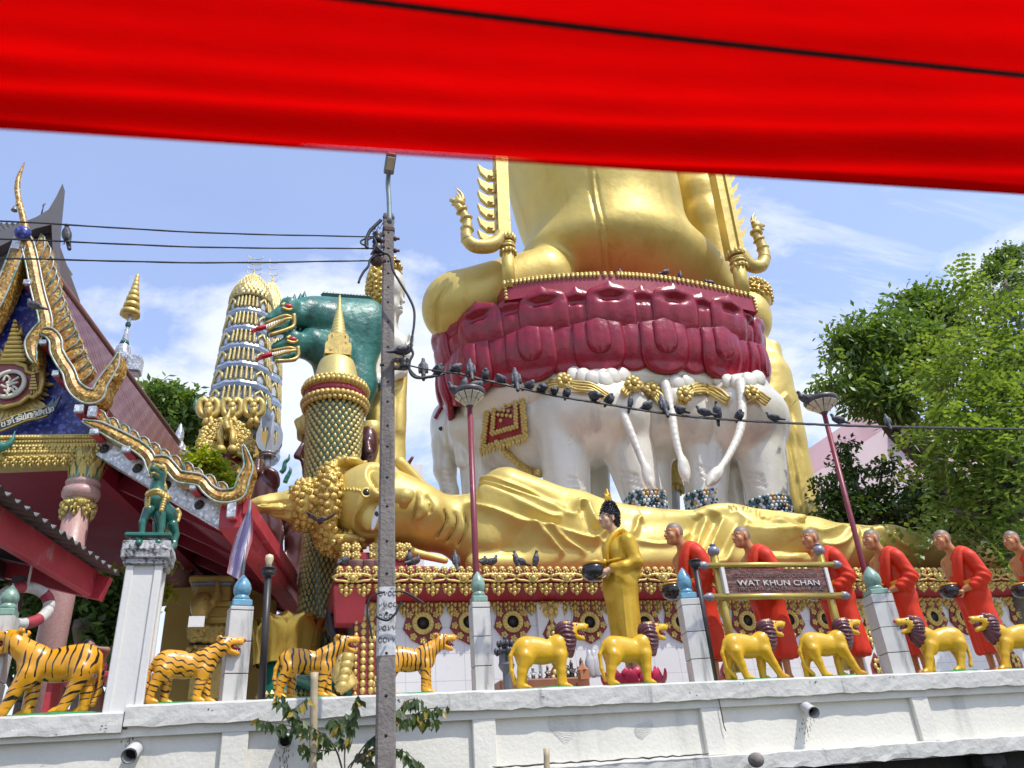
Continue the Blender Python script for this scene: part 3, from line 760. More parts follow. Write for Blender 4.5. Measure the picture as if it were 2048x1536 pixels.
c=copy_tree(lionC); place_cat(c,1661,1340,.96,yaw=-8); c['label']='yellow lion statue facing right nearest the fourth tiled post'
lionE=empty('lion_statue',(0,0,0),0,'yellow lion statue facing left with red nose beside a tiled post','lion statue','painted lion statues on the wall'); cat_parts(lionE,'lion','D',yel,True); place_cat(lionE,1898,1332,1.0,True,yaw=-8)
c=copy_tree(lionE); place_cat(c,2048,1325,1.02,True,yaw=-8); c['label']='yellow lion statue facing left cut off by the right edge'

# ------------------------------------------------------------------ monks in orange robes, all alike in build
def fingers(h,dirv,up,side,L=.085,r=.0095,curl=.03):
    "four bent fingers and a thumb from palm centre h"
    out=[]; h=np.array(h); d=np.array(dirv,float); d/=np.linalg.norm(d); s=np.array(side,float); s/=np.linalg.norm(s); u=np.array(up,float)
    for i,(o,l) in enumerate(((-.030,.86),(-.010,1),(.010,.95),(.030,.76))):
        p0=h+s*o+d*.03; p1=p0+d*L*.5*l+u*curl*.25; p2=p1+d*L*.42*l+u*curl
        out+=[cap(p0,p1,r*1.05,r*.95,.006),cap(p1,p2,r*.95,r*.75,.005)]
    t0=h+s*-.036-d*.02; t1=t0-s*.03+d*.03; out+=[cap(t0,t1,r*1.2,r*1.05,.008),cap(t1,t1+d*.035+u*curl*.6,r,r*.8,.006)]
    out+=[ell(h,(.045,.045,.03),None,.015)]
    return out
def face(hc,s=1.0):
    "head facing -x, centre hc, height about .26*s"
    x,y,z=hc
    def q(a,b,c): return np.array([x+a*s,y+b*s,z+c*s])
    pr=[ell(q(.012,0,.028),(.102*s,.078*s,.100*s),None,.02),ell(q(-.035,0,-.052),(.066*s,.058*s,.078*s),None,.03),
        cap(q(-.096,0,.018),q(-.116,0,-.022),.010*s,.017*s,.012),ell(q(-.108,.011,-.026),(.011*s,.009*s,.008*s),None,.006),ell(q(-.108,-.011,-.026),(.011*s,.009*s,.008*s),None,.006),
        ell(q(-.098,0,-.050),(.012*s,.026*s,.007*s),None,.005),ell(q(-.094,0,-.064),(.013*s,.022*s,.009*s),None,.005),ell(q(-.082,0,-.098),(.022*s,.026*s,.02*s),None,.02)]
    for k in(-1,1):
        pr+=[cap(q(-.093,k*.012,.034),q(-.074,k*.052,.032),.010*s,.008*s,.012),ell(q(-.080,k*.034,.008),(.016*s,.020*s,.011*s),None,.008),ell(q(-.060,k*.046,-.030),(.03*s,.022*s,.03*s),None,.02),
             ell(q(.008,k*.080,-.004),(.022*s,.010*s,.038*s),rotm(0,-8,0),.008),ell(q(.004,k*.080,-.038),(.012*s,.009*s,.016*s),None,.008)]
    pr+=[ell(q(-.098,k*.034,-.018),(.01*s,.01*s,.01*s),None,.01) for k in()]
    return pr,q
def eyes(root,q,s,iris=eyeb):
    for k in(-1,1):
        b=MB(); b.ell(q(-.0890,k*.034,.005),(.009*s,.0135*s,.0045*s),12,6); o=b.build('eye',eyew,root)
        b=MB(); b.ell(q(-.0955,k*.033,.005),(.0055*s,.006*s,.0055*s),8,6); b.build('pupil',iris,o)
        b=MB(); b.tube(curve([q(-.105,k*.012,.038),q(-.100,k*.032,.046),q(-.082,k*.054,.036)],5),.0027*s,6); b.build('eyebrow',hairm,root)
lipm=mat('lip_paint',(.36,.08,.06),.4)
def make_monk():
    root=empty('monk_statue',(0,0,0),0,'monk statue','monk statue','orange robed monk statues in a row')
    hc=(-.165,0,1.652); pr,q=face(hc,1.06)
    pr+=[cap((-.125,0,1.60),(-.05,0,1.44),.056,.072,.03),cap((-.05,.04,1.42),(-.05,.18,1.385),.085,.075,.04),ell((-.05,.05,1.28),(.11,.13,.16),None,.04)]
    pr+=chain([(-.04,.215,1.37),(.02,.25,1.13),(-.20,.115,1.0)],[.060,.046,.034],.02)
    pr+=chain([(-.12,-.20,1.01),(-.20,-.125,.985)],[.040,.034],.02)
    pr+=fingers((-.245,.085,.975),(-1,-.55,-.1),(0,0,.6),(.2,-.2,1),curl=-.01)+fingers((-.245,-.095,.955),(-1,.42,-.08),(0,0,.4),(.1,.2,1),curl=.012)
    for k in(-1,1):
        pr+=[cap((0,k*.05,1.1),(.02,k*.075,.36),.06,.05,.02),cap((-.03,k*.04,1.35),(0,k*.05,1.1),.07,.06,.02)]
        pr+=[cap((.02,k*.075,.36),(.015,k*.075,.09),.050,.038,.02),cap((.035,k*.075,.035),(-.10,k*.085,.03),.036,.034,.03)]
        for t in range(5): pr+=[cap((-.10,k*.085+k*(t-2)*-.017,.025),(-.148+.007*t,k*.09+k*(t-2)*-.018,.018),.0135-.001*t,.012-.001*t,.005)]
    V,F=sdf(pr,.0085,.02,1)
    c=V[F].mean(1); back=(c[:,2]-1.652)/1.06; xx=c[:,0]+.165
    hair=((back>.055)&(xx>-.085+.0*back))|((back>-.03)&(xx>.035)); hair|=(back>.075)
    skin('body',(V,F),[skinm,scalp],root,None,hair.astype(int))
    b=MB(); b.tube(curve([q(-.1135,-.024,-.057),q(-.1215,0,-.0565),q(-.1135,.024,-.057)],4),.0045,6); b.build('lips',lipm,root); eyes(root,q,1.04)
    # robe
    pr=[]
    for k in(-1,1):
        pr+=[cap((.0,k*.065,1.0),(.035,k*.075,.30),.145,.150,.05),cap((.0,k*.06,1.02),(-.04,k*.075,1.36),.135,.105,.05)]
    pr+=[ell((.01,0,.92),(.19,.225,.16),None,.06),cap((-.04,-.185,1.395),(-.05,.07,1.43),.085,.075,.05),ell((.045,0,1.32),(.12,.17,.17),None,.05)]
    pr+=chain([(-.03,-.215,1.36),(.035,-.262,1.13),(-.115,-.205,1.015)],[.088,.080,.062],.03)
    pr+=[cap((.06,-.27,1.10),(-.02,-.24,.96),.05,.025,.04)]
    pr+=[ell((.03,0,.0),(.6,.6,.245),None,.02,True)]
    pr+=[ell((-.13,.19,1.40),(.20,.13,.22),rotm(20,0,0),.03,True)]
    pr+=[cap((-.115,-.02,.92),(-.10,-.03,.56),.05,.06,.04)]
    V,F=sdf(pr,.0105,.03,2); N=normals(V,F)
    # cloth folds: fall of the skirt, creases at the elbow
    a=np.arctan2(V[:,1],-V[:,0]+.02); low=np.clip((.95-V[:,2])/.6,0,1)
    V=V+N*(.0065*np.sin(a*6+V[:,2]*5.0)*low+.004*np.sin(a*13+V[:,2]*9)*low)[:,None]
    arm=np.exp(-((V[:,2]-1.12)/.10)**2)*(V[:,1]<-.15)
    V=V+N*(.006*np.sin(V[:,2]*70+V[:,0]*45)*arm)[:,None]
    dd=np.abs(V[:,2]-.62-.25*(V[:,0]))*1.0
    V=V+N*(.008*np.exp(-((V[:,2]-(.60+.35*V[:,0]))/.012)**2)*(V[:,1]<.05)*(V[:,0]<.02))[:,None]
    rb=skin('robe',(V,F),robe,root)
    V,F=sdf(chain(curve([(-.185,-.02,1.02),(-.19,-.07,1.18),(-.165,-.10,1.34),(-.09,-.115,1.475),(.0,-.115,1.48),(.10,-.11,1.38),(.15,-.09,1.20)],4),[.042]*25,.02)+chain(curve([(-.175,-.07,1.02),(-.18,-.12,1.18),(-.155,-.155,1.34),(-.09,-.165,1.455),(.0,-.165,1.46),(.09,-.16,1.36),(.13,-.14,1.20)],4),[.038]*25,.02),.009,.02,1)
    skin('shoulder_cloth',(V,F),robe,root)
    b=MB(); 
    prof=[]; VV=[]
    for i in range(9):
        z=.985+.016*i
        for j in range(36):
            a=2*math.pi*j/36; rx=.198+.008*math.sin(i*1.9)+.004*(i%2); ry=.236+.008*math.sin(i*1.9)
            VV.append((.0-.012*(i/8)+rx*math.cos(a),ry*math.sin(a),z+.035*math.cos(a)-.0))
    b.grid(VV,9,36,True,wrap=True); b.build('sash',sashm,root)
    b=MB(); c0=(-.325,-.005,1.0)
    b.lathe([(0,-.105),(.05,-.10),(.10,-.068),(.122,-.02),(.118,.025),(.105,.05)],c0,28); bw=b.build('alms_bowl',bowlm,root)
    b=MB(); b.lathe([(.106,.048),(.112,.058),(.106,.07),(.09,.072),(.0,.055)],c0,28); b.build('bowl_rim',bowlr,bw)
    return root
MK=[(1357,1075),(1492,1082),(1630,1086),(1752,1088),(1895,1088),(2034,1090)]
ml=['orange robed monk statue nearest the golden Buddha, behind a blue bud','orange robed monk statue behind the left half of the name board','orange robed monk statue behind the right edge of the name board','orange robed monk statue just right of the leaning street lamp, hands hidden by a post','orange robed monk statue holding a black bowl between two lions','orange robed monk statue cut off by the right edge']
monk0=None
for i,(px,py) in enumerate(MK):
    m=monk0 if False else (make_monk() if i==0 else copy_tree(monk0)); monk0=monk0 or m
    q=P(px,py,9.25); r2=random.Random(i)
    m.location=(q[0]+.12,9.25,2.60); m.rotation_euler=(0,0,R_([4,3,2,0,-2,-2][i])); m['label']=ml[i]
    zt=float(P(px,py-28,9.25)[2]); s=(zt-2.60)/1.785; m.scale=(s*.97,s*.98,s)

# ------------------------------------------------------------------ tall golden Buddha with alms bowl
def make_standing():
    root=empty('buddha_statue',(0,0,0),0,'tall standing golden Buddha statue with black hair holding an alms bowl','buddha statue')
    hc=(-.065,0,2.18); s=1.26; pr,q=face(hc,s)
    pr+=[cap((-.03,0,2.06),(.03,0,1.86),.068,.085,.03),cap((.02,.02,1.86),(-.02,.2,1.80),.09,.085,.05),ell((-.02,.06,1.68),(.13,.15,.2),None,.05)]
    pr+=fingers((-.335,-.13,1.36),(-1,.30,-.35),(0,0,.4),(.1,.25,1),L=.11,r=.0125,curl=.012)+[cap((-.24,-.17,1.40),(-.33,-.13,1.37),.045,.042,.02)]
    pr+=chain([(.0,.22,1.76),(.08,.27,1.46),(-.22,.14,1.38)],[.075,.058,.042],.02)+fingers((-.30,.11,1.35),(-1,-.35,-.1),(0,0,.3),(.2,-.2,1),L=.11,r=.0125,curl=.01)
    for k in(-1,1): pr+=[cap((-.02,k*.06,1.6),(.02,k*.085,.42),.08,.072,.02),cap((.02,k*.085,.42),(.02,k*.085,.10),.072,.055,.02),cap((.05,k*.085,.045),(-.16,k*.1,.04),.05,.045,.03)]
    V,F=sdf(pr,.0105,.02,1)
    skin('body',(V,F),skinp,root)
    b=MB(); b.tube(curve([q(-.1135,-.024,-.057),q(-.1215,0,-.0565),q(-.1135,.024,-.057)],4),.0055,6); b.build('lips',lipm,root); eyes(root,q,s)
    # hair cap of pointed curls
    hp=[ell(q(.03,0,.055),(.112*s,.090*s,.100*s),None,.03),ell(q(.032,0,.135),(.078*s,.072*s,.075*s),None,.05),ell(q(.072,0,-.03),(.058*s,.068*s,.085*s),None,.03)]
    V,F=sdf(hp,.014,.03,1); N=normals(V,F); h=skin('hair',(V,F),hairm,root)
    b=MB(); r=random.Random(5); done=[]
    for i in r.sample(range(len(V)),len(V)):
        p=V[i]
        if all((p-d)@(p-d)>.021**2 for d in done):
            done.append(p); nn=N[i]; up=np.array([0,0,1.]); uu=np.cross(nn,(.3,.5,.8)); uu/=np.linalg.norm(uu); ww=np.cross(nn,uu)
            b.lathe([(.0125,-.004),(.0105,.009),(.0055,.021),(0,.026)],p,6,axis=np.stack([uu,ww,nn],1))
        if len(done)>520: break
    b.build('hair_curls',hairm,h)
    V,F=sdf([cap(q(.035,0,.19),q(.03,0,.24),.050,.046,.03),cap(q(.03,0,.24),q(.03,0,.36),.046,.012,.03)]+[cap(q(.03+.035*math.cos(a_),.035*math.sin(a_),.20+.035*i_),q(.03+.05*math.cos(a_),.05*math.sin(a_),.235+.035*i_),.018,.006,.01) for i_ in range(3) for a_ in (0.3,1.8,3.4,4.9)],.009,.02,1)
    skin('flame',(V,F),goldd,root)
    # robe
    pr=[]
    for k in(-1,1):
        pr+=[cap((-.02,k*.085,1.25),(-.05,k*.095,.30),.185,.150,.06),cap((-.04,k*.07,1.35),(-.02,k*.1,1.76),.150,.125,.06)]
    pr+=[ell((-.03,0,1.2),(.21,.27,.25),None,.06),cap((.03,-.235,1.80),(.04,.06,1.85),.105,.085,.05),ell((-.08,-.02,1.70),(.13,.19,.16),None,.05)]
    pr+=chain([(.02,-.27,1.78),(.085,-.315,1.48),(-.10,-.26,1.42),(-.22,-.19,1.42)],[.105,.088,.072,.062],.04)
    pr+=[ell((-.03,-.245,1.31),(.15,.045,.13),rotm(0,28,0),.05),ell((-.13,-.215,1.33),(.10,.05,.11),rotm(0,20,0),.04),cap((.13,-.26,1.72),(.13,-.27,1.30),.05,.03,.05)]
    pr+=[ell((0,0,.02),(.8,.8,.30),None,.02,True),ell((-.14,.24,1.83),(.22,.16,.27),rotm(22,0,0),.03,True)]
    V,F=sdf(pr,.0125,.03,2); N=normals(V,F)
    a=np.arctan2(V[:,1],-V[:,0]-.02); low=np.clip((1.25-V[:,2])/.7,0,1)
    V=V+N*(.010*np.sin(a*5+V[:,2]*1.5)*low+.007*np.exp(-((a+.9+.15*V[:,2])/.05)**2)*low*2)[:,None]
    skin('robe',(V,F),goldd,root)
    V,F=sdf(chain(curve([(-.20,-.03,1.52),(-.225,-.06,1.64),(-.20,-.09,1.76),(-.10,-.12,1.90),(.03,-.13,1.975),(.15,-.13,1.86),(.19,-.12,1.66)],4),[.042]*25,.02),.011,.02,1)
    skin('shoulder_cloth',(V,F),goldd,root)
    b=MB(); b.tube(curve([(-.27,.12,1.55),(-.265,-.02,1.52),(-.2,-.15,1.53),(-.06,-.23,1.55)],5),.02,8); b.ell((-.262,-.05,1.525),(.04,.04,.05)); b.build('waist_knot',goldd,root)
    b=MB(); c0=(-.43,-.01,1.42); b.lathe([(0,-.15),(.07,-.145),(.13,-.105),(.162,-.04),(.158,.02),(.14,.06)],c0,30); bw=b.build('alms_bowl',bowlm,root)
    b=MB(); b.lathe([(.142,.058),(.152,.075),(.148,.10),(.11,.115),(0,.12)],c0,30); b.build('bowl_lid',bowlr,bw)
    lot=mat('lotus_pink',(.55,.03,.09),.4,0,.15,6)
    b=MB()
    for ring,(n_,r_,z_,h_,t_) in enumerate(((14,.36,-.10,.20,.35),(14,.30,-.04,.17,.15))):
        for k in range(n_):
            a=2*math.pi*(k+.5*ring)/n_; w_=.085
            pts=[]
            for i in range(6):
                t=i/5; ww=w_*math.sin(math.pi*(.25+.75*t))**.7 if t<1 else 0
                rr=r_+h_*t_*t+.03*math.sin(t*3); z=z_+h_*t
                for sd in(-1,0,1): pts.append(((rr-.02*(sd!=0))*math.cos(a)-sd*ww*math.sin(a),(rr-.02*(sd!=0))*math.sin(a)+sd*ww*math.cos(a),z))
            b.grid(pts,6,3)
    b.lathe([(.30,-.1),(.32,0),(.0,.02)],(0,0,-.02),24); b.build('lotus_base',lot,root)
    return root
sb=make_standing(); q=P(1236,1370,9.0)
topz=float(P(1212,1006,9.0)[2]); s=(topz-2.66)/2.42; sb.scale=(s,s,s)
sb.location=(float(P(1224,1085,9.0)[0])+.05,9.0,2.66); sb.rotation_euler=(0,0,R_(10))
# ------------------------------------------------------------------ reclining golden Buddha
def cpx(a,b,ra,rb,k=None,sub=False):
    "capsule between (px,py,Y) points with radii in photo pixels"
    p,q=P(*a),P(*b); return cap(p,q,m_(ra,p),m_(rb,q),k,sub)
def epx(c,rx,rz,ry,k=None,rot=None,sub=False):
    p=P(*c); return ell(p,(m_(rx,p),m_(ry,p),m_(rz,p)),rot,k,sub)
def chpx(pts,rad,k=None): return [cpx(pts[i],pts[i+1],rad[i],rad[i+1],k) for i in range(len(pts)-1)]
def lap(V,F,n):
    for _ in range(n):
        A=np.zeros_like(V); C_=np.zeros(len(V))
        for i in range(4):
            p,q=F[:,i],F[:,(i+1)%4]
            for k in range(3): A[:,k]+=np.bincount(p,V[q,k],len(V))+np.bincount(q,V[p,k],len(V))
            C_+=np.bincount(p,minlength=len(V))+np.bincount(q,minlength=len(V))
        V=V*.5+A/np.maximum(C_,1)[:,None]*.5
    return V
def relief(V,N,strokes,front=None):
    px,py=proj(V); add=np.zeros(len(V)); msk=((N*(CC-V)).sum(1)>0)
    for pts,w,A,B in strokes:
        c=[tuple(q) for q in curve(pts,5)]
        x0=min(q[0] for q in c)-w*9;x1=max(q[0] for q in c)+w*9;y0=min(q[1] for q in c)-w*9;y1=max(q[1] for q in c)+w*9
        I=np.where(msk&(px>x0)&(px<x1)&(py>y0)&(py<y1))[0]
        if not len(I): continue
        D,S,T=dline(px[I],py[I],c); fade=np.clip(np.minimum(T,1-T)*8,0,1)**.6
        g_=.5*(1+np.tanh(S*D/(.75*w))); h=A*np.exp(-(D/w)**2)+B*(g_*np.exp(-D/(w*3.2))-.7*(1-g_)*np.exp(-D/(w*1.6)))
        add[I]+=h*fade
    return V+N*add[:,None]
YB=13.3
rb_=empty('reclining_buddha',P(1300,1130,YB),0,'huge golden reclining Buddha lying along the temple base','buddha statue')
pr=[epx((742,1008,13.3),80,82,80),epx((796,1020,13.2),70,68,70,.3),epx((836,1028,13.2),46,54,62,.3),epx((868,1021,12.78),13,17,20,.12)]
pr+=[cpx((742,984,12.56),(810,993,12.20),9,17,.05),epx((821,988,12.22),9,10,12,.03),epx((808,1011,12.36),10,7,13,.03)]
pr+=chpx([(835,983,12.62),(842,998,12.50),(843,1014,12.48),(837,1031,12.52),(825,1046,12.62)],[4,8,9,7,3],.015)+chpx([(847,994,12.60),(854,1008,12.50),(851,1022,12.50),(840,1038,12.58)],[4,8,8,3],.015)
pr+=[epx((745,1036,12.68),24,31,15,.04),epx((770,958,12.70),24,28,15,.04)]
pr+=chpx([(760,1086,13.0),(820,1104,12.9),(890,1121,12.85)],[12,10,7],.06)+chpx([(800,925,13.5),(860,985,13.6),(902,1006,13.4)],[12,9,6],.06)
pr+=[cpx((865,1046,13.3),(955,1062,13.35),54,62,.35)]
pr+=chpx([(985,1062,13.4),(1150,1082,13.4),(1300,1092,13.4),(1450,1086,13.4),(1620,1092,13.4),(1780,1100,13.4),(1920,1112,13.4),(2030,1118,13.4),(2110,1118,13.4)],[84,74,62,64,52,44,36,27,24],.3)
pr+=[epx((960,1098,13.2),46,44,66,.3),cpx((1060,1112,13.0),(1450,1112,13.0),44,38,.3),epx((1500,1092,13.3),120,62,80,.4)]
pr+=chpx([(1012,990,13.35),(1150,1024,13.2),(1290,1046,13.1),(1400,1040,13.0)],[56,38,27,19],.16)
pr+=[epx((1450,1028,12.95),60,22,22,.12)]
for i,(dy,e) in enumerate(((0,0),(5,-4),(9,-14),(13,-30))): pr+=[cpx((1490,1024+dy,12.9-.03*i),(1560,1030+dy*.8,12.88-.03*i),9,8,.05),cpx((1560,1030+dy*.8,12.88-.03*i),(1608+e,1034+dy*.7,12.86-.03*i),8,6,.04)]
pr+=[cpx((1440,1040,12.9),(1520,1052,12.75),11,9,.07)]
pr+=chpx([(950,1128,12.8),(1200,1126,12.72),(1420,1122,12.7),(1520,1118,12.7)],[20,21,19,17],.12)+[cpx((1500,1116,12.66),(1612,1119,12.6),12,11,.08),epx((1592,1117,12.55),18,8,8,.04)]
V,F=sdf(pr,.026,.2,1); N=normals(V,F)
def c1(L,w,A,B): return ([(660+x/3.413,900+y/3.413) for x,y in L],w,A,B)
def c2(L,w,A,B): return ([(1160+x/3.34,940+y/3.34) for x,y in L],w,A,B)
def c3(L,w,A,B): return ([(1600+x/3.839,1000+y/3.839) for x,y in L],w,A,B)
ST=[c1([(1000,215),(1090,185),(1200,215),(1350,275),(1480,345),(1610,385)],6,.05,.09),
 c1([(995,262),(1080,240),(1200,275),(1350,335),(1500,395),(1640,440),(1690,430)],6,.05,.09),
 c1([(985,315),(1060,290),(1200,335),(1350,400),(1500,460),(1590,462)],6,.05,.09),
 c1([(915,375),(1000,385),(1130,425),(1300,485),(1450,525),(1600,562),(1760,600),(1835,590)],7,.07,.13),
 c1([(1835,590),(1865,550),(1800,500),(1760,430),(1740,380),(1700,372),(1690,430)],6,.10,.06),
 c1([(1350,500),(1450,580),(1540,660),(1600,725)],5,.05,.05),c1([(1460,530),(1560,600),(1660,660),(1750,720)],5,.05,.05),
 c1([(1790,600),(1850,620),(1900,650)],5,.05,.05),
 c2([(330,460),(450,492),(540,502),(610,480),(700,430),(745,388)],6,.06,.10),c2([(420,325),(385,345),(375,400),(340,462)],6,.09,.05),
 c2([(845,300),(800,400),(760,520),(715,585)],8,.05,-.12),c2([(955,300),(900,420),(840,540),(790,600)],8,.05,-.12),c2([(1115,320),(1040,430),(980,560),(920,610)],8,.05,-.12),
 c2([(1080,375),(1250,385),(1430,400),(1465,440)],5,.02,.06),c2([(1260,322),(1400,380),(1470,450),(1540,560)],6,.06,.06),c2([(1300,308),(1420,345),(1500,420),(1560,470)],5,.05,.05),
 c2([(1000,235),(1020,268)],2.2,-.05,0),c2([(1030,235),(1045,268)],2.2,-.05,0),c2([(1100,245),(1110,275)],2.2,-.05,0),c2([(1125,248),(1135,278)],2.2,-.05,0),c2([(1190,262),(1200,310),(1260,322)],2.5,-.05,0),
 c3([(0,190),(150,232),(300,205),(380,220)],5,.05,.06),c3([(160,330),(260,330),(340,290),(385,230)],6,.07,.06),c3([(445,220),(420,300),(340,440),(280,520)],7,.07,.07),c3([(470,222),(600,245),(700,292),(800,342),(900,362),(980,350),(1000,290)],6,.07,.08),c3([(560,225),(700,250),(850,290),(1000,292)],4,.04,.05)]
ST+=[([(889,1017),(893,1045),(872,1078)],2.6,-.05,0),([(908,1022),(912,1048),(892,1088)],2.6,-.05,0),([(928,1024),(932,1055),(914,1094)],2.6,-.05,0),
     ([(765,997),(734,1006),(715,1034),(717,1056),(733,1069),(763,1062)],3.2,-.06,.03),([(765,937),(744,935),(738,951),(752,975),(765,986)],3.2,-.06,.03),([(853,990),(862,1010),(858,1028)],3,-.04,0)]
ST=[(p_,w_*.95,a_*1.3,b_*1.5) for p_,w_,a_,b_ in ST]
V=relief(V,N,ST); V=lap(V,F,1)
rb=inpar(skin('body',(V,F),gold),rb_)
def onsurf(V,N,x,y):
    px,py=proj(V); d=(px-x)**2+(py-y)**2; d[(N*(CC-V)).sum(1)<=0]=1e9; i=int(np.argmin(d)); return V[i],N[i]
linem=mat('neck_line',(.16,.09,.012),.5)
for L3 in ([(891,1018),(892,1040),(884,1060),(872,1077)],[(911,1022),(914,1046),(904,1068),(889,1087)],[(930,1026),(932,1054),(925,1074),(913,1093)]):
    b=MB(); pp_=[onsurf(V,N,*q)[0] for q in curve(L3,4)]; pp_=[sum(pp_[max(0,i-2):i+3])/len(pp_[max(0,i-2):i+3]) for i in range(len(pp_))]; b.tube(pp_,.008,6); inpar(b.build('neck_line',linem),rb_)
# eyes
for (cx_,cy_) in ((752,1035),(778,956)):
    p=P(cx_,cy_,12.60 if cy_>1000 else 12.66); Vn=normals(V,F); 
    px,py=proj(V); ms=((N*(CC-V)).sum(1)>0); d=(px-cx_)**2+(py-cy_)**2; d[~ms]=1e9; i=int(np.argmin(d)); p=V[i]; nn=N[i]
    b=MB(); b.ell(p-nn*.004,(.05,.03,.225),14,10,R=rotm(0,13,0)); o=inpar(b.build('eye',eyew),rb_)
    b=MB(); b.ell(p+nn*.012+np.array([.01,0,.055]),(.036,.02,.058),10,8); o2=b.build('pupil',eyeb); o2.parent=o; o2.matrix_parent_inverse=Matrix.Identity(4); o2.location=(0,0,0)
    o2.parent=rb_; o2.matrix_parent_inverse=Matrix.Translation(rb_.location).inverted()
p,nn=onsurf(V,N,735,985); b=MB()
ux=np.array([1,0,0]); uz=np.array([0,0,1.])
b.tube([p+nn*.02+.075*(ux*math.cos(a)+uz*math.sin(a)) for a in np.linspace(0,2*math.pi,20)],.022,8)
cu=[(735-13-3*i,985-4*(i%2)*1.4-1-.4*i) for i in range(14)]; b.tube(curve([onsurf(V,N,*q)[0]+nn*.012 for q in cu],3),[.022-.0004*k for k in range(40)],6); inpar(b.build('urna',gold),rb_)
b=MB(); b.ell(p+nn*.015,(.06,.03,.06)); inpar(b.build('urna_stone',eyeb),rb_)
# hair, curls, flame
hp=[epx((655,1013,13.4),28,84,82,.2),epx((610,1010,13.35),34,46,52,.15),epx((700,934,13.5),30,12,46,.2),epx((692,1090,13.3),38,15,56,.2),epx((690,1010,13.85),60,82,60,.2)]
HV,HF=sdf(hp,.04,.25,2); HN=normals(HV,HF); h=inpar(skin('hair',(HV,HF),gold),rb_)
b=MB(); rr=random.Random(4); rad=.062; hx0=HV[:,0].min()+.06; row=0; hc_=np.array([0,13.3,float(P(650,1008,13.3)[2])])
while hx0<HV[:,0].max():
    I=np.where(np.abs(HV[:,0]-hx0)<.04)[0]
    if len(I)>8:
        cy_,cz_=HV[I,1].mean(),HV[I,2].mean(); an=np.arctan2(HV[I,2]-cz_,HV[I,1]-cy_); rm=np.mean(np.hypot(HV[I,1]-cy_,HV[I,2]-cz_)); n_=max(6,int(2*math.pi*rm/(rad*1.82)))
        for k in range(n_):
            a=-math.pi+2*math.pi*(k+.5*(row%2))/n_; d=np.abs((an-a+math.pi)%(2*math.pi)-math.pi); i=I[int(np.argmin(d))]; p=HV[i]; nn=HN[i]
            if nn[1]>.55: continue
            uu=np.cross(nn,(.2,.4,.9)); uu/=np.linalg.norm(uu); A=np.stack([uu,np.cross(nn,uu),nn],1); r0=rad*(.90+.16*rr.random())
            b.lathe([(r0,-.03),(r0*1.02,.03),(r0*.86,.046),(r0*.72,.042),(r0*.66,.064),(r0*.42,.074),(r0*.34,.068),(r0*.22,.086),(0,.09)],p,10,axis=A)
    hx0+=rad*1.62; row+=1
goldh=mat('gold_curls',(.58,.40,.10),.40,.5,.22,4,.1,20,(.30,.19,.04),(.55,.75),5)
ob=b.build('hair_curls',goldh); inpar(ob,rb_)
fl=[epx((582,1012,13.35),20,27,38,.15),cpx((578,1011,13.3),(525,1009,13.25),23,14,.15),cpx((525,1009,13.25),(482,1006,13.25),14,2.5,.15),cpx((578,994,13.3),(542,992,13.25),11,4,.12),cpx((578,1030,13.25),(545,1030,13.2),11,4,.12),cpx((560,1014,13.0),(515,1012,13.05),9,4,.08)]
FV,FF=sdf(fl,.03,.12,2); FN=normals(FV,FF)
FV=relief(FV,FN,[([(585,1004),(550,1007),(515,1010)],3,-.04,.02),([(585,1022),(555,1026),(525,1024)],3,-.04,.02)])
inpar(skin('flame',(FV,FF),gold),rb_)

# ------------------------------------------------------------------ the long base under it
YF=12.0
def zrow(y): return float(P(900,y,YF)[2])
zA,zB_,zC_,zD=zrow(1136),zrow(1149),zrow(1164),zrow(1207)
XL=float(P(672,1150,YF)[0]); XR=26.0; YW=12.42
zw=float(P(900,1207,YW)[2])
base=empty('temple_terrace',((XL+XR)/2,YW+2,2.2),0,'long white tiled temple base with red and gold frieze under the reclining Buddha','temple base')
wt=mat('base_wall_tile',(.64,.63,.62),.28,0,.03,2)
def tiles(n,t,out):
    br=nd(n,'ShaderNodeTexBrick'); br.offset=0; mp=nd(n,'ShaderNodeMapping'); mp.inputs['Rotation'].default_value=(R_(-90),0,0); n.links.new(t.outputs['Object'],mp.inputs[0])
    sp=nd(n,'ShaderNodeSeparateXYZ'); n.links.new(t.outputs['Object'],sp.inputs[0]); cb=nd(n,'ShaderNodeCombineXYZ'); n.links.new(sp.outputs[0],cb.inputs[0]); n.links.new(sp.outputs[2],cb.inputs[1])
    n.links.new(cb.outputs[0],br.inputs[0]); br.inputs['Color1'].default_value=(1,1,1,1); br.inputs['Color2'].default_value=(.97,.97,.97,1); br.inputs['Mortar'].default_value=(.72,.72,.74,1)
    br.inputs['Scale'].default_value=1; br.inputs['Mortar Size'].default_value=.006; br.inputs['Brick Width'].default_value=.46; br.inputs['Row Height'].default_value=.40
    x=nd(n,'ShaderNodeMix',data_type='RGBA',blend_type='MULTIPLY'); x.inputs[0].default_value=1; n.links.new(out,x.inputs[6]); n.links.new(br.outputs[0],x.inputs[7]); return x.outputs[2]
setcol(wt,tiles)
def bsub(b,name,m): return inpar(b.build(name,m),base)
b=MB(); b.box(((XL+.9+XR)/2,YW+2.5,(2.2+zw)/2+.1),((XR-XL-.9)/2,2.5,(zw-2.2)/2+.1)); bsub(b,'wall',wt)
b=MB()
pf=[(YW-.002,zw),(YF+.06,zC_-.04),(YF+.06,zC_-.005),(YF,zC_),(YF,zA-.05),(YF+.03,zA-.01),(YW+5,zA-.01),(YW+5,zw)]
V=[(x,y,z) for x in (XL,XR) for y,z in pf]; b.grid(V,2,len(pf),False,wrap=True); b.f+=[list(range(8)),list(range(8,16))]; b.sm+=[False]*2; b.mi+=[0]*2
bsub(b,'red_band',maroon)
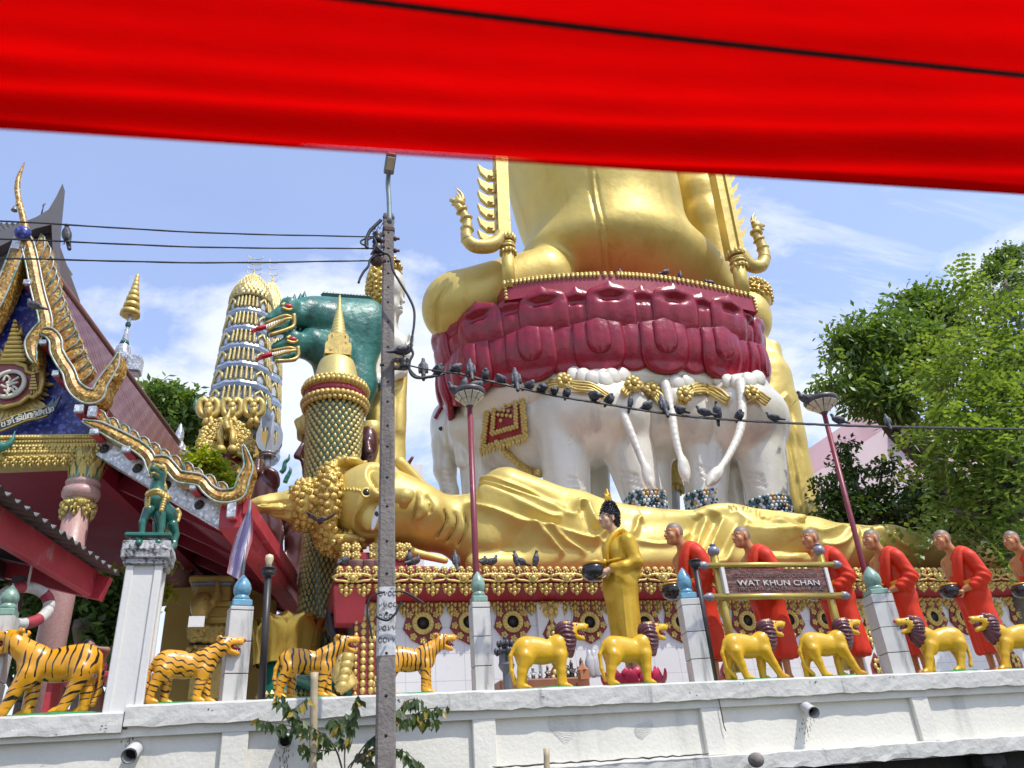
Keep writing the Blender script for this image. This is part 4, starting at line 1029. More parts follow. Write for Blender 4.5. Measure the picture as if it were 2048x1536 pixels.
# frieze: a run of beads, a scroll row, and two rows of hanging leaves
b=MB(); x=XL+.05
while x<20:
    b.lathe([(.045,-.02),(.058,.0),(.048,.03),(.02,.05),(0,.055)],(x,YF+.01,zA-.02),8); 
    for k in range(5):
        a=2*math.pi*k/5; b.ell((x+.038*math.cos(a),YF-.02,zA-.045+.038*math.sin(a)),(.022,.018,.022),6,4)
    b.ell((x,YF-.035,zA-.045),(.02,.015,.02),6,4); x+=.135
bsub(b,'bead_row',goldr)
b=MB(); x=XL+.25; i=0; zm=(zB_+zC_)/2
while x<20:
    for s in(-1,1):
        pts=[(x+s*(.26-.21*t)*1.0*math.cos(t*4.4)*(1-.35*t)+s*.02,YF-.02,zm-.005+.07*math.sin(t*4.4+.3)*(1-.2*t)) for t in np.linspace(0,1,12)]
        b.tube(pts,[.020*(1-.5*k/11)+.008 for k in range(12)],6)
        b.tube(curve([(x+s*.05,YF-.01,zm-.06),(x+s*.15,YF-.03,zm-.045),(x+s*.25,YF-.02,zm-.03),(x+s*.30,YF-.01,zm+.03)],4),[.018]*12+[.006],6)
        b.ell((x+s*.10,YF-.03,zm+.03),(.04,.03,.035),8,5); b.ell((x+s*.19,YF-.03,zm+.045),(.035,.03,.03),8,5)
    b.ell((x,YF-.03,zm),(.05,.045,.05),8,6); b.ell((x,YF-.035,zm+.05),(.028,.03,.035),8,5)
    x+=.575
bsub(b,'scroll_row',goldr)
def leafdrop(b,c,w,h,yaw=None,dn=0.0):
    "hanging leaf ornament: middle tongue with two curled side leaves (c = top middle)"
    x,y,z=c
    def pt(u,v,o): 
        q=np.array([u*w,-o+dn*v,-v*h]); 
        if yaw is not None: q=np.array([q[0]*math.cos(yaw)-q[1]*math.sin(yaw),q[0]*math.sin(yaw)+q[1]*math.cos(yaw),q[2]])
        return np.array([x,y,z])+q
    def lobe(pts,ctr,o0=.0,o1=.05):
        n=len(pts); V=[pt(u,v,o0) for u,v in pts]+[pt(ctr[0]+(u-ctr[0])*.55,ctr[1]+(v-ctr[1])*.55,o1*.8) for u,v in pts]+[pt(*ctr,o1)]
        F=[(i,(i+1)%n,n+(i+1)%n,n+i) for i in range(n)]+[(n+i,n+(i+1)%n,2*n) for i in range(n)]; b.add(V,F,True)
    lobe([(0,1),(-.16,.80),(-.12,.66),(0,.55),(.12,.66),(.16,.80)],(0,.78),.0,.05)
    lobe([(0,.72),(-.17,.52),(-.13,.30),(0,.12),(.13,.30),(.17,.52)],(0,.42),.01,.07)
    for s in(-1,1):
        lobe([(s*.06,.12),(s*.30,.0),(s*.48,.02),(s*.46,.26),(s*.36,.40),(s*.20,.34)],(s*.32,.18),.0,.06)
        lobe([(s*.12,.36),(s*.30,.36),(s*.42,.44),(s*.34,.66),(s*.22,.82),(s*.16,.60)],(s*.27,.55),.0,.05)
    lobe([(-.14,0),(.14,0),(.12,.14),(0,.24),(-.12,.14)],(0,.08),.01,.06)
b=MB(); x=XL+.16; hh=zC_-.02-zrow(1193)
while x<20: leafdrop(b,(x,YF+.04,zC_-.01),.255,hh); x+=.265
bsub(b,'leaf_drop_row',goldr)
b=MB(); x=XL+.9; zl0=zw+.02; hl=zl0-float(P(900,1235,YW)[2])
while x<20: leafdrop(b,(x,YW-.02,zl0),.185,hl); x+=.190
bsub(b,'small_leaf_row',goldr)
# medallion vents on the wall
ventd=mat('vent_dark',(.015,.014,.014),.6); mred=mat('medallion_red',(.20,.018,.02),.5,0,.2,10)
def medallion(px,py):
    c=P(px,py,YW); x,z=c[0],c[2]; s=1.0
    root=b=MB(); out=[(-.27,.36),(.27,.36),(.24,.14),(.31,-.10),(.17,-.27),(0,-.36),(-.17,-.27),(-.31,-.10),(-.24,.14)]
    b.prism([(x+u,YW-.03,z+v) for u,v in out],(0,.028,0)); m=bsub(b,'medallion',mred)
    b=MB(); b.lathe([(.10,0),(.10,.05),(.15,.055),(.175,.03),(.175,0)],(x,YW-.03,z-.02),24,axis=np.array([[1,0,0],[0,0,-1],[0,1,0]]))
    for k in range(9):
        a=-math.pi/2+2*math.pi*k/9; rx=.235
        if abs(a-math.pi/2)<.4: continue
        cx_,cz_=x+rx*math.cos(a)*1.0,z-.02+rx*math.sin(a)*1.12
        for t in range(5): 
            aa=2*math.pi*t/5; b.ell((cx_+.034*math.cos(aa),YW-.045,cz_+.034*math.sin(aa)),(.026,.025,.026),6,4)
        b.ell((cx_,YW-.06,cz_),(.022,.02,.022),6,4)
    for k in range(16):
        a=2*math.pi*k/16; b.box((x+.135*math.cos(a),YW-.09,z-.02+.135*math.sin(a)),(.022,.01,.008),R=rotm(0,-math.degrees(a),0))
    o=b.build('medallion_rim',goldr); o.parent=m; o.matrix_parent_inverse=m.matrix_parent_inverse@Matrix.Identity(4); o.matrix_parent_inverse=Matrix.Identity(4)
    b=MB(); b.lathe([(.099,0),(0,.001)],(x,YW-.045,z-.02),20,axis=np.array([[1,0,0],[0,0,-1],[0,1,0]])); o=b.build('vent_hole',ventd); o.parent=m; o.matrix_parent_inverse=Matrix.Identity(4)
for px,py in ((845,1245),(937,1243),(1024,1242),(1177,1243),(1287,1243),(1358,1243),(1492,1240),(1576,1238),(1647,1237),(1788,1236),(1864,1232),(1922,1232),(2042,1230),(2120,1228)): medallion(px,py)
# pilasters with diamonds
for px in (756,1105,1441,1737,2010):
    b=MB(); b2=MB(); b3=MB(); c=P(px,1268,YW-.06); x,z=c[0],c[2]
    b.box((x,YW-.03,(2.2+zw)/2),(.23,.03,(zw-2.2)/2-.005),bev=.01)
    for zz,w_ in ((2.95,.30),(2.85,.36),(2.72,.42)): b.box((x,YW-.08,zz),(w_,.10+.05*(w_-.3),.05),bev=.015)
    b3.tube([(x-.34,YW-.19,2.80),(x+.34,YW-.19,2.80)],.09,12)
    b2.prism([(x,YW-.07,z+.28),(x+.17,YW-.07,z),(x,YW-.07,z-.28),(x-.17,YW-.07,z)],(0,.008,0),mi=1)
    for k in range(8):
        a=2*math.pi*k/8; b2.ell((x+.075*math.cos(a),YW-.085,z+.11*math.sin(a)),(.045,.03,.06),6,4)
    b2.ell((x,YW-.10,z),(.04,.03,.045),8,5); b2.ell((x,YW-.085,z+.2),(.03,.025,.05),6,4); b2.ell((x,YW-.085,z-.2),(.03,.025,.05),6,4)
    zc=float(P(px,1215,YW-.06)[2]); leafdrop(b2,(x,YW-.062,zc+.10),.34,.34)
    zc=3.05; b2.prism([(x-.15,YW-.07,zc),(x+.15,YW-.07,zc),(x+.14,YW-.07,zc+.16),(x,YW-.07,zc+.36),(x-.14,YW-.07,zc+.16)],(0,.008,0),mi=1)
    for k in range(6): b2.ell((x+.06*math.cos(k*1.05),YW-.085,zc+.13+.09*math.sin(k*1.05)),(.04,.03,.05),6,4)
    bsub(b,'pilaster',white); bsub(b2,'diamond_ornament',[goldr,mred]); bsub(b3,'gold_roll',gold)
# left end: plain red cheek and studded post
b=MB(); A=[P(668,1172,YF+.02),P(735,1172,YF+.02),P(726,1246,YF+.3),P(672,1246,YF+.3)]; b.prism(A,(0,.35,0)); bsub(b,'red_cheek',redf)
b=MB(); T_=P(738,1236,YW-.1); B_=P(720,1365,YW-.1); b.box((T_[0]-.02,YW-.0,(T_[2]+2.2)/2),(.2,.1,(T_[2]-2.2)/2)); bsub(b,'end_post',mred)
b=MB(); z=T_[2]
while z>2.6:
    for s in(-1,1): b.ell((T_[0]-.02+s*.06,YW-.11,z),(.05,.03,.055),6,4); b.ell((T_[0]-.02+s*.17,YW-.11,z-.05),(.035,.03,.05),6,4)
    z-=.105
bsub(b,'post_studs',goldr)
# pillow blocks under the head
pl=empty('pillow',P(745,1120,12.9),0,'stacked maroon pillow with gold lotus corners under the golden head','pillow')
b=MB(); a=P(695,1098,12.7); c=P(812,1098,12.7); z0=zA-.05
b.box(((a[0]+c[0])/2,13.1,z0+.25),((c[0]-a[0])/2,.45,.25),bev=.05); a2=P(678,1125,12.6); c2_=P(870,1125,12.6); b.box(((a2[0]+c2_[0])/2,13.1,z0+.08),((c2_[0]-a2[0])/2,.55,.16),bev=.03); inpar(b.build('cushion',maroon),pl)
for px in (692,712,748,768,800,814):
    for py in (1096,1112):
        b=MB(); q=P(px,py,12.62)
        for k in range(7): b.ell(q+np.array([.05*math.cos(k*.9),-.01,.05*math.sin(k*.9)]),(.04,.04,.045),6,4)
        b.ell(q+np.array([0,-.04,0]),(.035,.03,.035),6,4)
        inpar(b.build('gold_flower',goldr),pl)
cup=mat('clay_cup',(.28,.19,.15),.6)
for i,px in enumerate((712,738,754)):
    q=P(px,1132,12.45); b=MB(); b.lathe([(.10,0),(.12,.22),(.13,.24),(.11,.24),(.09,.03),(0,.03)],(q[0],12.42,zA-.02),16); tag(b.build('clay_cup',cup),['brown clay cup furthest left on the base under the golden head','brown clay cup in the middle of three under the golden head','brown clay cup next to the concrete pole under the golden head'][i],'cup','clay cups under the reclining head')
# ------------------------------------------------------------------ lotus throne
TC=np.array([9.4,20.0]); TA,TB,TY=5.3,2.8,-.17; z1,z2,z3=11.95,13.45,14.72
def onell(t,s=1.0,r=0.0):
    x,y=TA*s*math.cos(t),TB*s*math.sin(t); nx,ny=math.cos(t)/TA,math.sin(t)/TB; l=math.hypot(nx,ny); x+=nx/l*r; y+=ny/l*r
    c,s_=math.cos(TY),math.sin(TY); return TC[0]+c*x-s_*y,TC[1]+s_*x+c*y
_ts=np.linspace(0,2*math.pi,2000); _pts=np.array([onell(t) for t in _ts]); _arc=np.concatenate([[0],np.cumsum(np.hypot(*np.diff(_pts,axis=0).T))]); PER=_arc[-1]
def tat(s): return float(np.interp(s%PER,_arc,_ts))
_px=np.array([proj((x,y,z1))[0] for x,y in _pts]); _front=_pts[:,1]<TC[1]
i0=int(np.argmin(np.where(_front,abs(_px-1205),1e9))); S0=_arc[i0]
throne=empty('lotus_throne',(TC[0],TC[1],z1),0,'huge crimson lotus throne of two petal tiers carried by white elephants','throne')
def tier(zb,zt,down,npet,ph):
    for k in range(npet):
        wide=(k%2==0); s0=S0+PER*(k+ph)/npet; W=(1.26 if wide else 1.0)*PER/npet*.60; off=.10 if wide else .0
        b=MB()
        def surf(u,v,th,scale=1.0,o=0,v1=1.0):
            vv=v
            if vv<.5: ww=1.0-.03*(1-vv/.5)
            else: ww=max(0.0,1-((vv-.5)/.5)**3.2)**.5
            s=s0+u*W*ww*scale; t=tat(s)
            H=abs(zt-zb)
            pv=vv*v1
            r=off+o+.20*math.sin(math.pi*min(1,.12+pv*.88))**.9-.045*u*u-th*(.16)
            if down: r+=.10*max(0,pv-.8)/.2-.28*pv; z=zt-H*pv*(1.0 if wide else .93)+ (.10*(1-abs(u))*(1-pv)**3)
            else:
                r+=-.10+.20*pv; z=zb+H*pv*(1.03 if wide else .97)-(.10*math.exp(-(u/.18)**2)*max(0,pv-.7)/.3*(-1))
            r+=.03*math.cos(u*math.pi*3)*(1-pv)*pv*4*.6
            if not down and th<.5 and o==0 and scale==1.0:
                lp=min(1,max(0,(pv-.70)/.10)); r+=.11*lp*(1-u*u*.7)-.13*math.exp(-((u/.42)**2+((pv-.64)/.085)**2)**2)*(1 if wide else .6)
            x,y=onell(t,.97,r); return (x,y,z)
        V=[];nu=15;nv=24
        for j in range(nv):
            v=1-(1-j/(nv-1))**1.5
            V+= [surf(-1+2*i/(nu-1),v,0) for i in range(nu)]+[surf(1-2*i/(nu-1),v,1) for i in range(nu)]
        b.grid(V,nv,2*nu,True,wrap=True)
        if wide and down:
            V=[]; nu2=9; nv2=10
            for j in range(nv2):
                v=1-(1-j/(nv2-1))**1.5
                V+=[surf((-1+2*i/(nu2-1)),v,-.55,.46,0,.66 if down else .80) for i in range(nu2)]+[surf(1-2*i/(nu2-1),v,.6,.46,0,.66 if down else .80) for i in range(nu2)]
            b.grid(V,nv2,2*nu2,True,wrap=True)
        inpar(b.build('petal',petalm),throne)
NP=26
tier(z1,z2,True,NP,0); tier(z2-.12,z3,False,NP,.5)
b=MB()
V=[]
for z,s in((z1+.35,.90),(z2-.2,.96),(z2+.2,.95),(z3-.2,.93),(z3-.05,.7),(z3,.02)):
    for k in range(64): 
        x,y=onell(2*math.pi*k/64,s); V.append((x,y,z))
b.grid(V,6,64,True,wrap=True); inpar(b.build('throne_core',petalm),throne)
b=MB(); V=[]
for z,s in((10.9,.55),(11.3,.74),(11.9,.86),(12.35,.90),(12.4,.1)):
    for k in range(64):
        x,y=onell(2*math.pi*k/64,s); V.append((x,y,z))
b.grid(V,5,64,True,wrap=True); inpar(b.build('white_drum',pearl),throne)
# seat slab with gold fringe
zs=15.12
fr=[Pz(px,py,zs) for px,py in curve([(1008,566),(1090,555),(1180,549),(1250,549),(1330,556),(1420,572),(1507,592)],5)]
pl_=[tuple(q[:2]) for q in fr]; bk=[(fr[-1][0]+.3,22.2),(fr[0][0]-.1,22.4)]
b=MB(); b.prism([(x,y,zs) for x,y in pl_+bk],(0,0,-.62)); inpar(b.build('seat_slab',maroon),throne)
b=MB()
for i in range(len(pl_)-1):
    n_=int(max(1,round(math.hypot(pl_[i+1][0]-pl_[i][0],pl_[i+1][1]-pl_[i][1])/.14)))
    for k in range(n_):
        t=k/n_; x=pl_[i][0]+(pl_[i+1][0]-pl_[i][0])*t; y=pl_[i][1]+(pl_[i+1][1]-pl_[i][1])*t
        b.ell((x,y-.02,zs+.02),(.08,.06,.055),6,4); b.lathe([(.07,0),(.05,-.07),(0,-.14)],(x,y-.015,zs-.01),6)
x,y=pl_[0]; 
for k in range(5): b.ell((x+.03,y-.02,zs-.08-.12*k),(.06,.05,.06),6,4)
x,y=pl_[-1]
for k in range(5): b.ell((x-.03,y-.02,zs-.08-.12*k),(.06,.05,.06),6,4)
inpar(b.build('gold_fringe',goldr),throne)

# ------------------------------------------------------------------ seated golden Buddha seen from behind
big=empty('seated_buddha',(8.9,20.3,zs),0,'gigantic golden Buddha seated on the crimson lotus, seen from behind','buddha statue')
pr=chpx([(1165,150,20.5),(1172,330,20.4),(1196,420,20.4),(1215,480,20.4)],[168,152,150,150],1.0)
pr+=[epx((1235,540,20.3),200,62,150,1.2),epx((1350,560,20.0),110,44,90,.8),cpx((1300,548,20.2),(1468,588,19.2),62,20,1.0)]
pr+=[cpx((928,614,20.0),(1085,562,19.5),74,66,.5),epx((905,618,20.2),58,66,60,.4)]
pr+=chpx([(1386,250,20.6),(1398,400,20.3),(1412,450,20.2),(1452,575,19.8)],[54,56,52,26],.25)
pr+=[cpx((990,60,20.6),(1340,70,20.6),70,70,.8),epx((1165,-70,20.6),85,105,85,.3)]
V,F=sdf(pr,.06,.5,3); N=normals(V,F)
V=relief(V,N,[([(1178,335),(1186,400),(1202,470),(1206,548)],3.5,-.10,0),([(1189,335),(1197,400),(1213,470),(1217,548)],3.5,-.10,0),
 ([(1186,320),(1192,400),(1208,470),(1212,560)],6,.08,0),
 ([(898,566),(876,600),(872,640),(878,662)],3.5,-.08,.03)]); V=lap(V,F,1)
inpar(skin('body',(V,F),gold),big)
# two naga posts carry the back screen: pilaster, round column, naga arm, comb of fins
def npost(lab,Y,box,wb,colm,rc,arm,ar,fins,side,head):
    root=empty('naga_post',P(*colm[1],Y),0,lab,'naga post','gold naga posts behind the seated Buddha')
    b=MB(); q=[P(*p,Y) for p in box]; n=len(q)
    for i in range(n-1):
        a,c=q[i],q[i+1]; w_=m_(wb,c); V=[]
        for p in(a,c): V+=[p+np.array([-w_,-.12,0]),p+np.array([w_,-.12,0]),p+np.array([w_,.3,0]),p+np.array([-w_,.3,0])]
        b.add(V,[(0,1,5,4),(1,2,6,5),(2,3,7,6),(3,0,4,7),(0,3,2,1),(4,5,6,7)])
        w2=m_(wb*.42,c); s_=side*w_*1.0; V=[]
        for p in(a,c): V+=[p+np.array([s_-w2,-.2,0]),p+np.array([s_+w2,-.2,0]),p+np.array([s_+w2,.25,0]),p+np.array([s_-w2,.25,0])]
        b.add(V,[(0,1,5,4),(1,2,6,5),(2,3,7,6),(3,0,4,7),(0,3,2,1),(4,5,6,7)])
    inpar(b.build('pilaster',gold),root)
    b=MB(); a,c=P(*colm[0],Y),P(*colm[1],Y); r=m_(rc,c); b.tube([a,c],r,20); inpar(b.build('column',gold),root)
    b=MB()
    for k,(dz,rr) in enumerate(((.0,1.18),(-.12,1.3),(-.24,1.14),(.15,1.35))): b.lathe([(r*rr*.92,-.05),(r*rr,0),(r*rr*.92,.05)],a+np.array([0,0,dz]),20)
    for k in range(12):
        aa=2*math.pi*k/12; b.ell(a+np.array([r*1.2*math.cos(aa),r*1.2*math.sin(aa),.22]),(.07,.07,.13),6,5); b.ell(a+np.array([r*1.15*math.cos(aa),r*1.15*math.sin(aa),-.32]),(.06,.06,.09),6,5)
    inpar(b.build('lotus_ring',goldr),root)
    b=MB(); cp=curve([P(*p,Y-.05) for p in arm],5); b.tube(cp,[float(np.interp(i/(len(cp)-1),np.linspace(0,1,len(ar)),[m_(x,cp[0]) for x in ar])) for i in range(len(cp))],12)
    for i in range(6,len(cp)-2,4):
        t=cp[i+1]-cp[i]; t/=np.linalg.norm(t); nn=np.cross(t,(0,1,0)); 
        b.lathe([(.16,-.05),(.22,.0),(.15,.06)],cp[i],12,axis=np.stack([nn,np.array([0,1.,0]),t],1))
    inpar(b.build('naga_neck',goldr),root)
    b=MB(); h=P(*head,Y-.05); sx=side
    b.ell(h,(.20,.15,.17),10,7); b.tube([h,h+np.array([sx*.30,0,.06])],[.13,.05],8); b.tube([h+np.array([0,0,-.1]),h+np.array([sx*.24,0,-.12])],[.08,.03],8)
    for k,(dx,dz) in enumerate(((-.05,.28),(.08,.42),(.22,.62))): b.tube(curve([h+np.array([-sx*dx*.6,0,.08]),h+np.array([sx*.02-sx*dx*.5,0,dz*.6]),h+np.array([sx*.10,0,dz])],4),[.08,.07,.065,.06,.05,.04,.03,.02,.008],6)
    b.tube([h+np.array([-sx*.1,0,.05]),h+np.array([-sx*.22,0,.24])],[.07,.01],6)
    inpar(b.build('naga_head',goldr),root)
    b=MB()
    for (x0,y0,x1,y1) in fins:
        dx,dy=x1-x0,y1-y0
        A=[(x0,y0+9),(x0+dx*.45,y0+dy*.2+12),(x0+dx*.85,y0+dy*.55+6),(x1,y1),(x0+dx*.72,y0+dy*.5-3),(x0+dx*.4,y0+dy*.15-5),(x0,y0-8)]
        b.prism([P(*p,Y-.05) for p in A],(0,.16,0))
        b.ell(P(x0+dx*.3,y0+4,Y-.06),(.10,.05,.06),6,4)
    inpar(b.build('comb_fin',goldr),root)
npost('gold naga post left of the seated Buddha',18.2,[(1002,200),(1004,335),(1010,480)],11,[(1015,490),(1018,580)],13,[(1004,470),(985,490),(950,492),(933,475),(935,448),(926,425),(914,410)],[14,15,14,12,10,8,7],[(991,y,956,y-20) for y in range(348,490,26)],-1,(918,405))
npost('gold naga post right of the seated Buddha',17.6,[(1405,200),(1436,345),(1470,512)],12,[(1475,520),(1487,595)],14,[(1480,505),(1500,530),(1522,532),(1529,512),(1522,488),(1513,470),(1514,452)],[14,14,13,12,10,8,7],[(1450+(y-360)*.20,y,1472+(y-360)*.20,y-20) for y in range(362,480,22)],1,(1514,452))

# ------------------------------------------------------------------ white elephants under the throne
def groove(c): return (c,2.2,-.05,0)
def make_ele(lab,prims,strokes,vox=.055):
    root=empty('white_elephant',P(*lab[1]),0,lab[0],'elephant statue','white elephants carrying the lotus throne')
    V,F=sdf(prims,vox,.18,1); N=normals(V,F); V=relief(V,N,strokes); o=inpar(skin('body',(V,F),pearl),root); return root,V,N
wr=lambda x,y,w_: [groove([(x-w_,y),(x-w_*.3,y+3),(x+w_*.3,y+9)]),groove([(x-w_*1.1,y+10),(x-w_*.2,y+12),(x+w_*.4,y+20)]),groove([(x-w_*.8,y+22),(x,y+24),(x+w_*.5,y+30)])]
pA=[epx((1180,838,18.9),100,84,105),epx((1235,840,18.6),62,78,85,.4)]+chpx([(1165,838,19.0),(1060,858,20.4),(965,862,21.6)],[88,86,76],.5)
pA+=[epx((905,868,22.6),42,62,60,.5),epx((890,840,22.7),26,34,40,.3)]+chpx([(892,890,22.4),(890,940,22.3),(900,985,22.2),(905,1020,22.2)],[30,22,17,13],.15)
pA+=[cpx((1125,860,18.9),(1140,1030,18.9),54,42,.18),cpx((1245,865,18.5),(1298,1035,18.3),54,38,.18),cpx((960,900,21.5),(965,1040,21.4),44,36,.18),cpx((1180,880,20.4),(1190,1040,20.4),38,32,.18),cpx((1000,900,22.4),(1005,1040,22.4),40,36,.4)]
pA+=[cpx((906,815,21.5),(924,925,21.2),9,13,.06),ell(P(930,850,21.6),(.26,.10,.85),rotm(0,8,0),.06),epx((1195,770,18.4),60,22,60,.3)]
eA,VA,NA=make_ele(('white elephant with a red saddle cloth at the left under the throne',(1180,1030,18.9)),pA,wr(1160,955,26)+wr(1270,945,30)+[groove([(884,938+k*11),(896,940+k*11),(908,938+k*11)]) for k in range(6)]+[groove([(898,812),(892,850),(898,900),(912,935)]),groove([(938,815),(946,860),(940,915)])])
b=MB(); b.ell(onsurf(VA,NA,884,858)[0],(.10,.06,.07)); inpar(b.build('eye',eyeb),eA)
b=MB(); b.tube(curve([onsurf(VA,NA,*q_)[0] for q_ in ((872,838),(880,822),(890,808),(900,800))],5),.09,7); inpar(b.build('head_cloth',maroon),eA)
pB=[epx((1330,832,18.7),70,78,90),cpx((1330,840,18.8),(1330,850,21.0),70,64,.4),epx((1290,850,18.8),44,70,70,.3),epx((1385,850,18.6),44,70,70,.3),cpx((1395,870,18.6),(1412,1030,18.4),42,34,.16),cpx((1300,880,19.2),(1310,1030,19.2),40,34,.35),epx((1335,775,18.3),46,18,46,.3)]
eB,VB,NB=make_ele(('white elephant seen from behind in the middle of three',(1335,1030,18.7)),pB,wr(1410,930,20))
pC=[epx((1475,835,18.0),76,78,85),cpx((1475,840,18.2),(1480,850,20.4),74,64,.4),epx((1520,845,18.2),50,72,70,.35),epx((1435,850,18.2),36,70,60,.3),cpx((1515,870,18.0),(1545,1045,17.9),52,38,.16),cpx((1425,880,18.4),(1418,1035,18.3),38,33,.16),epx((1485,775,17.7),46,18,46,.3)]
pC+=chpx([(1470,900,19.2),(1462,950,19.0),(1475,1010,18.9)],[26,24,18],.2)
eC,VC,NC=make_ele(('white elephant with an anklet at the right under the throne',(1490,1030,18.2)),pC,wr(1520,945,28)+wr(1425,935,18))
def tail(root,pts,Y,r0=13):
    cp=curve([P(x,y,Y-.15*i) for i,(x,y) in enumerate(pts)],5); n_=len(cp); R=[m_(r0*(1-.42*i/(n_-1)),cp[i]) for i in range(n_)]
    pr=chain(cp,R,.05); e=cp[-1]; d=cp[-1]-cp[-3]; d/=np.linalg.norm(d); u=np.cross(d,(0,1,0)); A=np.stack([u,np.array([0,1.,0]),d],1)
    pr+=[ell(e+d*.12,(.17,.12,.36),A,.1),cap(e+d*.3,e+d*.58,.08,.015,.08)]
    inpar(skin('tail',sdf(pr,.04,.08,2),pearl),root)
tail(eA,[(1212,758),(1232,800),(1255,850),(1280,910),(1294,945)],17.75,10.5); tail(eB,[(1330,768),(1342,820),(1352,880),(1366,930)],17.5,10); tail(eC,[(1480,764),(1484,810),(1480,860),(1458,910),(1432,948)],16.9,10.5)
# jagged mane of the rump cloth, garlands
def onsurf2(V,N,x,y,off): p,n_=onsurf(V,N,x,y); return p+n_*off
def garland(root,V,N,pts,w):
    b=MB(); cp=curve(pts,6)
    for k in range(4):
        line=[]
        for i,q in enumerate(cp):
            t=cp[min(i+1,len(cp)-1)]-cp[max(i-1,0)]; n2=np.array([-t[1],t[0]]); n2=n2/np.linalg.norm(n2)
            ww=w*(.75+.35*abs(math.sin(math.pi*i/len(cp)*2))); o=(k-1.5)/1.5*ww*.75
            line.append(onsurf2(V,N,q[0]+n2[0]*o,q[1]+n2[1]*o,.15))
        line=[line[0]]+[(line[i-1]+line[i]+line[i+1])/3 for i in range(1,len(line)-1)]+[line[-1]]; sm=[line[0]]+[(line[i-1]+2*line[i]+line[i+1])/4 for i in range(1,len(line)-1)]+[line[-1]]
        b.tube(sm,m_(w*.34,sm[0]),7)
    m=cp[len(cp)//2]; c=onsurf2(V,N,m[0],m[1],.22)
    for k in range(8): b.ell(c+np.array([.16*math.cos(k*.785),-.02,.16*math.sin(k*.785)]),(.10,.09,.10),6,4)
    b.ell(c+np.array([0,-.1,0]),(.09,.08,.09),8,5)
    inpar(b.build('garland',goldr),root)
g8=lambda L:[(820+x/2.438,680+y/2.438) for x,y in L]
VV_=np.vstack([VA,VB,VC]); NN_=np.vstack([NA,NB,NC]); _qx,_qy=proj(VV_); _qd=(VV_-CC)@CF; _qf=(NN_*(CC-VV_)).sum(1)>0
def onsurf(V,N,x,y):
    if V is not VV_:
        px,py=proj(V); d=(px-x)**2+(py-y)**2; d[(N*(CC-V)).sum(1)<=0]=1e9; i=int(np.argmin(d)); return V[i],N[i]
    d=(_qx-x)**2+(_qy-y)**2; I=np.where(_qf&(d<25))[0]; i=I[int(np.argmin(_qd[I]))] if len(I) else int(np.argmin(d)); return V[i],N[i]
garland(eA,VV_,NN_,g8([(545,222),(620,240),(700,222),(760,222),(820,232),(890,240),(965,285)]),9)
garland(eA,VV_,NN_,g8([(1035,268),(1060,240),(1095,228),(1120,224)]),10)
garland(eB,VV_,NN_,g8([(1120,224),(1165,240),(1200,275),(1238,322)]),10)
garland(eB,VV_,NN_,g8([(1312,322),(1325,290),(1345,262),(1365,248)]),10)
garland(eC,VV_,NN_,g8([(1365,248),(1410,240),(1480,258),(1550,300)]),10)
garland(eC,VV_,NN_,g8([(1605,292),(1640,272),(1680,268),(1735,305)]),9)
def scal(root,V,N,cols):
    b=MB()
    for x,y,w_ in cols: b.ell(onsurf2(V,N,x,y,.0),(w_*1.7,.12,.30),10,6,R=rotm(0,25*math.sin(x*1.7),0))
    inpar(b.build('rump_frill',pearl),root)
scal(eA,VA,NA,[(x,756-5*math.sin(i*1.3),.16) for i,x in enumerate(range(1132,1250,19))]); scal(eB,VB,NB,[(x,760-5*math.sin(i*1.3),.15) for i,x in enumerate(range(1298,1380,19))]); scal(eC,VC,NC,[(x,763-5*math.sin(i*1.3),.15) for i,x in enumerate(range(1402,1535,19))])
# saddle cloth draped on the flank
def drape(V,N,quad,nu,nv,off):
    out=[]; a,b_,c,d=[np.array(q,float) for q in quad]
    for i in range(nu):
        for j in range(nv):
            u,v=i/(nu-1),j/(nv-1); q=(a*(1-u)+b_*u)*(1-v)+(d*(1-u)+c*u)*v; out.append(onsurf2(V,N,q[0],q[1],off))
    G_=np.array(out).reshape(nu,nv,3)
    for _ in range(2): G_[1:-1,1:-1]=(G_[:-2,1:-1]+G_[2:,1:-1]+G_[1:-1,:-2]+G_[1:-1,2:]+2*G_[1:-1,1:-1])/6
    return G_
Q=[(983,778),(1048,762),(1057,872),(968,898)]
G_=drape(VA,NA,Q,14,18,.07); b=MB(); b.grid(G_.reshape(-1,3),14,18); V2=G_.reshape(-1,3)+np.array([.06,.10,0]); b.grid(V2,14,18)
edge=[]; sc=inpar(b.build('saddle_cloth',maroon),eA)
b=MB()
G2=drape(VA,NA,Q,30,40,.12)
for i in range(30):
    for j in range(40):
        u,v=i/29,j/39; e=min(u,1-u,1-v); 
        fr_=(e<.07) or (.20<e<.25)or(u>.32 and u<.68 and v<.62 and (i+2*j)%5==0)
        if fr_ and (i*7+j*3)%2==0: b.ell(G2[i,j],(.065,.05,.065),6,4)
for i in range(0,30,2): b.lathe([(.06,.02),(.05,-.08),(0,-.2)],G2[i,39]+np.array([0,-.02,-.02]),6)
o=b.build('cloth_beading',goldr); o.parent=eA; o.matrix_parent_inverse=sc.matrix_parent_inverse.copy()
b=MB(); b.tube(curve([onsurf2(VA,NA,*q,.05) for q in ((1000,882),(1018,905),(1040,925),(1065,938),(1090,944))],5),.10,8)
for i,q in enumerate(curve([(1000,882),(1018,905),(1040,925),(1065,938),(1090,944)],5)): b.ell(onsurf2(VA,NA,q[0],q[1],.12),(.10,.08,.10),6,4)
inpar(b.build('belly_strap',goldr),eA)
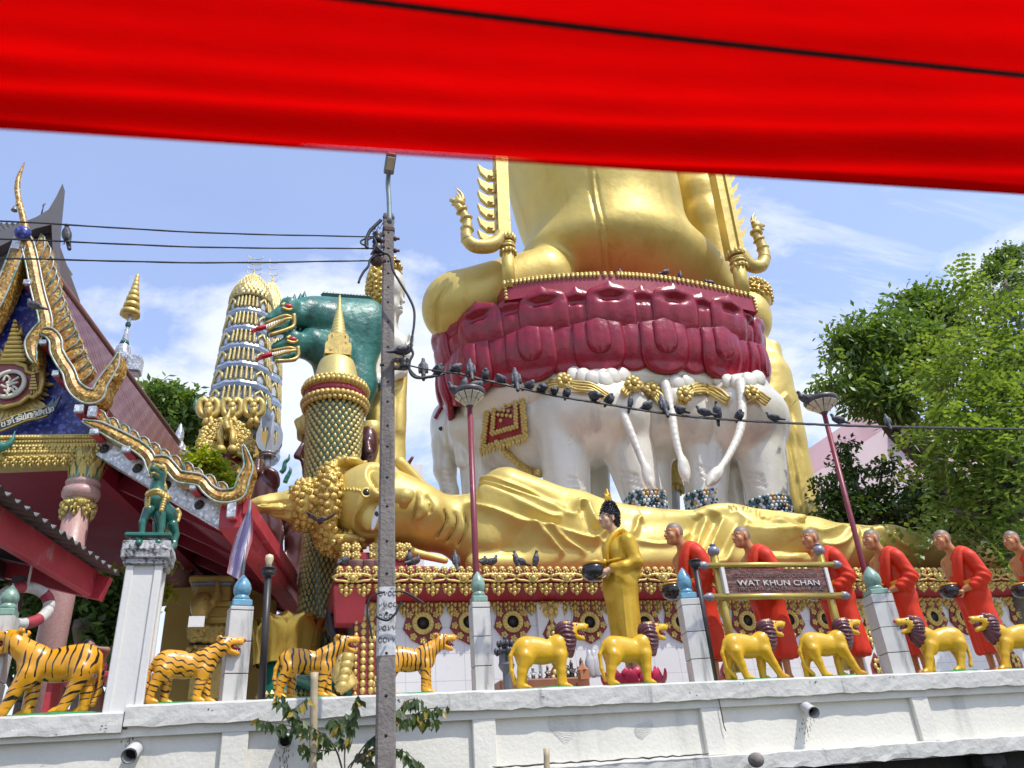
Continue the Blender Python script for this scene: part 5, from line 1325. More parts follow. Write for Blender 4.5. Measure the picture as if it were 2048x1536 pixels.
# mosaic anklets
moz=bpy.data.materials.new('mosaic_chips'); moz.use_nodes=True; n=moz.node_tree; g_=nd(n,'ShaderNodeNewGeometry'); cr=nd(n,'ShaderNodeValToRGB'); cr.color_ramp.interpolation='CONSTANT'
els=[(0,(.55,.56,.58)),(.25,(.05,.16,.20)),(.42,(.50,.30,.08)),(.56,(.03,.035,.04)),(.72,(.30,.42,.46)),(.86,(.62,.6,.52))]
while len(cr.color_ramp.elements)<len(els): cr.color_ramp.elements.new(.5)
for e,(p_,c_) in zip(cr.color_ramp.elements,els): e.position=p_; e.color=(*c_,1)
n.links.new(g_.outputs['Random Per Island'],cr.inputs[0]); n.links.new(cr.outputs[0],n.nodes['Principled BSDF'].inputs['Base Color']); n.nodes['Principled BSDF'].inputs['Roughness'].default_value=.3
def anklet(root,px,py,Y,rpx):
    c=P(px,py,Y); r=m_(rpx,c); b=MB()
    for row in range(7):
        for k in range(32):
            a=2*math.pi*(k+.5*(row%2))/32; b.ell(c+np.array([r*math.cos(a),r*math.sin(a),.10*row-.34]),(.06,.06,.075 if row%2 else .055),5,4)
    inpar(b.build('anklet',moz),root)
anklet(eA,1292,1012,18.3,41); anklet(eB,1411,1010,18.4,37); anklet(eC,1541,1022,17.9,41)
cl_=empty('support_column',P(1338,1020,20.2),0,'silver column with a gold collar between the elephants','column')
b=MB(); a=P(1338,930,20.2); c=P(1340,1050,20.2); b.tube([a,c],m_(20,a),20); b.tube([P(1338,780,20.2),a],m_(22,a),16); inpar(b.build('shaft',silver),cl_)
b=MB(); r=m_(24,a); b.lathe([(r*.95,-.5),(r*1.02,-.35),(r*.98,-.3),(r*1.05,.1),(r*.98,.15),(r*1.1,.3)],P(1338,948,20.2),20)
for k in range(16): b.lathe([(.09,0),(.07,-.1),(0,-.17)],P(1338,948,20.2)+np.array([r*math.cos(k*.3927),r*math.sin(k*.3927),-.5]),6)
inpar(b.build('gold_collar',goldr),cl_)
plm=empty('statue_plinth',(9.5,20,2.2),0,'broad plinth behind the reclining Buddha carrying the elephants','plinth')
b=MB(); zf_=float(P(1200,1085,18.5)[2]); b.box((10.0,20.8,(2.2+zf_)/2),(5.0,3.6,(zf_-2.2)/2),bev=.05); inpar(b.build('plinth_block',white),plm)
print('plinth top',zf_)

# ------------------------------------------------------------------ standing disciples left and right
dr=empty('disciple_statue',P(1590,1040,20.5),0,'tall golden disciple statue standing right of the throne','disciple statue')
pr=[epx((1500,636,21.2),40,60,45),cpx((1500,690,21.2),(1505,760,21.2),30,50,.3),cpx((1540,700,20.9),(1556,780,20.6),22,20,.2),cpx((1556,780,20.6),(1525,795,20.3),18,15,.2)]+chpx([(1530,760,20.9),(1555,880,20.6),(1590,1030,20.4)],[52,46,50],.3)+[cpx((1575,800,20.4),(1618,1030,20.2),20,22,.25)]
V,F=sdf(pr,.05,.2,2); N=normals(V,F)
V=relief(V,N,[([(1560,800),(1580,900),(1605,1030)],5,-.07,.05),([(1575,800),(1600,900),(1625,1030)],5,-.07,.05),([(1548,790),(1560,900),(1580,1030)],5,-.06,.04),([(1540,805),(1560,800),(1575,785)],4,.05,.05)])
inpar(skin('body',(V,F),gold),dr)
def bumps(V,N,rad,cond,seed,mat_,name,root,cap_=600):
    b=MB(); r=random.Random(seed); done=[]; o=list(range(len(V))); r.shuffle(o)
    for i in o:
        p=V[i]
        if not cond(p,N[i]): continue
        if done and np.min(np.sum((np.array(done)-p)**2,1))<(rad*1.6)**2: continue
        done.append(p); nn=N[i]; uu=np.cross(nn,(.2,.4,.9)); uu/=np.linalg.norm(uu)
        b.lathe([(rad,-.02),(rad*.9,rad*.5),(rad*.5,rad*.95),(0,rad*1.15)],p,7,axis=np.stack([uu,np.cross(nn,uu),nn],1))
        if len(done)>cap_: break
    return inpar(b.build(name,mat_),root)
hp=[epx((1503,600,21.3),36,42,44)]; HV,HF=sdf(hp,.06,.1,1); HN=normals(HV,HF); inpar(skin('hair',(HV,HF),goldh),dr); bumps(HV,HN,.085,lambda p,n_:n_[2]>-.3,3,goldh,'hair_curls',dr)
b=MB(); q=P(1620,1048,20.2); b.box((q[0]-.4,20.4,q[2]-1.5),(1.0,.7,1.5),bev=.03); inpar(b.build('pedestal',white),dr)

dl=empty('disciple_statue',P(770,940,19.5),0,'tall white and gold disciple statue with praying hands behind the concrete pole','disciple statue')
pr=[epx((785,582,19.5),25,46,40,.1),epx((783,618,19.5),19,26,30,.12),cpx((801,588,19.15),(807,604,19.15),3,4,.05),epx((801,617,19.25),5,3.5,10,.05),epx((801,624,19.25),5,3.5,9,.05),cpx((770,560,19.1),(768,625,19.1),5,6,.05),
    cpx((778,640,19.5),(772,665,19.5),19,24,.15),epx((772,700,19.5),36,42,42,.3),epx((800,705,19.4),22,34,40,.3)]
pr+=[cpx((752,680,19.2),(752,760,19.1),15,13,.15),cpx((752,770,19.1),(805,745,18.9),11,9,.12),cpx((805,745,18.9),(817,712,18.8),9,8,.1)]
pr+=[cpx((816,712,18.8),(819,690,18.78),8,6,.05)]+[cpx((816+k*2.4,695,18.8),(817+k*3.6,666+abs(k-1)*3,18.75-.04*k),2.6,1.8,.03) for k in range(4)]+[cpx((812,702,18.75),(812,684,18.7),2.8,2,.03)]
inpar(skin('body',sdf(pr,.032,.15,2),pearl),dl)
pr=chpx([(768,745,19.5),(770,840,19.5),(766,955,19.5)],[38,33,36],.3)+[cpx((795,760,19.4),(798,950,19.4),12,14,.2),cpx((808,750,19.2),(797,860,19.2),7,10,.2)]
V,F=sdf(pr,.05,.2,2); N=normals(V,F); V=relief(V,N,[([(740,775),(765,790),(800,770)],4,.05,.05),([(760,800),(758,880),(756,950)],4,-.05,.03),([(790,780),(788,880),(786,950)],4,-.05,.03)])
inpar(skin('robe',(V,F),gold),dl)
hp=[epx((757,580,19.6),22,60,40,.1),epx((775,540,19.5),26,16,38,.1)]; HV,HF=sdf(hp,.05,.1,1); HN=normals(HV,HF); inpar(skin('hair',(HV,HF),goldh),dl); bumps(HV,HN,.075,lambda p,n_:n_[1]<.5,3,goldh,'hair_curls',dl,300)
for y in (583,):
    b=MB(); q=P(800,y,19.2); b.ell(q,(.03,.12,.05)); inpar(b.build('eye',eyeb),dl)
b=MB(); b.tube([P(740,755,18.95),P(752,768,18.9),P(770,772,18.88)],.09,8); b.tube([P(741,690,19.0),P(738,720,19.0),P(740,755,18.95)],.05,8); inpar(b.build('mosaic_belt',moz),dl)
b=MB(); b.box((P(768,960,19.5)[0],19.6,5.0),(.9,.9,P(768,950,19.5)[2]-5.0)); inpar(b.build('pedestal',white),dl)
# ------------------------------------------------------------------ temple hall at the left
TA_=R_(11); gx=np.array([math.cos(TA_),-math.sin(TA_),0]); bx=np.array([math.sin(TA_),math.cos(TA_),0]); O_=np.array([-3.2,11.5,0])
def G(px,py,d=0.0):
    r=ray(px,py); t=(d-((CC-O_)@bx))/(r@bx); return CC+r*t
mosg=mat('gold_mosaic',(.46,.24,.035),.38,.12,.2,6)
def chips(sc,c1,c2,c3):
    def fn(n,t,out):
        v=nd(n,'ShaderNodeTexVoronoi'); v.inputs['Scale'].default_value=sc; n.links.new(t.outputs['Object'],v.inputs[0])
        s=nd(n,'ShaderNodeSeparateColor'); n.links.new(v.outputs['Color'],s.inputs[0])
        a=mixc(n,s.outputs[0],c1,c2); return mixc(n,sstep(n,s.outputs[1],.80,.84),a,c3)
    return fn
setcol(mosg,chips(30,(.20,.085,.014),(.50,.27,.045),(.64,.46,.14)))
moss=mat('silver_mosaic',(.5,.5,.5),.25,.4,.2,6); setcol(moss,chips(26,(.30,.31,.32),(.58,.59,.60),(.75,.76,.78)))
mosb=mat('blue_mosaic',(.03,.04,.2),.35,0,.2,6); setcol(mosb,chips(22,(.012,.016,.13),(.035,.045,.26),(.10,.13,.42)))
trim=mat('pale_trim',(.38,.41,.37),.35,.1,.2,9,0,9,(.12,.26,.20),(.52,.6),5)
tilem=mat('roof_tile',(.20,.018,.018),.4,0,.15,4)
def tilef(n,t,out):
    s=nd(n,'ShaderNodeSeparateXYZ'); n.links.new(t.outputs['UV'],s.inputs[0])
    cb=nd(n,'ShaderNodeCombineXYZ'); n.links.new(s.outputs[0],cb.inputs[0]); n.links.new(s.outputs[1],cb.inputs[1])
    br=nd(n,'ShaderNodeTexBrick'); n.links.new(cb.outputs[0],br.inputs[0]); br.offset=.5; br.inputs['Scale'].default_value=1; br.inputs['Brick Width'].default_value=.30; br.inputs['Row Height'].default_value=.20; br.inputs['Mortar Size'].default_value=.013
    br.inputs['Color1'].default_value=(.10,.008,.009,1); br.inputs['Color2'].default_value=(.085,.007,.008,1); br.inputs['Mortar'].default_value=(.30,.17,.155,1)
    return br.outputs[0]
setcol(tilem,tilef)
hall=empty('temple_hall',(O_[0],O_[1],2.2),0,'ornate red roofed temple hall with gold mosaic gable boards at the left','temple')
def hs(b,name,m): return inpar(b.build(name,m),hall)
LR=9.9
def sweep(prof,d0,d1,name,m,th,nd_=10,uv=True,sub_=8):
    P0=[G(*q,0) for q in (curve(prof,sub_) if len(prof)>2 else prof)]; V=[];UV=[]; l=0
    for i,p in enumerate(P0):
        if i: l+=np.linalg.norm(p-P0[i-1])
        for j in range(nd_): V.append(p+bx*(d0+(d1-d0)*j/(nd_-1))); UV.append((l,(d0+(d1-d0)*j/(nd_-1))))
    k=len(V); b=MB(); b.grid(V,len(P0),nd_)
    V2=[v-np.array([0,0,th]) for v in V]; b.grid(V2,len(P0),nd_)
    e=[]
    n0=len(P0)
    for i in range(n0-1):
        for j in(0,nd_-1): e.append((i*nd_+j,(i+1)*nd_+j,k+(i+1)*nd_+j,k+i*nd_+j))
    for j in range(nd_-1):
        for i in(0,n0-1): e.append((i*nd_+j,i*nd_+j+1,k+i*nd_+j+1,k+i*nd_+j))
    b.f+=e; b.sm+=[False]*len(e); b.mi+=[0]*len(e)
    o=hs(b,name,m); 
    if uv:
        u=o.data.uv_layers.new(name='UVMap'); UV=UV+UV
        for lp in o.data.loops: u.data[lp.index].uv=UV[lp.vertex_index]
    return o
up=[(45,470),(72,545),(96,630),(128,705),(165,770),(207,806)]
sweep(up,.15,LR,'roof_tiles',tilem,.10)
upl=[(45,470),(18,540),(-10,620),(-45,700),(-90,760),(-150,810)]
sweep(upl,.15,LR,'roof_tiles',tilem,.10)
sweep([(40,500),(66,560),(88,640),(118,715),(160,785),(200,825)],.3,LR,'roof_underside',ceilm,.05)
sweep([(40,500),(10,560),(-20,640),(-60,715),(-110,785)],.3,LR,'roof_underside',ceilm,.05)
lo=[(170,838),(235,866),(300,905),(370,948),(430,975),(478,990)]
sweep(lo,.12,7.6,'lower_roof_tiles',tilem,.08)
sweep([(172,868),(235,900),(300,945),(370,990),(462,1030)],.35,7.6,'lower_ceiling',ceilm,.05)
# ridge boards
b=MB(); a=G(45,466,.2); b.tube([a,a+bx*LR],.09,8); hs(b,'ridge_cap',mat('ridge_brown',(.17,.07,.05),.6,0,.2,5))
def band(path,wpx,d,th,name,m,edge=True,taper=None):
    c=curve(path,6); n_=len(c); V=[];E1=[];E2=[]
    for i,q in enumerate(c):
        t=c[min(i+1,n_-1)]-c[max(i-1,0)]; nn=np.array([-t[1],t[0]]); nn/=np.linalg.norm(nn)+1e-9
        w_=wpx/2*(1 if taper is None else float(np.interp(i/(n_-1),np.linspace(0,1,len(taper)),taper)))
        A,B=q+nn*w_,q-nn*w_; a0,b0,m0=G(*A,d),G(*B,d),G(*q,d-.05)
        V+=[a0,m0,b0,b0+bx*th,a0+bx*th]; E1.append(a0); E2.append(b0)
    b=MB(); b.grid(V,n_,5,False,wrap=True); b.f+=[list(range(5)),[5*(n_-1)+k for k in range(5)]]; b.sm+=[False]*2; b.mi+=[0]*2
    o=hs(b,name,m)
    if edge:
        b=MB(); b.tube([p-bx*.02 for p in E1],.015,6); b.tube([p-bx*.02 for p in E2],.015,6); t_=b.build('trim',trim); t_.parent=o; t_.matrix_parent_inverse=Matrix.Identity(4)
    return o
def fixsub(o): o.matrix_parent_inverse=Matrix.Identity(4)
p1=[(47,468),(56,490),(65,525),(73,566),(81,600),(90,630),(91,652),(76,668),(63,688),(66,712),(72,726)]
p2=[(84,664),(101,668),(112,682),(114,703),(125,724),(138,744),(146,768),(158,783),(176,793),(195,790),(204,770),(217,750),(231,728),(238,706)]
band(p1,26,-.05,.30,'bargeboard',mosg,taper=[.6,1,1,1,1,1,1.05,1.0,.95,.7,.2])
band(p2,25,-.10,.30,'bargeboard',mosg,taper=[.5,.9,1,1,1,1,1.1,1.2,1.2,1.1,.9,.8,.6,.15])
band([(45,475),(28,520),(12,560),(-6,600),(-30,640)],26,-.05,.30,'bargeboard',mosg)
p3=[(166,842),(200,854),(237,873),(275,893),(297,912),(304,934),(303,956)]
p4=[(308,920),(330,924),(344,938),(358,953),(378,957),(402,962),(418,980),(438,992),(462,992),(479,984),(488,958),(497,935),(492,908),(486,890)]
band(p3,22,-.05,.28,'lower_bargeboard',mosg,taper=[.2,.9,1.1,1.1,1.1,1.0,.3])
band(p4,23,-.10,.28,'lower_bargeboard',mosg,taper=[.6,1,1,1,1,1,1,1.1,1.1,1.1,1,.8,.5,.1])
for pts in ([(231,728),(214,740),(206,732)],[(222,742),(238,748),(226,758)],[(205,772),(192,762),(200,750)],[(488,950),(473,945),(478,930)],[(495,935),(508,948),(490,955)],[(486,965),(472,962),(474,950)]):
    b=MB(); b.prism([G(*q,-.12) for q in pts],bx*.2); hs(b,'bargeboard_spur',mosg)
# leaf fins along the upper edge
def fin(bx_,by_,tx,ty,w_):
    dx,dy=tx-bx_,ty-by_; L2=math.hypot(dx,dy); nx,ny=-dy/L2,dx/L2
    A=[(bx_-nx*w_,by_-ny*w_),(bx_+dx*.45-nx*w_*1.05,by_+dy*.45-ny*w_*1.05),(bx_+dx*.8-nx*w_*.9,by_+dy*.8-ny*w_*.9),(tx-nx*w_*.7,ty-ny*w_*.7),(bx_+dx*.92+nx*w_*.35,by_+dy*.92+ny*w_*.35),(bx_+dx*.7+nx*w_*.9,by_+dy*.7+ny*w_*.9),(bx_+nx*w_,by_+ny*w_)]
    b=MB(); b.prism([G(*q,.0) for q in A],bx*.16,bulge=.02); o=hs(b,'leaf_fin',mosg)
    b=MB(); b.tube([G(*q,-.01) for q in A[1:]],.011,5); t_=b.build('trim',trim); t_.parent=o; fixsub(t_)
tips=[(81,471),(94,493),(100,516),(106,537),(111,553),(117,578),(123,598),(130,618),(137,636),(145,656),(153,675),(162,697),(170,717),(180,734)]
c_=curve([(66,508),(78,560),(90,610),(105,650),(125,700),(152,765)],12); 
for i,(tx,ty) in enumerate(tips):
    q=c_[int((i+.6)/len(tips)*(len(c_)-1))]; fin(q[0]+2,q[1]+12,tx+7,ty-2,8.2)
tips2=[(200,817),(225,832),(247,845),(265,857),(287,870),(308,882),(328,895),(350,907),(375,920),(394,932),(419,945),(444,960)]
for i,(tx,ty) in enumerate(tips2):
    x=tx+10; y=ty+34-(2 if i<6 else -2); fin(x,y,tx-1,ty+2,8.5)
# chofa finial, boss and bell
b=MB(); cf=curve([(52,470),(47,440),(40,410),(35,385),(36,360),(42,342),(49,325)],6); b.tube([G(*q,-.02) for q in cf],[m_(float(np.interp(i/(len(cf)-1),[0,.15,.4,.55,.75,1],[9,6.5,5,5.5,4,1])),G(45,400)) for i in range(len(cf))],10); b.tube([G(38,402,-.05),G(33,412,-.05),G(36,405,-.05)],[.05,.015,.03],6)
hs(b,'chofa_finial',mosg)
b=MB(); q=G(45,466,-.15); b.ell(q,(.13,.10,.13)); hs(b,'boss',mosb)
for q in ((37,497),(50,520)): 
    b=MB(); b.box(G(36,500,.0),(.06,.15,.08)); 
hs(b,'purlin_cap',moss)
bell=empty('wind_bell',G(31,418,-.1),0,'small grey wind bell hanging from the roof finial','bell'); b=MB(); b.lathe([(0,.0),(.02,0),(.045,-.08),(.05,-.10),(0,-.09)],G(31,412,-.1),12); b.tube([G(33,405,-.1),G(31,412,-.1)],.006,5); inpar(b.build('bell_cup',steel),bell)
# purlin ends under the boards
def purlin(px,py,w_,h_,L2=1.4,d=-.12):
    c=G(px,py,d); R=np.stack([gx,bx,np.array([0,0,1.])],1); ww,hh=m_(w_,c)/2,m_(h_,c)/2
    b=MB(); b.box(c+bx*(L2/2+.06),(ww*.97,L2/2,hh*.97),R=R); o=hs(b,'purlin',redf)
    b=MB(); b.box(c+bx*.03,(ww,.035,hh),R=R,bev=.01); t_=b.build('purlin_cap',moss); t_.parent=o; fixsub(t_)
for a in ((53,563,14,12),(85,683,14,10),(110,745,13,12),(157,816,18,17),(183,822,16,24),(187,862,17,11),(251,897,17,12),(385,973,14,11),(462,1018,17,34)): purlin(*a)
# tympanum, emblem, frieze
b=MB(); b.prism([G(*q,.35) for q in ((-160,872),(196,872),(150,790),(110,720),(75,640),(52,560),(30,560),(-20,640),(-80,760))],bx*.15); hs(b,'tympanum',mosb)
b=MB(); A=[(-170,872),(192,868),(190,912),(-170,925)]; b.prism([G(*q,.20) for q in A],bx*.5); fz=hs(b,'frieze',goldr)
b=MB(); 
for k in range(60):
    x=-168+k*6.1; b.ell(G(x,875-.01*x,.18),(.035,.03,.03),6,4); b.ell(G(x,884-.01*x,.18),(.022,.02,.02),5,3)
for k in range(28):
    x=-160+k*13; 
    for t in range(6): b.ell(G(x,899-.012*x,.19)+.05*(gx*math.cos(t*1.05)+np.array([0,0,math.sin(t*1.05)])),(.03,.03,.03),5,3)
for k in range(22):
    x=-165+k*16.5; leafdrop(b,G(x,914-.05*x*.6,.17),.125,.20,yaw=-TA_)
t_=b.build('frieze_relief',goldr); t_.parent=fz; fixsub(t_)
# emblem: rays, shield, ring, tiered crown and ribbon
em=MB(); e0=.30
ray_m=mat('emblem_gold',(.42,.30,.08),.4,.4,.2,9)
ec=(22,768)
for k in range(44):
    a=2*math.pi*k/44; r=86 if k%4==0 else (74 if k%2 else 80)
    if -2.2<-a+2*math.pi*(a>math.pi)<-.95 and False: continue
    ca,sa=math.cos(a),math.sin(a); q=lambda rr,o:(ec[0]+ca*rr-sa*o,ec[1]+sa*rr+ca*o)
    em.prism([G(*q(45,-4),e0-.02),G(*q(r-10,-3.4),e0-.02),G(*q(r,0),e0-.02),G(*q(r-10,3.4),e0-.02),G(*q(45,4),e0-.02)],bx*.04)
emb=hs(em,'emblem',ray_m)
def esub(b,name,m): o=b.build(name,m); o.parent=emb; fixsub(o)
cream=mat('emblem_cream',(.55,.52,.42),.5); plum=mat('emblem_plum',(.24,.05,.06),.45,0,.25,6)
b=MB(); sh=[(85,742),(86,765),(80,785),(66,795),(58,792),(52,797),(40,806),(8,815),(-20,806),(-32,797),(-38,792),(-48,795),(-62,780),(-66,760),(-62,742),(-50,748),(-38,735),(-30,728),(0,724),(30,724),(52,732),(54,744),(66,748),(74,744)]
b.prism([G(*q,e0-.10) for q in sh],bx*.10); esub(b,'shield',plum)
b=MB(); cl=[G(*q,e0-.11) for q in sh]+[G(*sh[0],e0-.11)]; b.tube(cl,.035,6); cl2=[G(10+(x-10)*.93,768+(y-768)*.93,e0-.115) for x,y in sh]; b.tube(cl2+[cl2[0]],.014,5); esub(b,'shield_rim',ray_m)
AX=np.stack([gx,np.array([0,0,1.]),-bx],1)
b=MB(); b.lathe([(m_(33,G(20,768)),0),(m_(33,G(20,768)),.05),(m_(26,G(20,768)),.06),(m_(26,G(20,768)),.02)],G(20,770,e0-.12),30,axis=AX); esub(b,'ring',cream)
b=MB(); b.lathe([(m_(26,G(20,768)),.02),(0,.025)],G(20,770,e0-.12),26,axis=AX); esub(b,'disc',plum)
b=MB()
for L3 in ([(6,762),(12,752),(20,757),(16,768),(28,760),(38,754)],[(2,770),(12,774),(24,768),(36,764)],[(8,780),(16,784),(22,776),(30,786)],[(14,764),(16,776),(14,790)],[(26,772),(34,778),(30,784),(24,778)]): b.tube(curve([G(*q,e0-.17) for q in L3],5),.018,6)
esub(b,'monogram',cream)
b=MB()
for k in range(10):
    y0=722-8.5*k; w_=24*(1-k/10)**1.1+1.2; c=G(30+.15*k*1.6+0,y0,e0-.10); b.box(c,(m_(w_,c),.07,m_(4.2,c)),R=np.stack([gx,bx,np.array([0,0,1.])],1),bev=.02)
q0=G(43,652,e0-.1); b.tube([G(41,672,e0-.1),q0],[.05,.008],8); esub(b,'crown',ray_m)
b=MB(); 
for k in range(7):
    w_=7*(1-k/7)+.6; c=G(68,778-6*k,e0-.13); b.box(c,(m_(w_,c),.03,m_(2.4,c)),R=np.stack([gx,bx,np.array([0,0,1.])],1))
for dx in(-4,0,4): b.tube([G(68+dx,779,e0-.13),G(68+dx*1.6,789,e0-.13)],.014,5)
esub(b,'tiered_umbrella',ray_m)
b=MB(); rp=curve([(-40,858),(-10,856),(20,845),(50,833),(75,828),(92,822)],6); V=[]
for i,q in enumerate(rp):
    a0,b0=G(q[0]-1,q[1]-9,e0-.14),G(q[0]+3,q[1]+8,e0-.10); V+=[a0,b0,b0+bx*.05,a0+bx*.05]
b.grid(V,len(rp),4,False,wrap=True); V=[]
rib=mat('ribbon_blue',(.10,.13,.16),.45,0,.2,8); esub(b,'ribbon',rib)
b=MB(); b.prism([G(*q,e0-.08) for q in ((92,813),(108,795),(106,806),(122,790),(112,812),(96,828))],bx*.04); esub(b,'ribbon_tail',rib)
b=MB()
for sgn in(-9,8): b.tube([G(q[0]+(3 if sgn>0 else -1),q[1]+sgn,e0-.15) for q in rp],.014,5)
esub(b,'ribbon_edge',ray_m)
b=MB(); b.prism([G(*q,e0+.0) for q in ((70,806),(88,812),(92,818),(50,838),(8,850),(-30,850),(-30,815),(10,820),(45,812))],bx*.03); esub(b,'cream_field',cream)
def text(body,name,size,m,par,loc,rot,ext=.004,al='CENTER'):
    c=bpy.data.curves.new(name,'FONT'); c.body=body; c.size=size; c.extrude=ext; c.align_x=al; c.align_y='CENTER'; c.materials.append(m); c.resolution_u=3
    o=bpy.data.objects.new(name,c); col.objects.link(o); dg=bpy.context.evaluated_depsgraph_get(); dg.update()
    me=bpy.data.meshes.new_from_object(o.evaluated_get(dg)); bpy.data.objects.remove(o)
    me.materials.clear(); me.materials.append(m)
    o=bpy.data.objects.new(name,me); col.objects.link(o); o.matrix_world=Matrix.Translation(loc)@rot; 
    w_=o.matrix_world.copy(); o.parent=par; 
    if par is not None: o.matrix_parent_inverse=Matrix.LocRotScale(par.location,par.rotation_euler,par.scale).inverted()
    return o
def basis(xd,zd):
    xd=np.array(xd)/np.linalg.norm(xd); zd=np.array(zd)/np.linalg.norm(zd); yd=np.cross(zd,xd); yd/=np.linalg.norm(yd); zd=np.cross(xd,yd)
    m=Matrix.Identity(4)
    for i in range(3): m[i][0],m[i][1],m[i][2]=xd[i],yd[i],zd[i]
    return m
for tx,a,b_ in (('พระราชวโรปการ',(-8,853),(42,836)),('๔ ธันวาคม',(42,836),(76,827)),('๒๕๔๒',(76,827),(93,821))):
    qa,qb=G(*a,e0-.165),G(*b_,e0-.165); text(tx,'ribbon_text',.15,cream,emb,Vector((qa+qb)/2),basis(qb-qa,-bx))
# naga tail tip at the frieze
b=MB(); b.tube(curve([G(-10,893,.05),G(12,892,.05),G(24,880,.05),G(30,862,.05)],5),[.11,.10,.09,.08,.07,.06,.05,.05,.045,.04,.035,.03,.02,.015,.012,.008][:16],7); hs(b,'teal_tail',tealm)
# beams and ceilings
R3=np.stack([gx,bx,np.array([0,0,1.])],1)
a,c=G(196,893,.30),G(456,1046,.30); dv=(c-a); l=np.linalg.norm(dv); dv/=l; up_=np.cross(bx,dv); up_/=np.linalg.norm(up_); up_=up_ if up_[2]>0 else -up_
b=MB(); b.box((a+c)/2,(l/2,.10,.135),R=np.stack([dv,bx,up_],1),bev=.01); bm_=hs(b,'silver_beam',moss)
for t in (.07,.33,.55,.80):
    b=MB(); q=a+dv*l*t-bx*.11
    for k in range(16):
        an=k*.3927; b.tube([q,q+(dv*math.cos(an)+up_*math.sin(an))*.075],[.02,.006],5)
    o=b.build('star_boss',blackp); o.parent=bm_; fixsub(o)
e0_=G(462,1030,.05); b=MB(); b.box(e0_+bx*3.85,(.16,3.85,.20),R=R3,bev=.02); hs(b,'eave_beam',redf)
b=MB(); b.box(e0_+bx*3.85+gx*.20+np.array([0,0,.12]),(.05,3.87,.12),R=R3,bev=.01); hs(b,'eave_beam',redf)
for dd in (1.2,2.6,4.0,5.4,6.8):
    a=G(180,905,dd) ; p_=G(180,905,0)+bx*dd; q_=e0_+bx*dd; v=q_-p_; l=np.linalg.norm(v); v/=l; u2=np.cross(bx,v); b=MB(); b.box((p_+q_)/2,(l/2,.06,.10),R=np.stack([v,bx,u2],1)); hs(b,'rafter',ceilm)
f0=G(186,925,.4); b=MB(); b.box(f0-gx*3.2+bx*4.6+np.array([0,0,.12]),(3.3,4.6,.06),R=R3); hs(b,'ceiling',ceilm)
b=MB(); b.box(f0+bx*4.6+np.array([0,0,-.02]),(.10,4.6,.16),R=R3); hs(b,'beam',ceilm)
b=MB(); q=G(45,926,.6); b.box(q,(.75,.05,.035),R=R3); hs(b,'strip_lamp',trim)
# terrazzo columns with lotus capitals
def column(px,py,d,rpx,ctop,darkness=0):
    c0=G(px,py,d); r=m_(rpx,c0); zt=c0[2]; x,y=c0[0],c0[1]
    b=MB(); b.lathe([(r*1.04,2.2),(r,zt-1.2),(r*.97,zt)],(x,y,0),28); o=hs(b,'column',pinkc)
    b=MB(); b.lathe([(r*1.0,zt-.02),(r*1.35,zt+.03),(r*1.42,zt+.09),(r*1.35,zt+.15),(r*1.08,zt+.18),(r*1.25,zt+.21),(r*1.3,zt+.25),(r*1.12,zt+.29)],(x,y,0),28); t_=b.build('column_ring',pinkc); t_.parent=o; fixsub(t_)
    b=MB(); H_=ctop
    b.lathe([(r*1.03,zt-.16),(r*1.10,zt-.13),(r*1.10,zt-.02),(r*1.0,zt)],(x,y,0),24)
    for ring,(n_,h_,w2,rr,fl) in enumerate(((10,H_,.52,1.02,.42),(10,H_*.55,.5,1.12,.28))):
        for k in range(n_):
            a=2*math.pi*(k+.5*ring)/n_; pts=[]
            for i in range(6):
                t=i/5; ww=r*w2*.62*(1-.15*t) if t<.72 else r*w2*.62*(1-.15*t)*max(0,(1-t)/.28)
                r2=r*(rr+fl*t**1.6); z=zt+.27+h_*t
                for s in(-1,0,1): pts.append((x+(r2+(.03*r if s==0 else 0)*2)*math.cos(a)-s*ww*math.sin(a),y+(r2+(.06*r if s==0 else 0))*math.sin(a)+s*ww*math.cos(a),z))
            b.grid(pts,6,3)
    b3=MB(); b3.lathe([(r*1.0,zt+.25),(r*1.05,zt+.27+H_*.5),(r*1.3,zt+.27+H_)],(x,y,0),20); t_=b3.build('capital_core',capm); t_.parent=o; fixsub(t_)
    for k in range(8): 
        a=2*math.pi*k/8; leafdrop(b,(x+r*1.02*math.cos(a),y+r*1.02*math.sin(a),zt-.05),.16,.26,yaw=a+math.pi/2)
    t_=b.build('lotus_capital',capm); t_.parent=o; fixsub(t_)
    b=MB(); n_=10
    for k in range(n_):
        a=2*math.pi*k/n_; A=[]
        for u,v in ((-.30,0),(.30,0),(.22,.10),(0,.20),(-.22,.10)): A.append((x+r*(1.16+.15*v)*math.cos(a)-u*r*math.sin(a),y+r*(1.16+.15*v)*math.sin(a)+u*r*math.cos(a),zt+.28+v*.9))
        b.prism(A,(-.02*math.cos(a),-.02*math.sin(a),0))
    t_=b.build('teal_leaf_ring',tealm); t_.parent=o; fixsub(t_)
column(160,1000,.35,25,.46); column(372,1118,5.8,19.5,.50); column(452,1205,9.4,18,.52); column(400,1152,8.6,13,.5)
column(-60,1010,.35,25,.46)
b=MB(); b.box(O_+bx*4.6-gx*1.0+np.array([0,0,2.32]),(6,5.5,.12),R=R3); hs(b,'floor_slab',white)
b=MB(); b.box(O_+bx*12.5-gx*.5+np.array([0,0,3.35]),(5.5,.1,1.15),R=R3); hs(b,'back_wall',maroon)
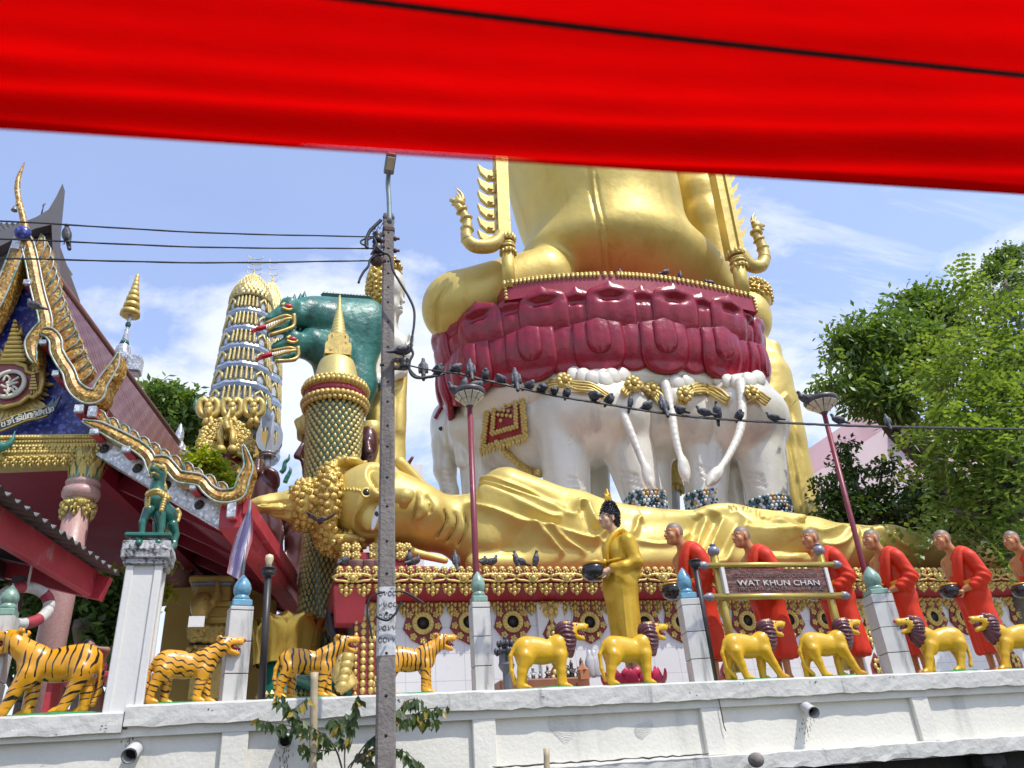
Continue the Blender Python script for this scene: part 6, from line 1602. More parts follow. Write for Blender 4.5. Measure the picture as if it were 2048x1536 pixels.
# white flame finial on the back of the roof
b=MB()
for k,(x0,y0,x1,y1) in enumerate(((345,905,358,868),(352,912,364,880),(358,918,370,890),(350,895,362,846))):
    b.tube(curve([G(x0,y0,LR-1),G((x0+x1)/2+3,(y0+y1)/2,LR-1),G(x1,y1,LR-1)],5),[.16,.16,.15,.14,.13,.12,.11,.09,.06,.04,.01],8)
hs(b,'white_finial',moss)
# ------------------------------------------------------------------ landing shed in front of the hall
shed=empty('landing_shed',P(40,1250,9.4),0,'low landing shed with a corrugated roof and red fascia at the left edge','shed')
s0=P(-70,925,7.0); ks=np.linspace(0,12,800); pj=[proj(s0+bx*k)[0] for k in ks]; Ls=float(np.interp(240,pj,ks)); print('shed len',Ls)
rdir=-gx*math.cos(R_(16))+np.array([0,0,math.sin(R_(16))]); V=[]; NN=150
corr=mat('corrugated_sheet',(.16,.15,.14),.6,.2,.2,5,0,9,(.10,.085,.075),(.5,.7),4)
for j in range(NN):
    p=s0+bx*(Ls*j/(NN-1)); h=.028*math.sin(j*2*math.pi/8)
    for i in range(2): V.append(p+rdir*(3.2*i)+np.array([0,0,h]))
b=MB(); b.grid(V,NN,2,True); b.grid([v+np.array([0,0,-.012]) for v in V],NN,2,True); inpar(b.build('roof_sheet',corr),shed)
V=[v+np.array([0,0,.05])+rdir*.75+gx*.0 for v in V]
b=MB(); b.grid(V,NN,2,True); inpar(b.build('upper_sheet',mat('pale_green_sheet',(.36,.50,.44),.5,.1,.1,3)),shed)
b=MB(); b.box(s0+bx*(Ls/2)+rdir*.28+np.array([0,0,-.22]),(.05,Ls/2-.05,.16),R=R3,bev=.01); b.box(s0+bx*(Ls-.09)+rdir*1.6+np.array([0,0,-.24]),(1.5,.05,.14),R=np.stack([rdir,bx,np.cross(rdir,bx)],1)); inpar(b.build('fascia',redf),shed)
b=MB()
for t in (.35,.62,.86): b.box(s0+bx*Ls*t+rdir*1.7+np.array([0,0,-.16]),(1.35,.05,.07),R=np.stack([rdir,bx,np.cross(rdir,bx)],1))
b.box(s0+bx*Ls/2+rdir*1.4+np.array([0,0,-.33]),(.06,Ls/2-.1,.10),R=R3)
inpar(b.build('roof_frame',blackp),shed)
b=MB(); pp=P(30,1200,9.6); b.box((pp[0],pp[1],3.1),(.06,.06,.95)); inpar(b.build('post',blackp),shed)
buoy=empty('lifebuoy',P(50,1212,9.3),0,'weathered red and white lifebuoy hanging under the shed roof','lifebuoy')
c=P(48,1210,9.3); R1=m_(35,c); r1=m_(11,c)
bm1=mat('buoy_white',(.55,.54,.50),.5,0,.12,8,.1,20,(.36,.34,.30),(.5,.7),5); bm2=mat('buoy_red',(.35,.035,.05),.5,0,.2,8)
for nm,m,rngs in (('ring',bm1,[(0,2*math.pi)]),('red_band',bm2,[(.35,.95),(1.9,2.5),(3.5,4.1),(5.05,5.65)])):
    for a0,a1 in rngs:
        b=MB(); b.tube([c+np.array([R1*math.cos(a),.12*math.sin(a)+.2*math.cos(a),R1*math.sin(a)*1.15]) for a in np.linspace(a0,a1,40 if nm=='ring' else 10)],r1*(1 if nm=='ring' else 1.03),14); inpar(b.build(nm,m),buoy)
b=MB(); b.tube([c+np.array([0,-.02,R1*1.15]),c+np.array([.0,-.05,R1*1.15+.5])],.012,5); b.tube(curve([c+np.array([-.1,-.16,R1]),c+np.array([-.02,-.2,0]),c+np.array([0,-.16,-R1])],6),.010,5); inpar(b.build('rope',bm1),buoy)

# ------------------------------------------------------------------ grey gabled roof behind, umbrella spire
gr=empty('grey_roof_building',P(40,560,15),0,'building with a pointed grey roof corner behind the temple gable','building')
greyb=mat('grey_board',(.11,.105,.11),.6,0,.15,4); 
b=MB(); b.prism([P(*q,15) for q in ((-60,492),(0,463),(72,434),(97,419),(112,394),(125,367),(117,450),(114,519),(119,560),(108,560),(103,449),(70,457),(0,492),(-60,522))],(0,.25,0)); inpar(b.build('bargeboard',greyb),gr)
b=MB(); b.prism([P(*q,15.3) for q in ((-60,515),(0,490),(70,455),(104,448),(110,562),(60,700),(-60,700))],(0,3,0)); inpar(b.build('soffit_wall',mat('brown_soffit',(.10,.07,.06),.7)),gr)
b=MB(); V=[]
for j in range(60):
    x=-80+160*j/59
    for y,Y in ((446-.0*x+(.06 if j%4<2 else 0),15.6),(428,19.0)): V.append(P(x,y if Y<16 else 428+.0*x,15.6 if Y<16 else 15.6)+(np.array([0,0,.03*math.sin(j*1.5)])+(np.array([0,3.0,.5]) if Y>16 else 0)))
b.grid(V,60,2,True); inpar(b.build('metal_roof',mat('pale_metal_roof',(.55,.62,.66),.4,.2)),gr)
b=MB(); b.tube([P(82,432,15.4),P(88,408,15.4)],.015,5); b.tube([P(85,412,15.4),P(91,407,15.4)],.012,5); inpar(b.build('antenna',blackp),gr)
um=empty('umbrella_spire',P(245,740,19),0,'white stupa spire with a tiered gold umbrella rising behind the roof','spire')
ax=P(258,640,19); zz=lambda y:float(P(258,y,19)[2]); X_,Y_=ax[0],19; rp_=lambda r:m_(r,ax)
b=MB()
for y,r in ((632,19),(617,15.5),(604,13),(593,10.5),(583,8),(574,6.5),(566,5),(559,4)):
    b.lathe([(rp_(r)*.75,0),(rp_(r),.02),(rp_(r)*.95,.14),(rp_(r)*.6,.20)],(X_,Y_,zz(y)),20)
for k in range(3): a=k*math.pi/3; v=np.array([math.cos(a),math.sin(a),0])*rp_(18); b.tube([np.array([X_,Y_,zz(630)])-v,np.array([X_,Y_,zz(630)])+v],.03,6)
inpar(b.build('gold_umbrella',goldr),um)
b=MB(); b.lathe([(rp_(15),zz(735)),(rp_(16),zz(712)),(rp_(13),zz(697)),(rp_(6),zz(688)),(rp_(7),zz(684)),(rp_(4.5),zz(665)),(rp_(3),zz(655)),(.05,zz(640)),(.045,zz(560)),(.0,zz(545))],(X_,Y_,0),18); inpar(b.build('silver_spire',moss),um)
b=MB(); b.ell((X_,Y_,zz(650)),(rp_(5.5),rp_(5.5),rp_(7))); b.lathe([(rp_(9),zz(690)),(rp_(8),zz(684))],(X_,Y_,0),14); inpar(b.build('green_knob',greenm),um)
b=MB(); b.lathe([(rp_(18),zz(900)),(rp_(18),zz(740)),(rp_(15),zz(735))],(X_,Y_,0),18); b.box((X_+.35,Y_-.1,zz(735)),(.18,.2,.25),bev=.05); inpar(b.build('stupa_body',moss),um)
# ------------------------------------------------------------------ scaled serpent column with a gold chedi on top
sc_=empty('serpent_column',P(655,1400,14.9),0,'tall green serpent column covered in gold scales with a gold chedi on top','column')
YS=14.9
path=[(640,1400),(652,1340),(645,1250),(640,1190),(648,1110),(658,1000),(666,900),(671,800)]
rads=[42,40,42,38,39,46,51,54]
cp=curve([P(x,y,YS) for x,y in path],8); rr=[float(np.interp(i/(len(cp)-1),np.linspace(0,1,8),[m_(r,P(*path[j],YS)) for j,r in enumerate(rads)])) for i in range(len(cp))]
b=MB(); b.tube(cp,rr,28); inpar(b.build('serpent_body',greenm),sc_)
b=MB(); L3=np.concatenate([[0],np.cumsum([np.linalg.norm(cp[i+1]-cp[i]) for i in range(len(cp)-1)])]); row=0; s=.05; goldsc=mat('gold_scale',(.46,.38,.14),.45,.4,.25,7,.2,30,(.35,.26,.06),(.5,.7),6)
while s<L3[-1]-.05:
    c=np.array([np.interp(s,L3,[q[k] for q in cp]) for k in range(3)]); c2=np.array([np.interp(s+.05,L3,[q[k] for q in cp]) for k in range(3)]); T=(c2-c)/np.linalg.norm(c2-c); r=float(np.interp(s,L3,rr)); n_=26
    u=np.cross(T,(0,1,0)); u/=np.linalg.norm(u); v=np.cross(T,u)
    for k in range(n_):
        a=2*math.pi*(k+.5*(row%2))/n_; d=u*math.cos(a)+v*math.sin(a)
        if d[1]>.35: continue
        t=-u*math.sin(a)+v*math.cos(a); o=c+d*(r+.005); w_=r*2*math.pi/n_*.34; h=.064
        pts=[(0,1.1),(-.75,.55),(-1,-.1),(-.5,-.75),(0,-1),(.5,-.75),(1,-.1),(.75,.55)]
        V=[o+t*w_*x+T*h*y for x,y in pts]+[o+t*w_*x*.5+T*h*y*.5+d*.05 for x,y in pts]+[o+d*.035]
        b.add(V,[(i,(i+1)%8,8+(i+1)%8,8+i) for i in range(8)]+[(8+i,8+(i+1)%8,16) for i in range(8)],True)
    s+=.098; row+=1
inpar(b.build('gold_scales',goldsc),sc_)
T0=cp[-1]; X0,Y0=T0[0],T0[1]; zr=lambda y:float(P(672,y,YS-.50*min(1,max(0,(y-640)/110)))[2]); rp2=lambda r:m_(r,T0)
b=MB(); b.lathe([(rp2(56),zr(782)),(rp2(60),zr(779)),(rp2(60),zr(770)),(rp2(56),zr(767))],(X0,Y0,0),36); inpar(b.build('red_band',maroon),sc_)
b=MB()
for y,dz in ((790,1),(763,-1)):
    b.lathe([(rp2(57),zr(y+7)),(rp2(62),zr(y+3)),(rp2(62),zr(y-3)),(rp2(57),zr(y-6))],(X0,Y0,0),36)
    for k in range(40):
        a=2*math.pi*k/40; b.ell((X0+rp2(62)*math.cos(a),Y0+rp2(62)*math.sin(a),zr(y-1)),(.07,.07,.075),6,4)
    for k in range(40):
        a=2*math.pi*(k+.5)/40; b.ell((X0+rp2(60)*math.cos(a),Y0+rp2(60)*math.sin(a),zr(y-8 if dz<0 else y+8)),(.06,.06,.06),6,4)
inpar(b.build('gold_rim',goldr),sc_)
b=MB(); b.lathe([(rp2(56),zr(760)),(rp2(53),zr(757)),(rp2(44),zr(740)),(rp2(38),zr(718)),(rp2(34),zr(710)),(rp2(26),zr(706)),(0,zr(705))],(X0,Y0,0),32)
pr_=[(rp2(16),zr(672))]
for k in range(9):
    y=666-5.6*k; r=17.5-1.35*k; pr_+=[(rp2(r*.86),zr(y+2.8)),(rp2(r),zr(y)),(rp2(r*.9),zr(y-2.4))]
pr_+=[(rp2(5.4),zr(614)),(rp2(3),zr(602)),(.02,zr(590))]
b.lathe(pr_,(X0,Y0,0),24); inpar(b.build('chedi',mat('chedi_gold',(.56,.47,.16),.5,.35,.1,3,.1,12)),sc_)
b=MB()
for w_,y0,y1 in ((24,706,690),(18,684,673)):
    ww=rp2(w_); b.box((X0,Y0,(zr(y0)+zr(y1))/2),(ww*.86,ww*.86,(zr(y1)-zr(y0))/2))
inpar(b.build('red_niche',maroon),sc_)
b=MB()
for w_,y0,y1 in ((24,706,690),(18,684,673)):
    ww=rp2(w_)
    for k in range(6):
        for ax_ in(0,1):
            for sg in(-1,1):
                t=(k-2.5)/2.5*ww*.92
                if ax_ and k in (0,5): continue
                b.box((X0+(t if ax_==0 else sg*ww*.92),Y0+(sg*ww*.92 if ax_==0 else t),(zr(y0)+zr(y1))/2),(.045,.045,(zr(y1)-zr(y0))/2))
    b.box((X0,Y0,zr(y1)),(ww*1.08,ww*1.08,.07),bev=.02)
    if w_>20:
        for sg in(-1,1): b.prism([(X0-ww*1.1,Y0+sg*ww*1.1,zr(y1)),(X0,Y0+sg*ww*1.1,zr(y1)+.3),(X0+ww*1.1,Y0+sg*ww*1.1,zr(y1))],(0,.1,0))
inpar(b.build('colonnade',goldr),sc_)
# gold lotus seat and scaled drum beside it
ls=empty('gold_lotus_seat',P(570,1390,14.2),0,'big polished gold lotus seat on a scaled drum behind the third tiger','lotus seat')
c=P(572,1318,14.2); r0=m_(62,c); b=MB()
for ring in(0,1):
    for k in range(7):
        a=2*math.pi*(k+.5*ring+.2)/7; V=[]
        for i in range(13):
            t=i/12; ww=r0*.50*(1 if t<.5 else math.sqrt(max(0,1-((t-.5)/.5)**2)))*(.8+.4*min(t*2,1))*(1.05-.1*ring); r2=r0*(.78+.10*ring+.22*t**1.4)*(1 if ring else .92)
            z=c[2]+(.80-.05*ring)*t-.10
            for s in np.linspace(-1,1,5): V.append((c[0]+(r2+.07*(1-s*s))*math.cos(a)-s*ww*math.sin(a),c[1]+(r2+.07*(1-s*s))*math.sin(a)+s*ww*math.cos(a),z))
        b.grid(V,13,5)
b.lathe([(r0*.7,c[2]-.1),(r0*.9,c[2]+.2),(r0*.8,c[2]+.3),(0,c[2]+.3)],(c[0],c[1],0),24); inpar(b.build('lotus_petals',mat('polished_gold',(.60,.40,.07),.22,.7,.1,3)),ls)
b=MB(); b.tube([(c[0],c[1],2.2),(c[0],c[1],c[2])],r0*.78,28); inpar(b.build('drum',greenm),ls)
b=MB()
for row in range(10):
    for k in range(26):
        a=2*math.pi*(k+.5*(row%2))/26; d=np.array([math.cos(a),math.sin(a),0]); t=np.array([-math.sin(a),math.cos(a),0]); o=np.array([c[0],c[1],2.4+row*.10])+d*r0*.785
        if d[1]<.4:
            pts=[(0,1.1),(-1,0),(0,-1),(1,0)]; V=[o+t*.05*x+np.array([0,0,.055*y]) for x,y in pts]+[o+d*.04]; b.add(V,[(i,(i+1)%4,4) for i in range(4)])
inpar(b.build('drum_scales',goldsc),ls)
b=MB(); V=[]; q=P(640,1375,13.6)
for k in range(7):
    a=-math.pi*(.08+.84*k/6); b.tube(curve([q,q+np.array([.35*math.cos(a),-.05,.10+.25*abs(math.sin(a))]),q+np.array([.62*math.cos(a),-.1,.05+.12*abs(math.sin(a))])],5),[.10,.12,.13,.13,.13,.12,.11,.10,.08,.05,.02],8)
tag(b.build('green_lotus_leaf',greenm),'dark green carved lotus leaves behind the third tiger','leaf carving')
# small gold naga heads by the base corner
sn=empty('gold_naga_statue',P(690,1375,12.2),0,'small gilded naga statue rearing beside the base end','naga statue')
b=MB(); b.tube(curve([P(*q,12.2) for q in ((700,1378),(690,1360),(682,1340),(688,1315),(697,1300))],5),[.15]*10+[.13]*6+[.10]*5,8)
for k in range(5): b.ell(P(684+3*k,1372-14*k,12.1),(.11,.1,.10),6,4)
b.tube(curve([P(697,1300,12.2),P(705,1290,12.2),P(704,1275,12.2)],4),[.12,.1,.09,.08,.06,.05,.04,.03,.01],8); inpar(b.build('body',goldr),sn)
b=MB(); b.tube(curve([P(662,1225,13.2),P(664,1255,13.0),P(672,1275,12.9),P(684,1290,12.8),P(690,1275,12.8)],5),[.08,.08,.09,.1,.1,.1,.1,.09,.08,.08,.08,.08,.08,.08,.08,.07,.06,.05,.04,.03,.02],8); inpar(b.build('dark_tail',blackp),sn)

# ------------------------------------------------------------------ many-headed green naga
ng=empty('green_naga',P(690,780,18.5),0,'huge green naga rearing with two open-mouthed heads and red tongues','naga statue')
YN=18.0
pr=[epx((690,690,YN+.7),70,76,44),cpx((625,622,YN+.5),(735,628,YN+.7),28,28,.35),cpx((630,650,YN+.5),(735,655,YN+.7),40,40,.5),epx((694,770,YN+.7),62,56,44,.5)]
pr+=chpx([(645,640,YN+.3),(612,626,YN),(596,634,YN-.2)],[40,26,19],.3)+chpx([(660,710,YN+.2),(625,690,YN-.1),(602,696,YN-.2)],[42,28,19],.3)
HD=[((582,622),(526,643),(534,668),1.05),((590,687),(538,698),(546,720),.95)]
for (hx_,hy_),(tx,ty),(jx,jy),s in HD:
    pr+=[epx((hx_-4,hy_,YN-.2),19*s,20*s,20,.15),cpx((hx_-6,hy_-2,YN-.4),(tx+10,ty-4,YN-.5),18*s,8*s,.12),cpx((hx_-6,hy_+25*s,YN-.35),(jx+6,jy,YN-.5),15*s,8*s,.12),epx((hx_-2,hy_-14*s,YN-.4),16*s,11*s,16,.15)]
V,F=sdf(pr,.05,.3,2); inpar(skin('body',(V,F),nagag),ng)
for (hx_,hy_),(tx,ty),(jx,jy),s in HD:
    b=MB()
    for off in(-.74,): 
        b.tube(curve([P(hx_+2,hy_+12*s,YN+off),P(hx_-14*s,hy_+9*s,YN+off-.05),P(tx+4,ty+4,YN+off-.05)],5),.04,6); b.tube(curve([P(hx_+2,hy_+14*s,YN+off),P(hx_-14*s,hy_+17*s,YN+off-.05),P(jx,jy-7,YN+off-.05)],5),.04,6)
    b.tube(curve([P(hx_+6,hy_+6,YN-.62),P(hx_+6,hy_+26*s,YN-.6),P(hx_-6,hy_+34*s,YN-.65),P(jx+4,jy+2,YN-.75)],5),.05,6)
    b.tube(curve([P(hx_-18*s,hy_-10*s,YN-.6),P(hx_-6,hy_-16*s,YN-.55),P(hx_+8,hy_-8*s,YN-.5)],5),.05,6); b.tube(curve([P(hx_-18*s,hy_-6*s,YN-.62),P(hx_-4,hy_-2*s,YN-.6),P(hx_+8,hy_-8*s,YN-.5)],5),.045,6)
    o=inpar(b.build('gold_lips',mat('naga_gold',(.50,.36,.10),.4,.4,.15,8)),ng)
    b=MB(); b.ell(P(hx_-5,hy_-9*s,YN-.60),(.11,.06,.07)); b.tube(curve([P(hx_-16,hy_+13*s,YN-.3),P(tx+5,ty+10,YN-.5),P(tx-14,ty+16,YN-.5),P(tx-26,ty+21,YN-.5)],4),[.07]*8+[.05,.04,.03,.02,.01],6); b.tube([P(tx-12,ty+16,YN-.5),P(tx-26,ty+26,YN-.5)],[.04,.01],5); inpar(b.build('red_tongue',nosem),ng)
    b=MB()
    for k in range(8):
        t=k/7; x=tx+8+(hx_-22-tx)*t; b.lathe([(.035,0),(0,-.14)],P(x,ty+5+(hy_+8*s-ty)*t*.8,YN-.68),6); b.lathe([(.035,0),(0,.12)],P(x+2,jy-8+(hy_+18*s-jy+8)*t*.8,YN-.68),6)
    inpar(b.build('teeth',toothm),ng)
    b=MB(); q=P(hx_-24*s,hy_+12*s,YN-.35); b.ell(q,(.30*s,.15,.08),R=rotm(0,-20,0)); inpar(b.build('mouth',mouthm),ng)
b=MB()
for k,(x,y) in enumerate(((566,606),(574,602),(588,598),(600,596),(608,592),(594,662),(604,664))): b.lathe([(.11,0),(.08,.12),(0,.34)],P(x,y+10,YN+.1),7)
for k in range(16): b.lathe([(.10,0),(0,.13)],P(648+6.0*k,590+.45*k,YN+.7),6)
inpar(b.build('crest',greenm),ng)
plb=MB(); q=P(690,800,18.9); plb.box((q[0]-.1,19.2,(2.2+q[2])/2),(.5,.6,(q[2]-2.2)/2)); inpar(plb.build('lower_body',nagag),ng)

# ------------------------------------------------------------------ brown giants behind, trident
gi=empty('giant_statue',P(560,1180,17.5),0,'dark brown giant statue gripping a trident behind the temple roof','giant statue')
YG=17.6
pr=[epx((526,968,YG),28,30,26,.1),cpx((526,985,YG),(524,1005,YG),22,19,.2)]+chpx([(524,1005,YG),(530,1060,YG+.2),(545,1160,YG+.6),(575,1190,YG+.9)],[22,30,26,30],.3)+chpx([(612,1030,YG+.9),(600,1080,YG+.7),(592,1190,YG+.7)],[26,22,24],.3)+[cpx((575,1040,YG+1.2),(640,1040,YG+1.2),40,44,.3)]
pr+=[cpx((514,944,YG-.35),(516,922,YG-.2),8,7,.08)]+[cpx((536+7*k,940+4*k,YG-.35),(552,955+8*k,YG-.2),8,8,.06) for k in range(3)]
inpar(skin('body',sdf(pr,.05,.2,2),brown),gi)
pr=[epx((634,895,YG+1.4),32,48,40,.2),cpx((606,888,YG+.9),(594,912,YG+.9),5,8,.12),epx((606,922,YG+1.0),6,4,10,.08),epx((609,930,YG+1.0),7,4,10,.08),epx((616,942,YG+1.1),10,8,14,.1)]
pr+=[epx((735,892,YG+1.4),22,44,36,.2),cpx((735,885,YG+.9),(738,905,YG+.8),6,8,.1),cpx((640,930,YG+1.4),(640,1000,YG+1.4),24,40,.3)]
inpar(skin('head',sdf(pr,.045,.15,2),brown),gi)
b=MB(); c=P(618,860,YG+1.4); b.lathe([(m_(22,c),-.25),(m_(24,c),0),(m_(30,c),.22),(m_(25,c),.26),(m_(10,c),.5),(0,.8)],c,24); b.lathe([(m_(20,c),-.25),(m_(24,c),0),(m_(26,c),.22),(m_(20,c),.26)],P(742,866,YG+1.4),20); inpar(b.build('gold_crown',goldr),gi)
b=MB(); c=P(524,1003,YG); 
for k in range(3): b.lathe([(m_(21,c),-.08),(m_(23,c),0),(m_(21,c),.08)],c+np.array([0,0,-.06+.15*k-.15]),20)
inpar(b.build('bracelet',goldr),gi)
pr=[cpx((806,950,YG+.6),(812,935,YG+.4),12,10,.15),cpx((812,935,YG+.3),(825,915,YG+.2),5,3.4,.06),cpx((806,940,YG+.3),(808,926,YG+.2),4.5,4,.06),cpx((816,945,YG+.25),(820,936,YG+.15),4.5,4,.06),cpx((804,955,YG+.6),(795,1000,YG+.8),12,15,.15)]
g2=empty('giant_hand',P(800,960,YG),0,'dark red giant hand with a raised finger right of the concrete pole','statue hand'); inpar(skin('hand',sdf(pr,.03,.1,2),mat('giant_red_brown',(.16,.022,.015),.35,0,.2,4,coat=.3)),g2)
tr=empty('trident',P(536,935,YG),0,'grey metal trident held up by the brown giant','trident')
b=MB()
def blade(pts,th=.10): b.prism([P(*q,YG-.1) for q in pts],(0,th*2,0),bulge=.05 if len(pts)==7 else 0)
b.tube([P(531,950,YG),P(536,908,YG)],m_(7.5,P(533,930,YG)),14)
for y in (908,913): b.lathe([(.16,-.03),(.2,0),(.16,.03)],P(535,y,YG),16)
blade([(529,906),(532,885),(538,850),(546,826),(549,850),(548,885),(546,906)])
blade([(530,906),(517,896),(511,882),(513,866),(519,851),(523,852),(523,880),(530,892),(540,897)])
blade([(545,906),(557,898),(564,886),(566,868),(562,853),(558,853),(555,876),(549,890),(540,897)])
inpar(b.build('head',mat('trident_steel',(.33,.33,.31),.32,.6,.1,5)),tr)
# ------------------------------------------------------------------ prangs
bluet=mat('blue_tile_band',(.27,.34,.46),.3,0,.25,8); nichew=mat('niche_white',(.58,.63,.70),.3,.1,.2,6,0,9,(.30,.36,.48),(.5,.6),10)
nichp=mat('niche_pale',(.60,.64,.70),.3,.1,.2,6,0,9,(.30,.38,.52),(.5,.6),14)
goldp=mat('prang_gold',(.54,.44,.18),.42,.35,.25,5,.2,20,(.35,.25,.06),(.5,.7),6)
pg=empty('prang',P(478,850,23),0,'slender tiered prang of gold ribs and pale blue bands','tower')
YPg=23.0; c0=P(478,830,YPg); zq=lambda y:float(P(490,y,YPg)[2]); rq=lambda r:m_(r,P(490,700,YPg)); XP=c0[0]; tiers=[(830,63),(786,60),(742,56.5),(701,53),(661,49.5),(624,46),(606,43.5)]
NF=12
core=MB(); ribs=MB(); bands=MB(); nichs=[]
zs_=[zq(y) for y,_ in tiers]; rs_=[rq(r) for _,r in tiers]
zs_=list(np.linspace(zq(832),zq(606),7)); rs_=list(np.linspace(rq(54),rq(37),7))
core.lathe(list(zip([r*.94 for r in rs_],zs_))+[(rs_[-1]*.9,zq(600)),(rs_[-1]*.55,zq(575)),(.1,zq(560))],(XP,YPg,0),NF,smooth=False)
for k in range(7):
    r=rs_[k]; bands.lathe([(r*.98,-.15),(r*1.10,-.11),(r*1.15,.0),(r*1.10,.11),(r*.98,.14)],(XP,YPg,zs_[k]),NF,smooth=False)
for k in range(6):
    z0,z1_=zs_[k]+.16,zs_[k+1]-.16; r0_,r1_=rs_[k],rs_[k+1]
    for f in range(NF*3):
        a=2*math.pi*f/(NF*3); 
        if f%9==4: # niche in a face
            p=np.array([XP+r0_*math.cos(a),YPg+r0_*math.sin(a),z0]); d=np.array([math.cos(a),math.sin(a),0]); t=np.array([-math.sin(a),math.cos(a),0]); h=z1_-z0
            nich=MB(); nichs.append(nich); nich.prism([p+t*x*r0_*.17+np.array([0,0,y*h])+d*.02 for x,y in ((-1,0),(1,0),(1,.55),(.5,.8),(0,.95),(-.5,.8),(-1,.55))],-d*.1)
            for o in(-1,1): ribs.tube([p+t*o*r0_*.19+d*.04,p+t*o*r0_*.19+d*.04+np.array([0,0,h*.55]),p+d*.06+np.array([0,0,h*.95])],.045,5)
            continue
        if f%9 in (3,5): continue
        a0=np.array([XP+r0_*math.cos(a),YPg+r0_*math.sin(a),z0]); a1=np.array([XP+r1_*math.cos(a),YPg+r1_*math.sin(a),z1_]); d=np.array([math.cos(a),math.sin(a),0])
        ribs.tube([a0,a1],.034,5)
        for j in range(6): q=a0+(a1-a0)*(j+.5)/6+d*.05; ribs.lathe([(.04,-.10),(.05,.0),(.0,.15)],q,5)
for row in range(8):
    t=row/8; z=zq(604)+(zq(560)-zq(604))*t; r=rs_[-1]*max(.12,(1-t**1.7))**.75; n_=26
    for k in range(n_):
        a=2*math.pi*(k+.5*(row%2))/n_; ribs.lathe([(.13,-.15),(.12,0),(.05,.16),(0,.30)],(XP+r*math.cos(a),YPg+r*math.sin(a),z),5)
ribs.lathe([(rq(9),zq(572)),(rq(8),zq(566)),(rq(5),zq(562)),(rq(6),zq(559)),(.06,zq(555)),(.05,zq(548)),(0,zq(538))],(XP,YPg,0),12)
ribs.tube([(XP,YPg,zq(560)),(XP,YPg,zq(538))],.035,6)
for k in range(4):
    for s in(-1,1): z=zq(560)+.22*k+.25; ribs.tube(curve([(XP,YPg,z),(XP+s*.16,YPg,z+.02),(XP+s*.26,YPg,z+.14)],4),.015,5)
inpar(core.build('core',nichew),pg); inpar(bands.build('blue_bands',bluet),pg); inpar(ribs.build('gold_ribs',goldp),pg); [inpar(x.build('niche',nichp),pg) for x in nichs]
c2_=copy_tree(pg); Yb=26.4; k2=(float(P(540,590,Yb)[2])-pg.location.z)/(zq(570)-pg.location.z)
c2_.location=(float(P(537,650,Yb)[0])+(pg.location.x-XP)*.8,pg.location.y+Yb-YPg,pg.location.z); c2_.scale=(.80,.80,k2); c2_['label']='second prang half hidden behind the front prang and the naga'
# gatehouse with gold garuda frieze and pediment at the prang's foot
gt=empty('gold_gatehouse',P(455,960,20.5),0,'ornate gold gatehouse with a dark red doorway at the foot of the prang','gatehouse')
YH=20.5; yel2=mat('yellow_plaster',(.50,.36,.10),.55,.1,.12,2)
def hb(x0,y0,x1,y1,Y,d,m,nm,bev=0):
    a,c=P(x0,y0,Y),P(x1,y1,Y); b=MB(); zt,zb=P((x0+x1)/2,y0,Y)[2],P((x0+x1)/2,y1,Y)[2]; b.box(((a[0]+c[0])/2,Y+d/2,(zt+zb)/2),(abs(c[0]-a[0])/2,d/2,(zt-zb)/2),bev=bev); return inpar(b.build(nm,m),gt)
hb(398,860,520,1060,YH+.5,4,yel2,'wall'); hb(392,905,525,916,YH+.2,4.4,goldr,'cornice',.05); hb(405,858,520,866,YH+.3,4,bluet,'blue_tiles',.02); hb(430,850,505,860,YH+.3,4,yel2,'cornice',.03)
for x0,x1 in ((402,430),(462,482),(495,520)): hb(x0,920,x1,1060,YH+.1,.6,yel2,'pier',.04)
hb(432,893,462,1060,YH+.0,.6,maroon,'doorway')
hb(433,944,459,948,YH-.1,.5,maroon,'door_rail')
b=MB(); r=random.Random(8)
ped_=[(395,905),(398,880),(408,858),(425,845),(440,838),(452,834),(466,838),(482,848),(495,860),(503,880),(506,905),(482,912),(468,895),(463,882),(455,876),(446,880),(440,892),(428,912)]
b.prism([P(*q,YH-.1) for q in ped_],(0,.35,0)); pe=inpar(b.build('pediment',goldr),gt)
b=MB()
for i in range(520):
    x,y=395+112*r.random(),838+74*r.random()
    if inside(np.array([x]),np.array([y]),ped_)[0]: b.ell(P(x,y,YH-.15),(.09*r.random()+.04,.10,.07*r.random()+.03),6,4,R=rotm(0,r.random()*180,0))
for s in(-1,1):
    b.tube(curve([P(453+s*6,842,YH-.3),P(453+s*11,865,YH-.3),P(453+s*12,885,YH-.3),P(453+s*20,905,YH-.3),P(453+s*34,912,YH-.3)],5),.08,7); b.tube([P(453+s*12,862,YH-.35),P(453+s*12,897,YH-.35)],.09,8); b.ell(P(453+s*12,899,YH-.4),(.14,.12,.13))
b.tube(curve([P(456,860,YH-.5),P(452,845,YH-.5),P(456,832,YH-.5),P(460,818,YH-.5)],5),[.09]*5+[.08]*5+[.06,.05,.04,.03,.02,.01],8)
inpar(b.build('pediment_relief',goldr),gt)
b=MB()
for px in (417,464,507):
    for s in(-1,1): b.tube(curve([P(px,835,YH),P(px+s*16,826,YH),P(px+s*18,808,YH),P(px+s*10,800,YH),P(px+s*2,806,YH)],5),.10,7)
    b.ell(P(px,812,YH-.1),(.11,.1,.13)); b.ell(P(px,823,YH-.1),(.10,.1,.18)); b.ell(P(px-5,818,YH-.1),(.06,.06,.12)); b.ell(P(px+5,818,YH-.1),(.06,.06,.12)); b.tube([P(px,830,YH),P(px-8,850,YH-.1)],.09,6); b.tube([P(px,830,YH),P(px+8,850,YH-.1)],.09,6)
inpar(b.build('garuda_relief',goldr),gt)
b=MB()
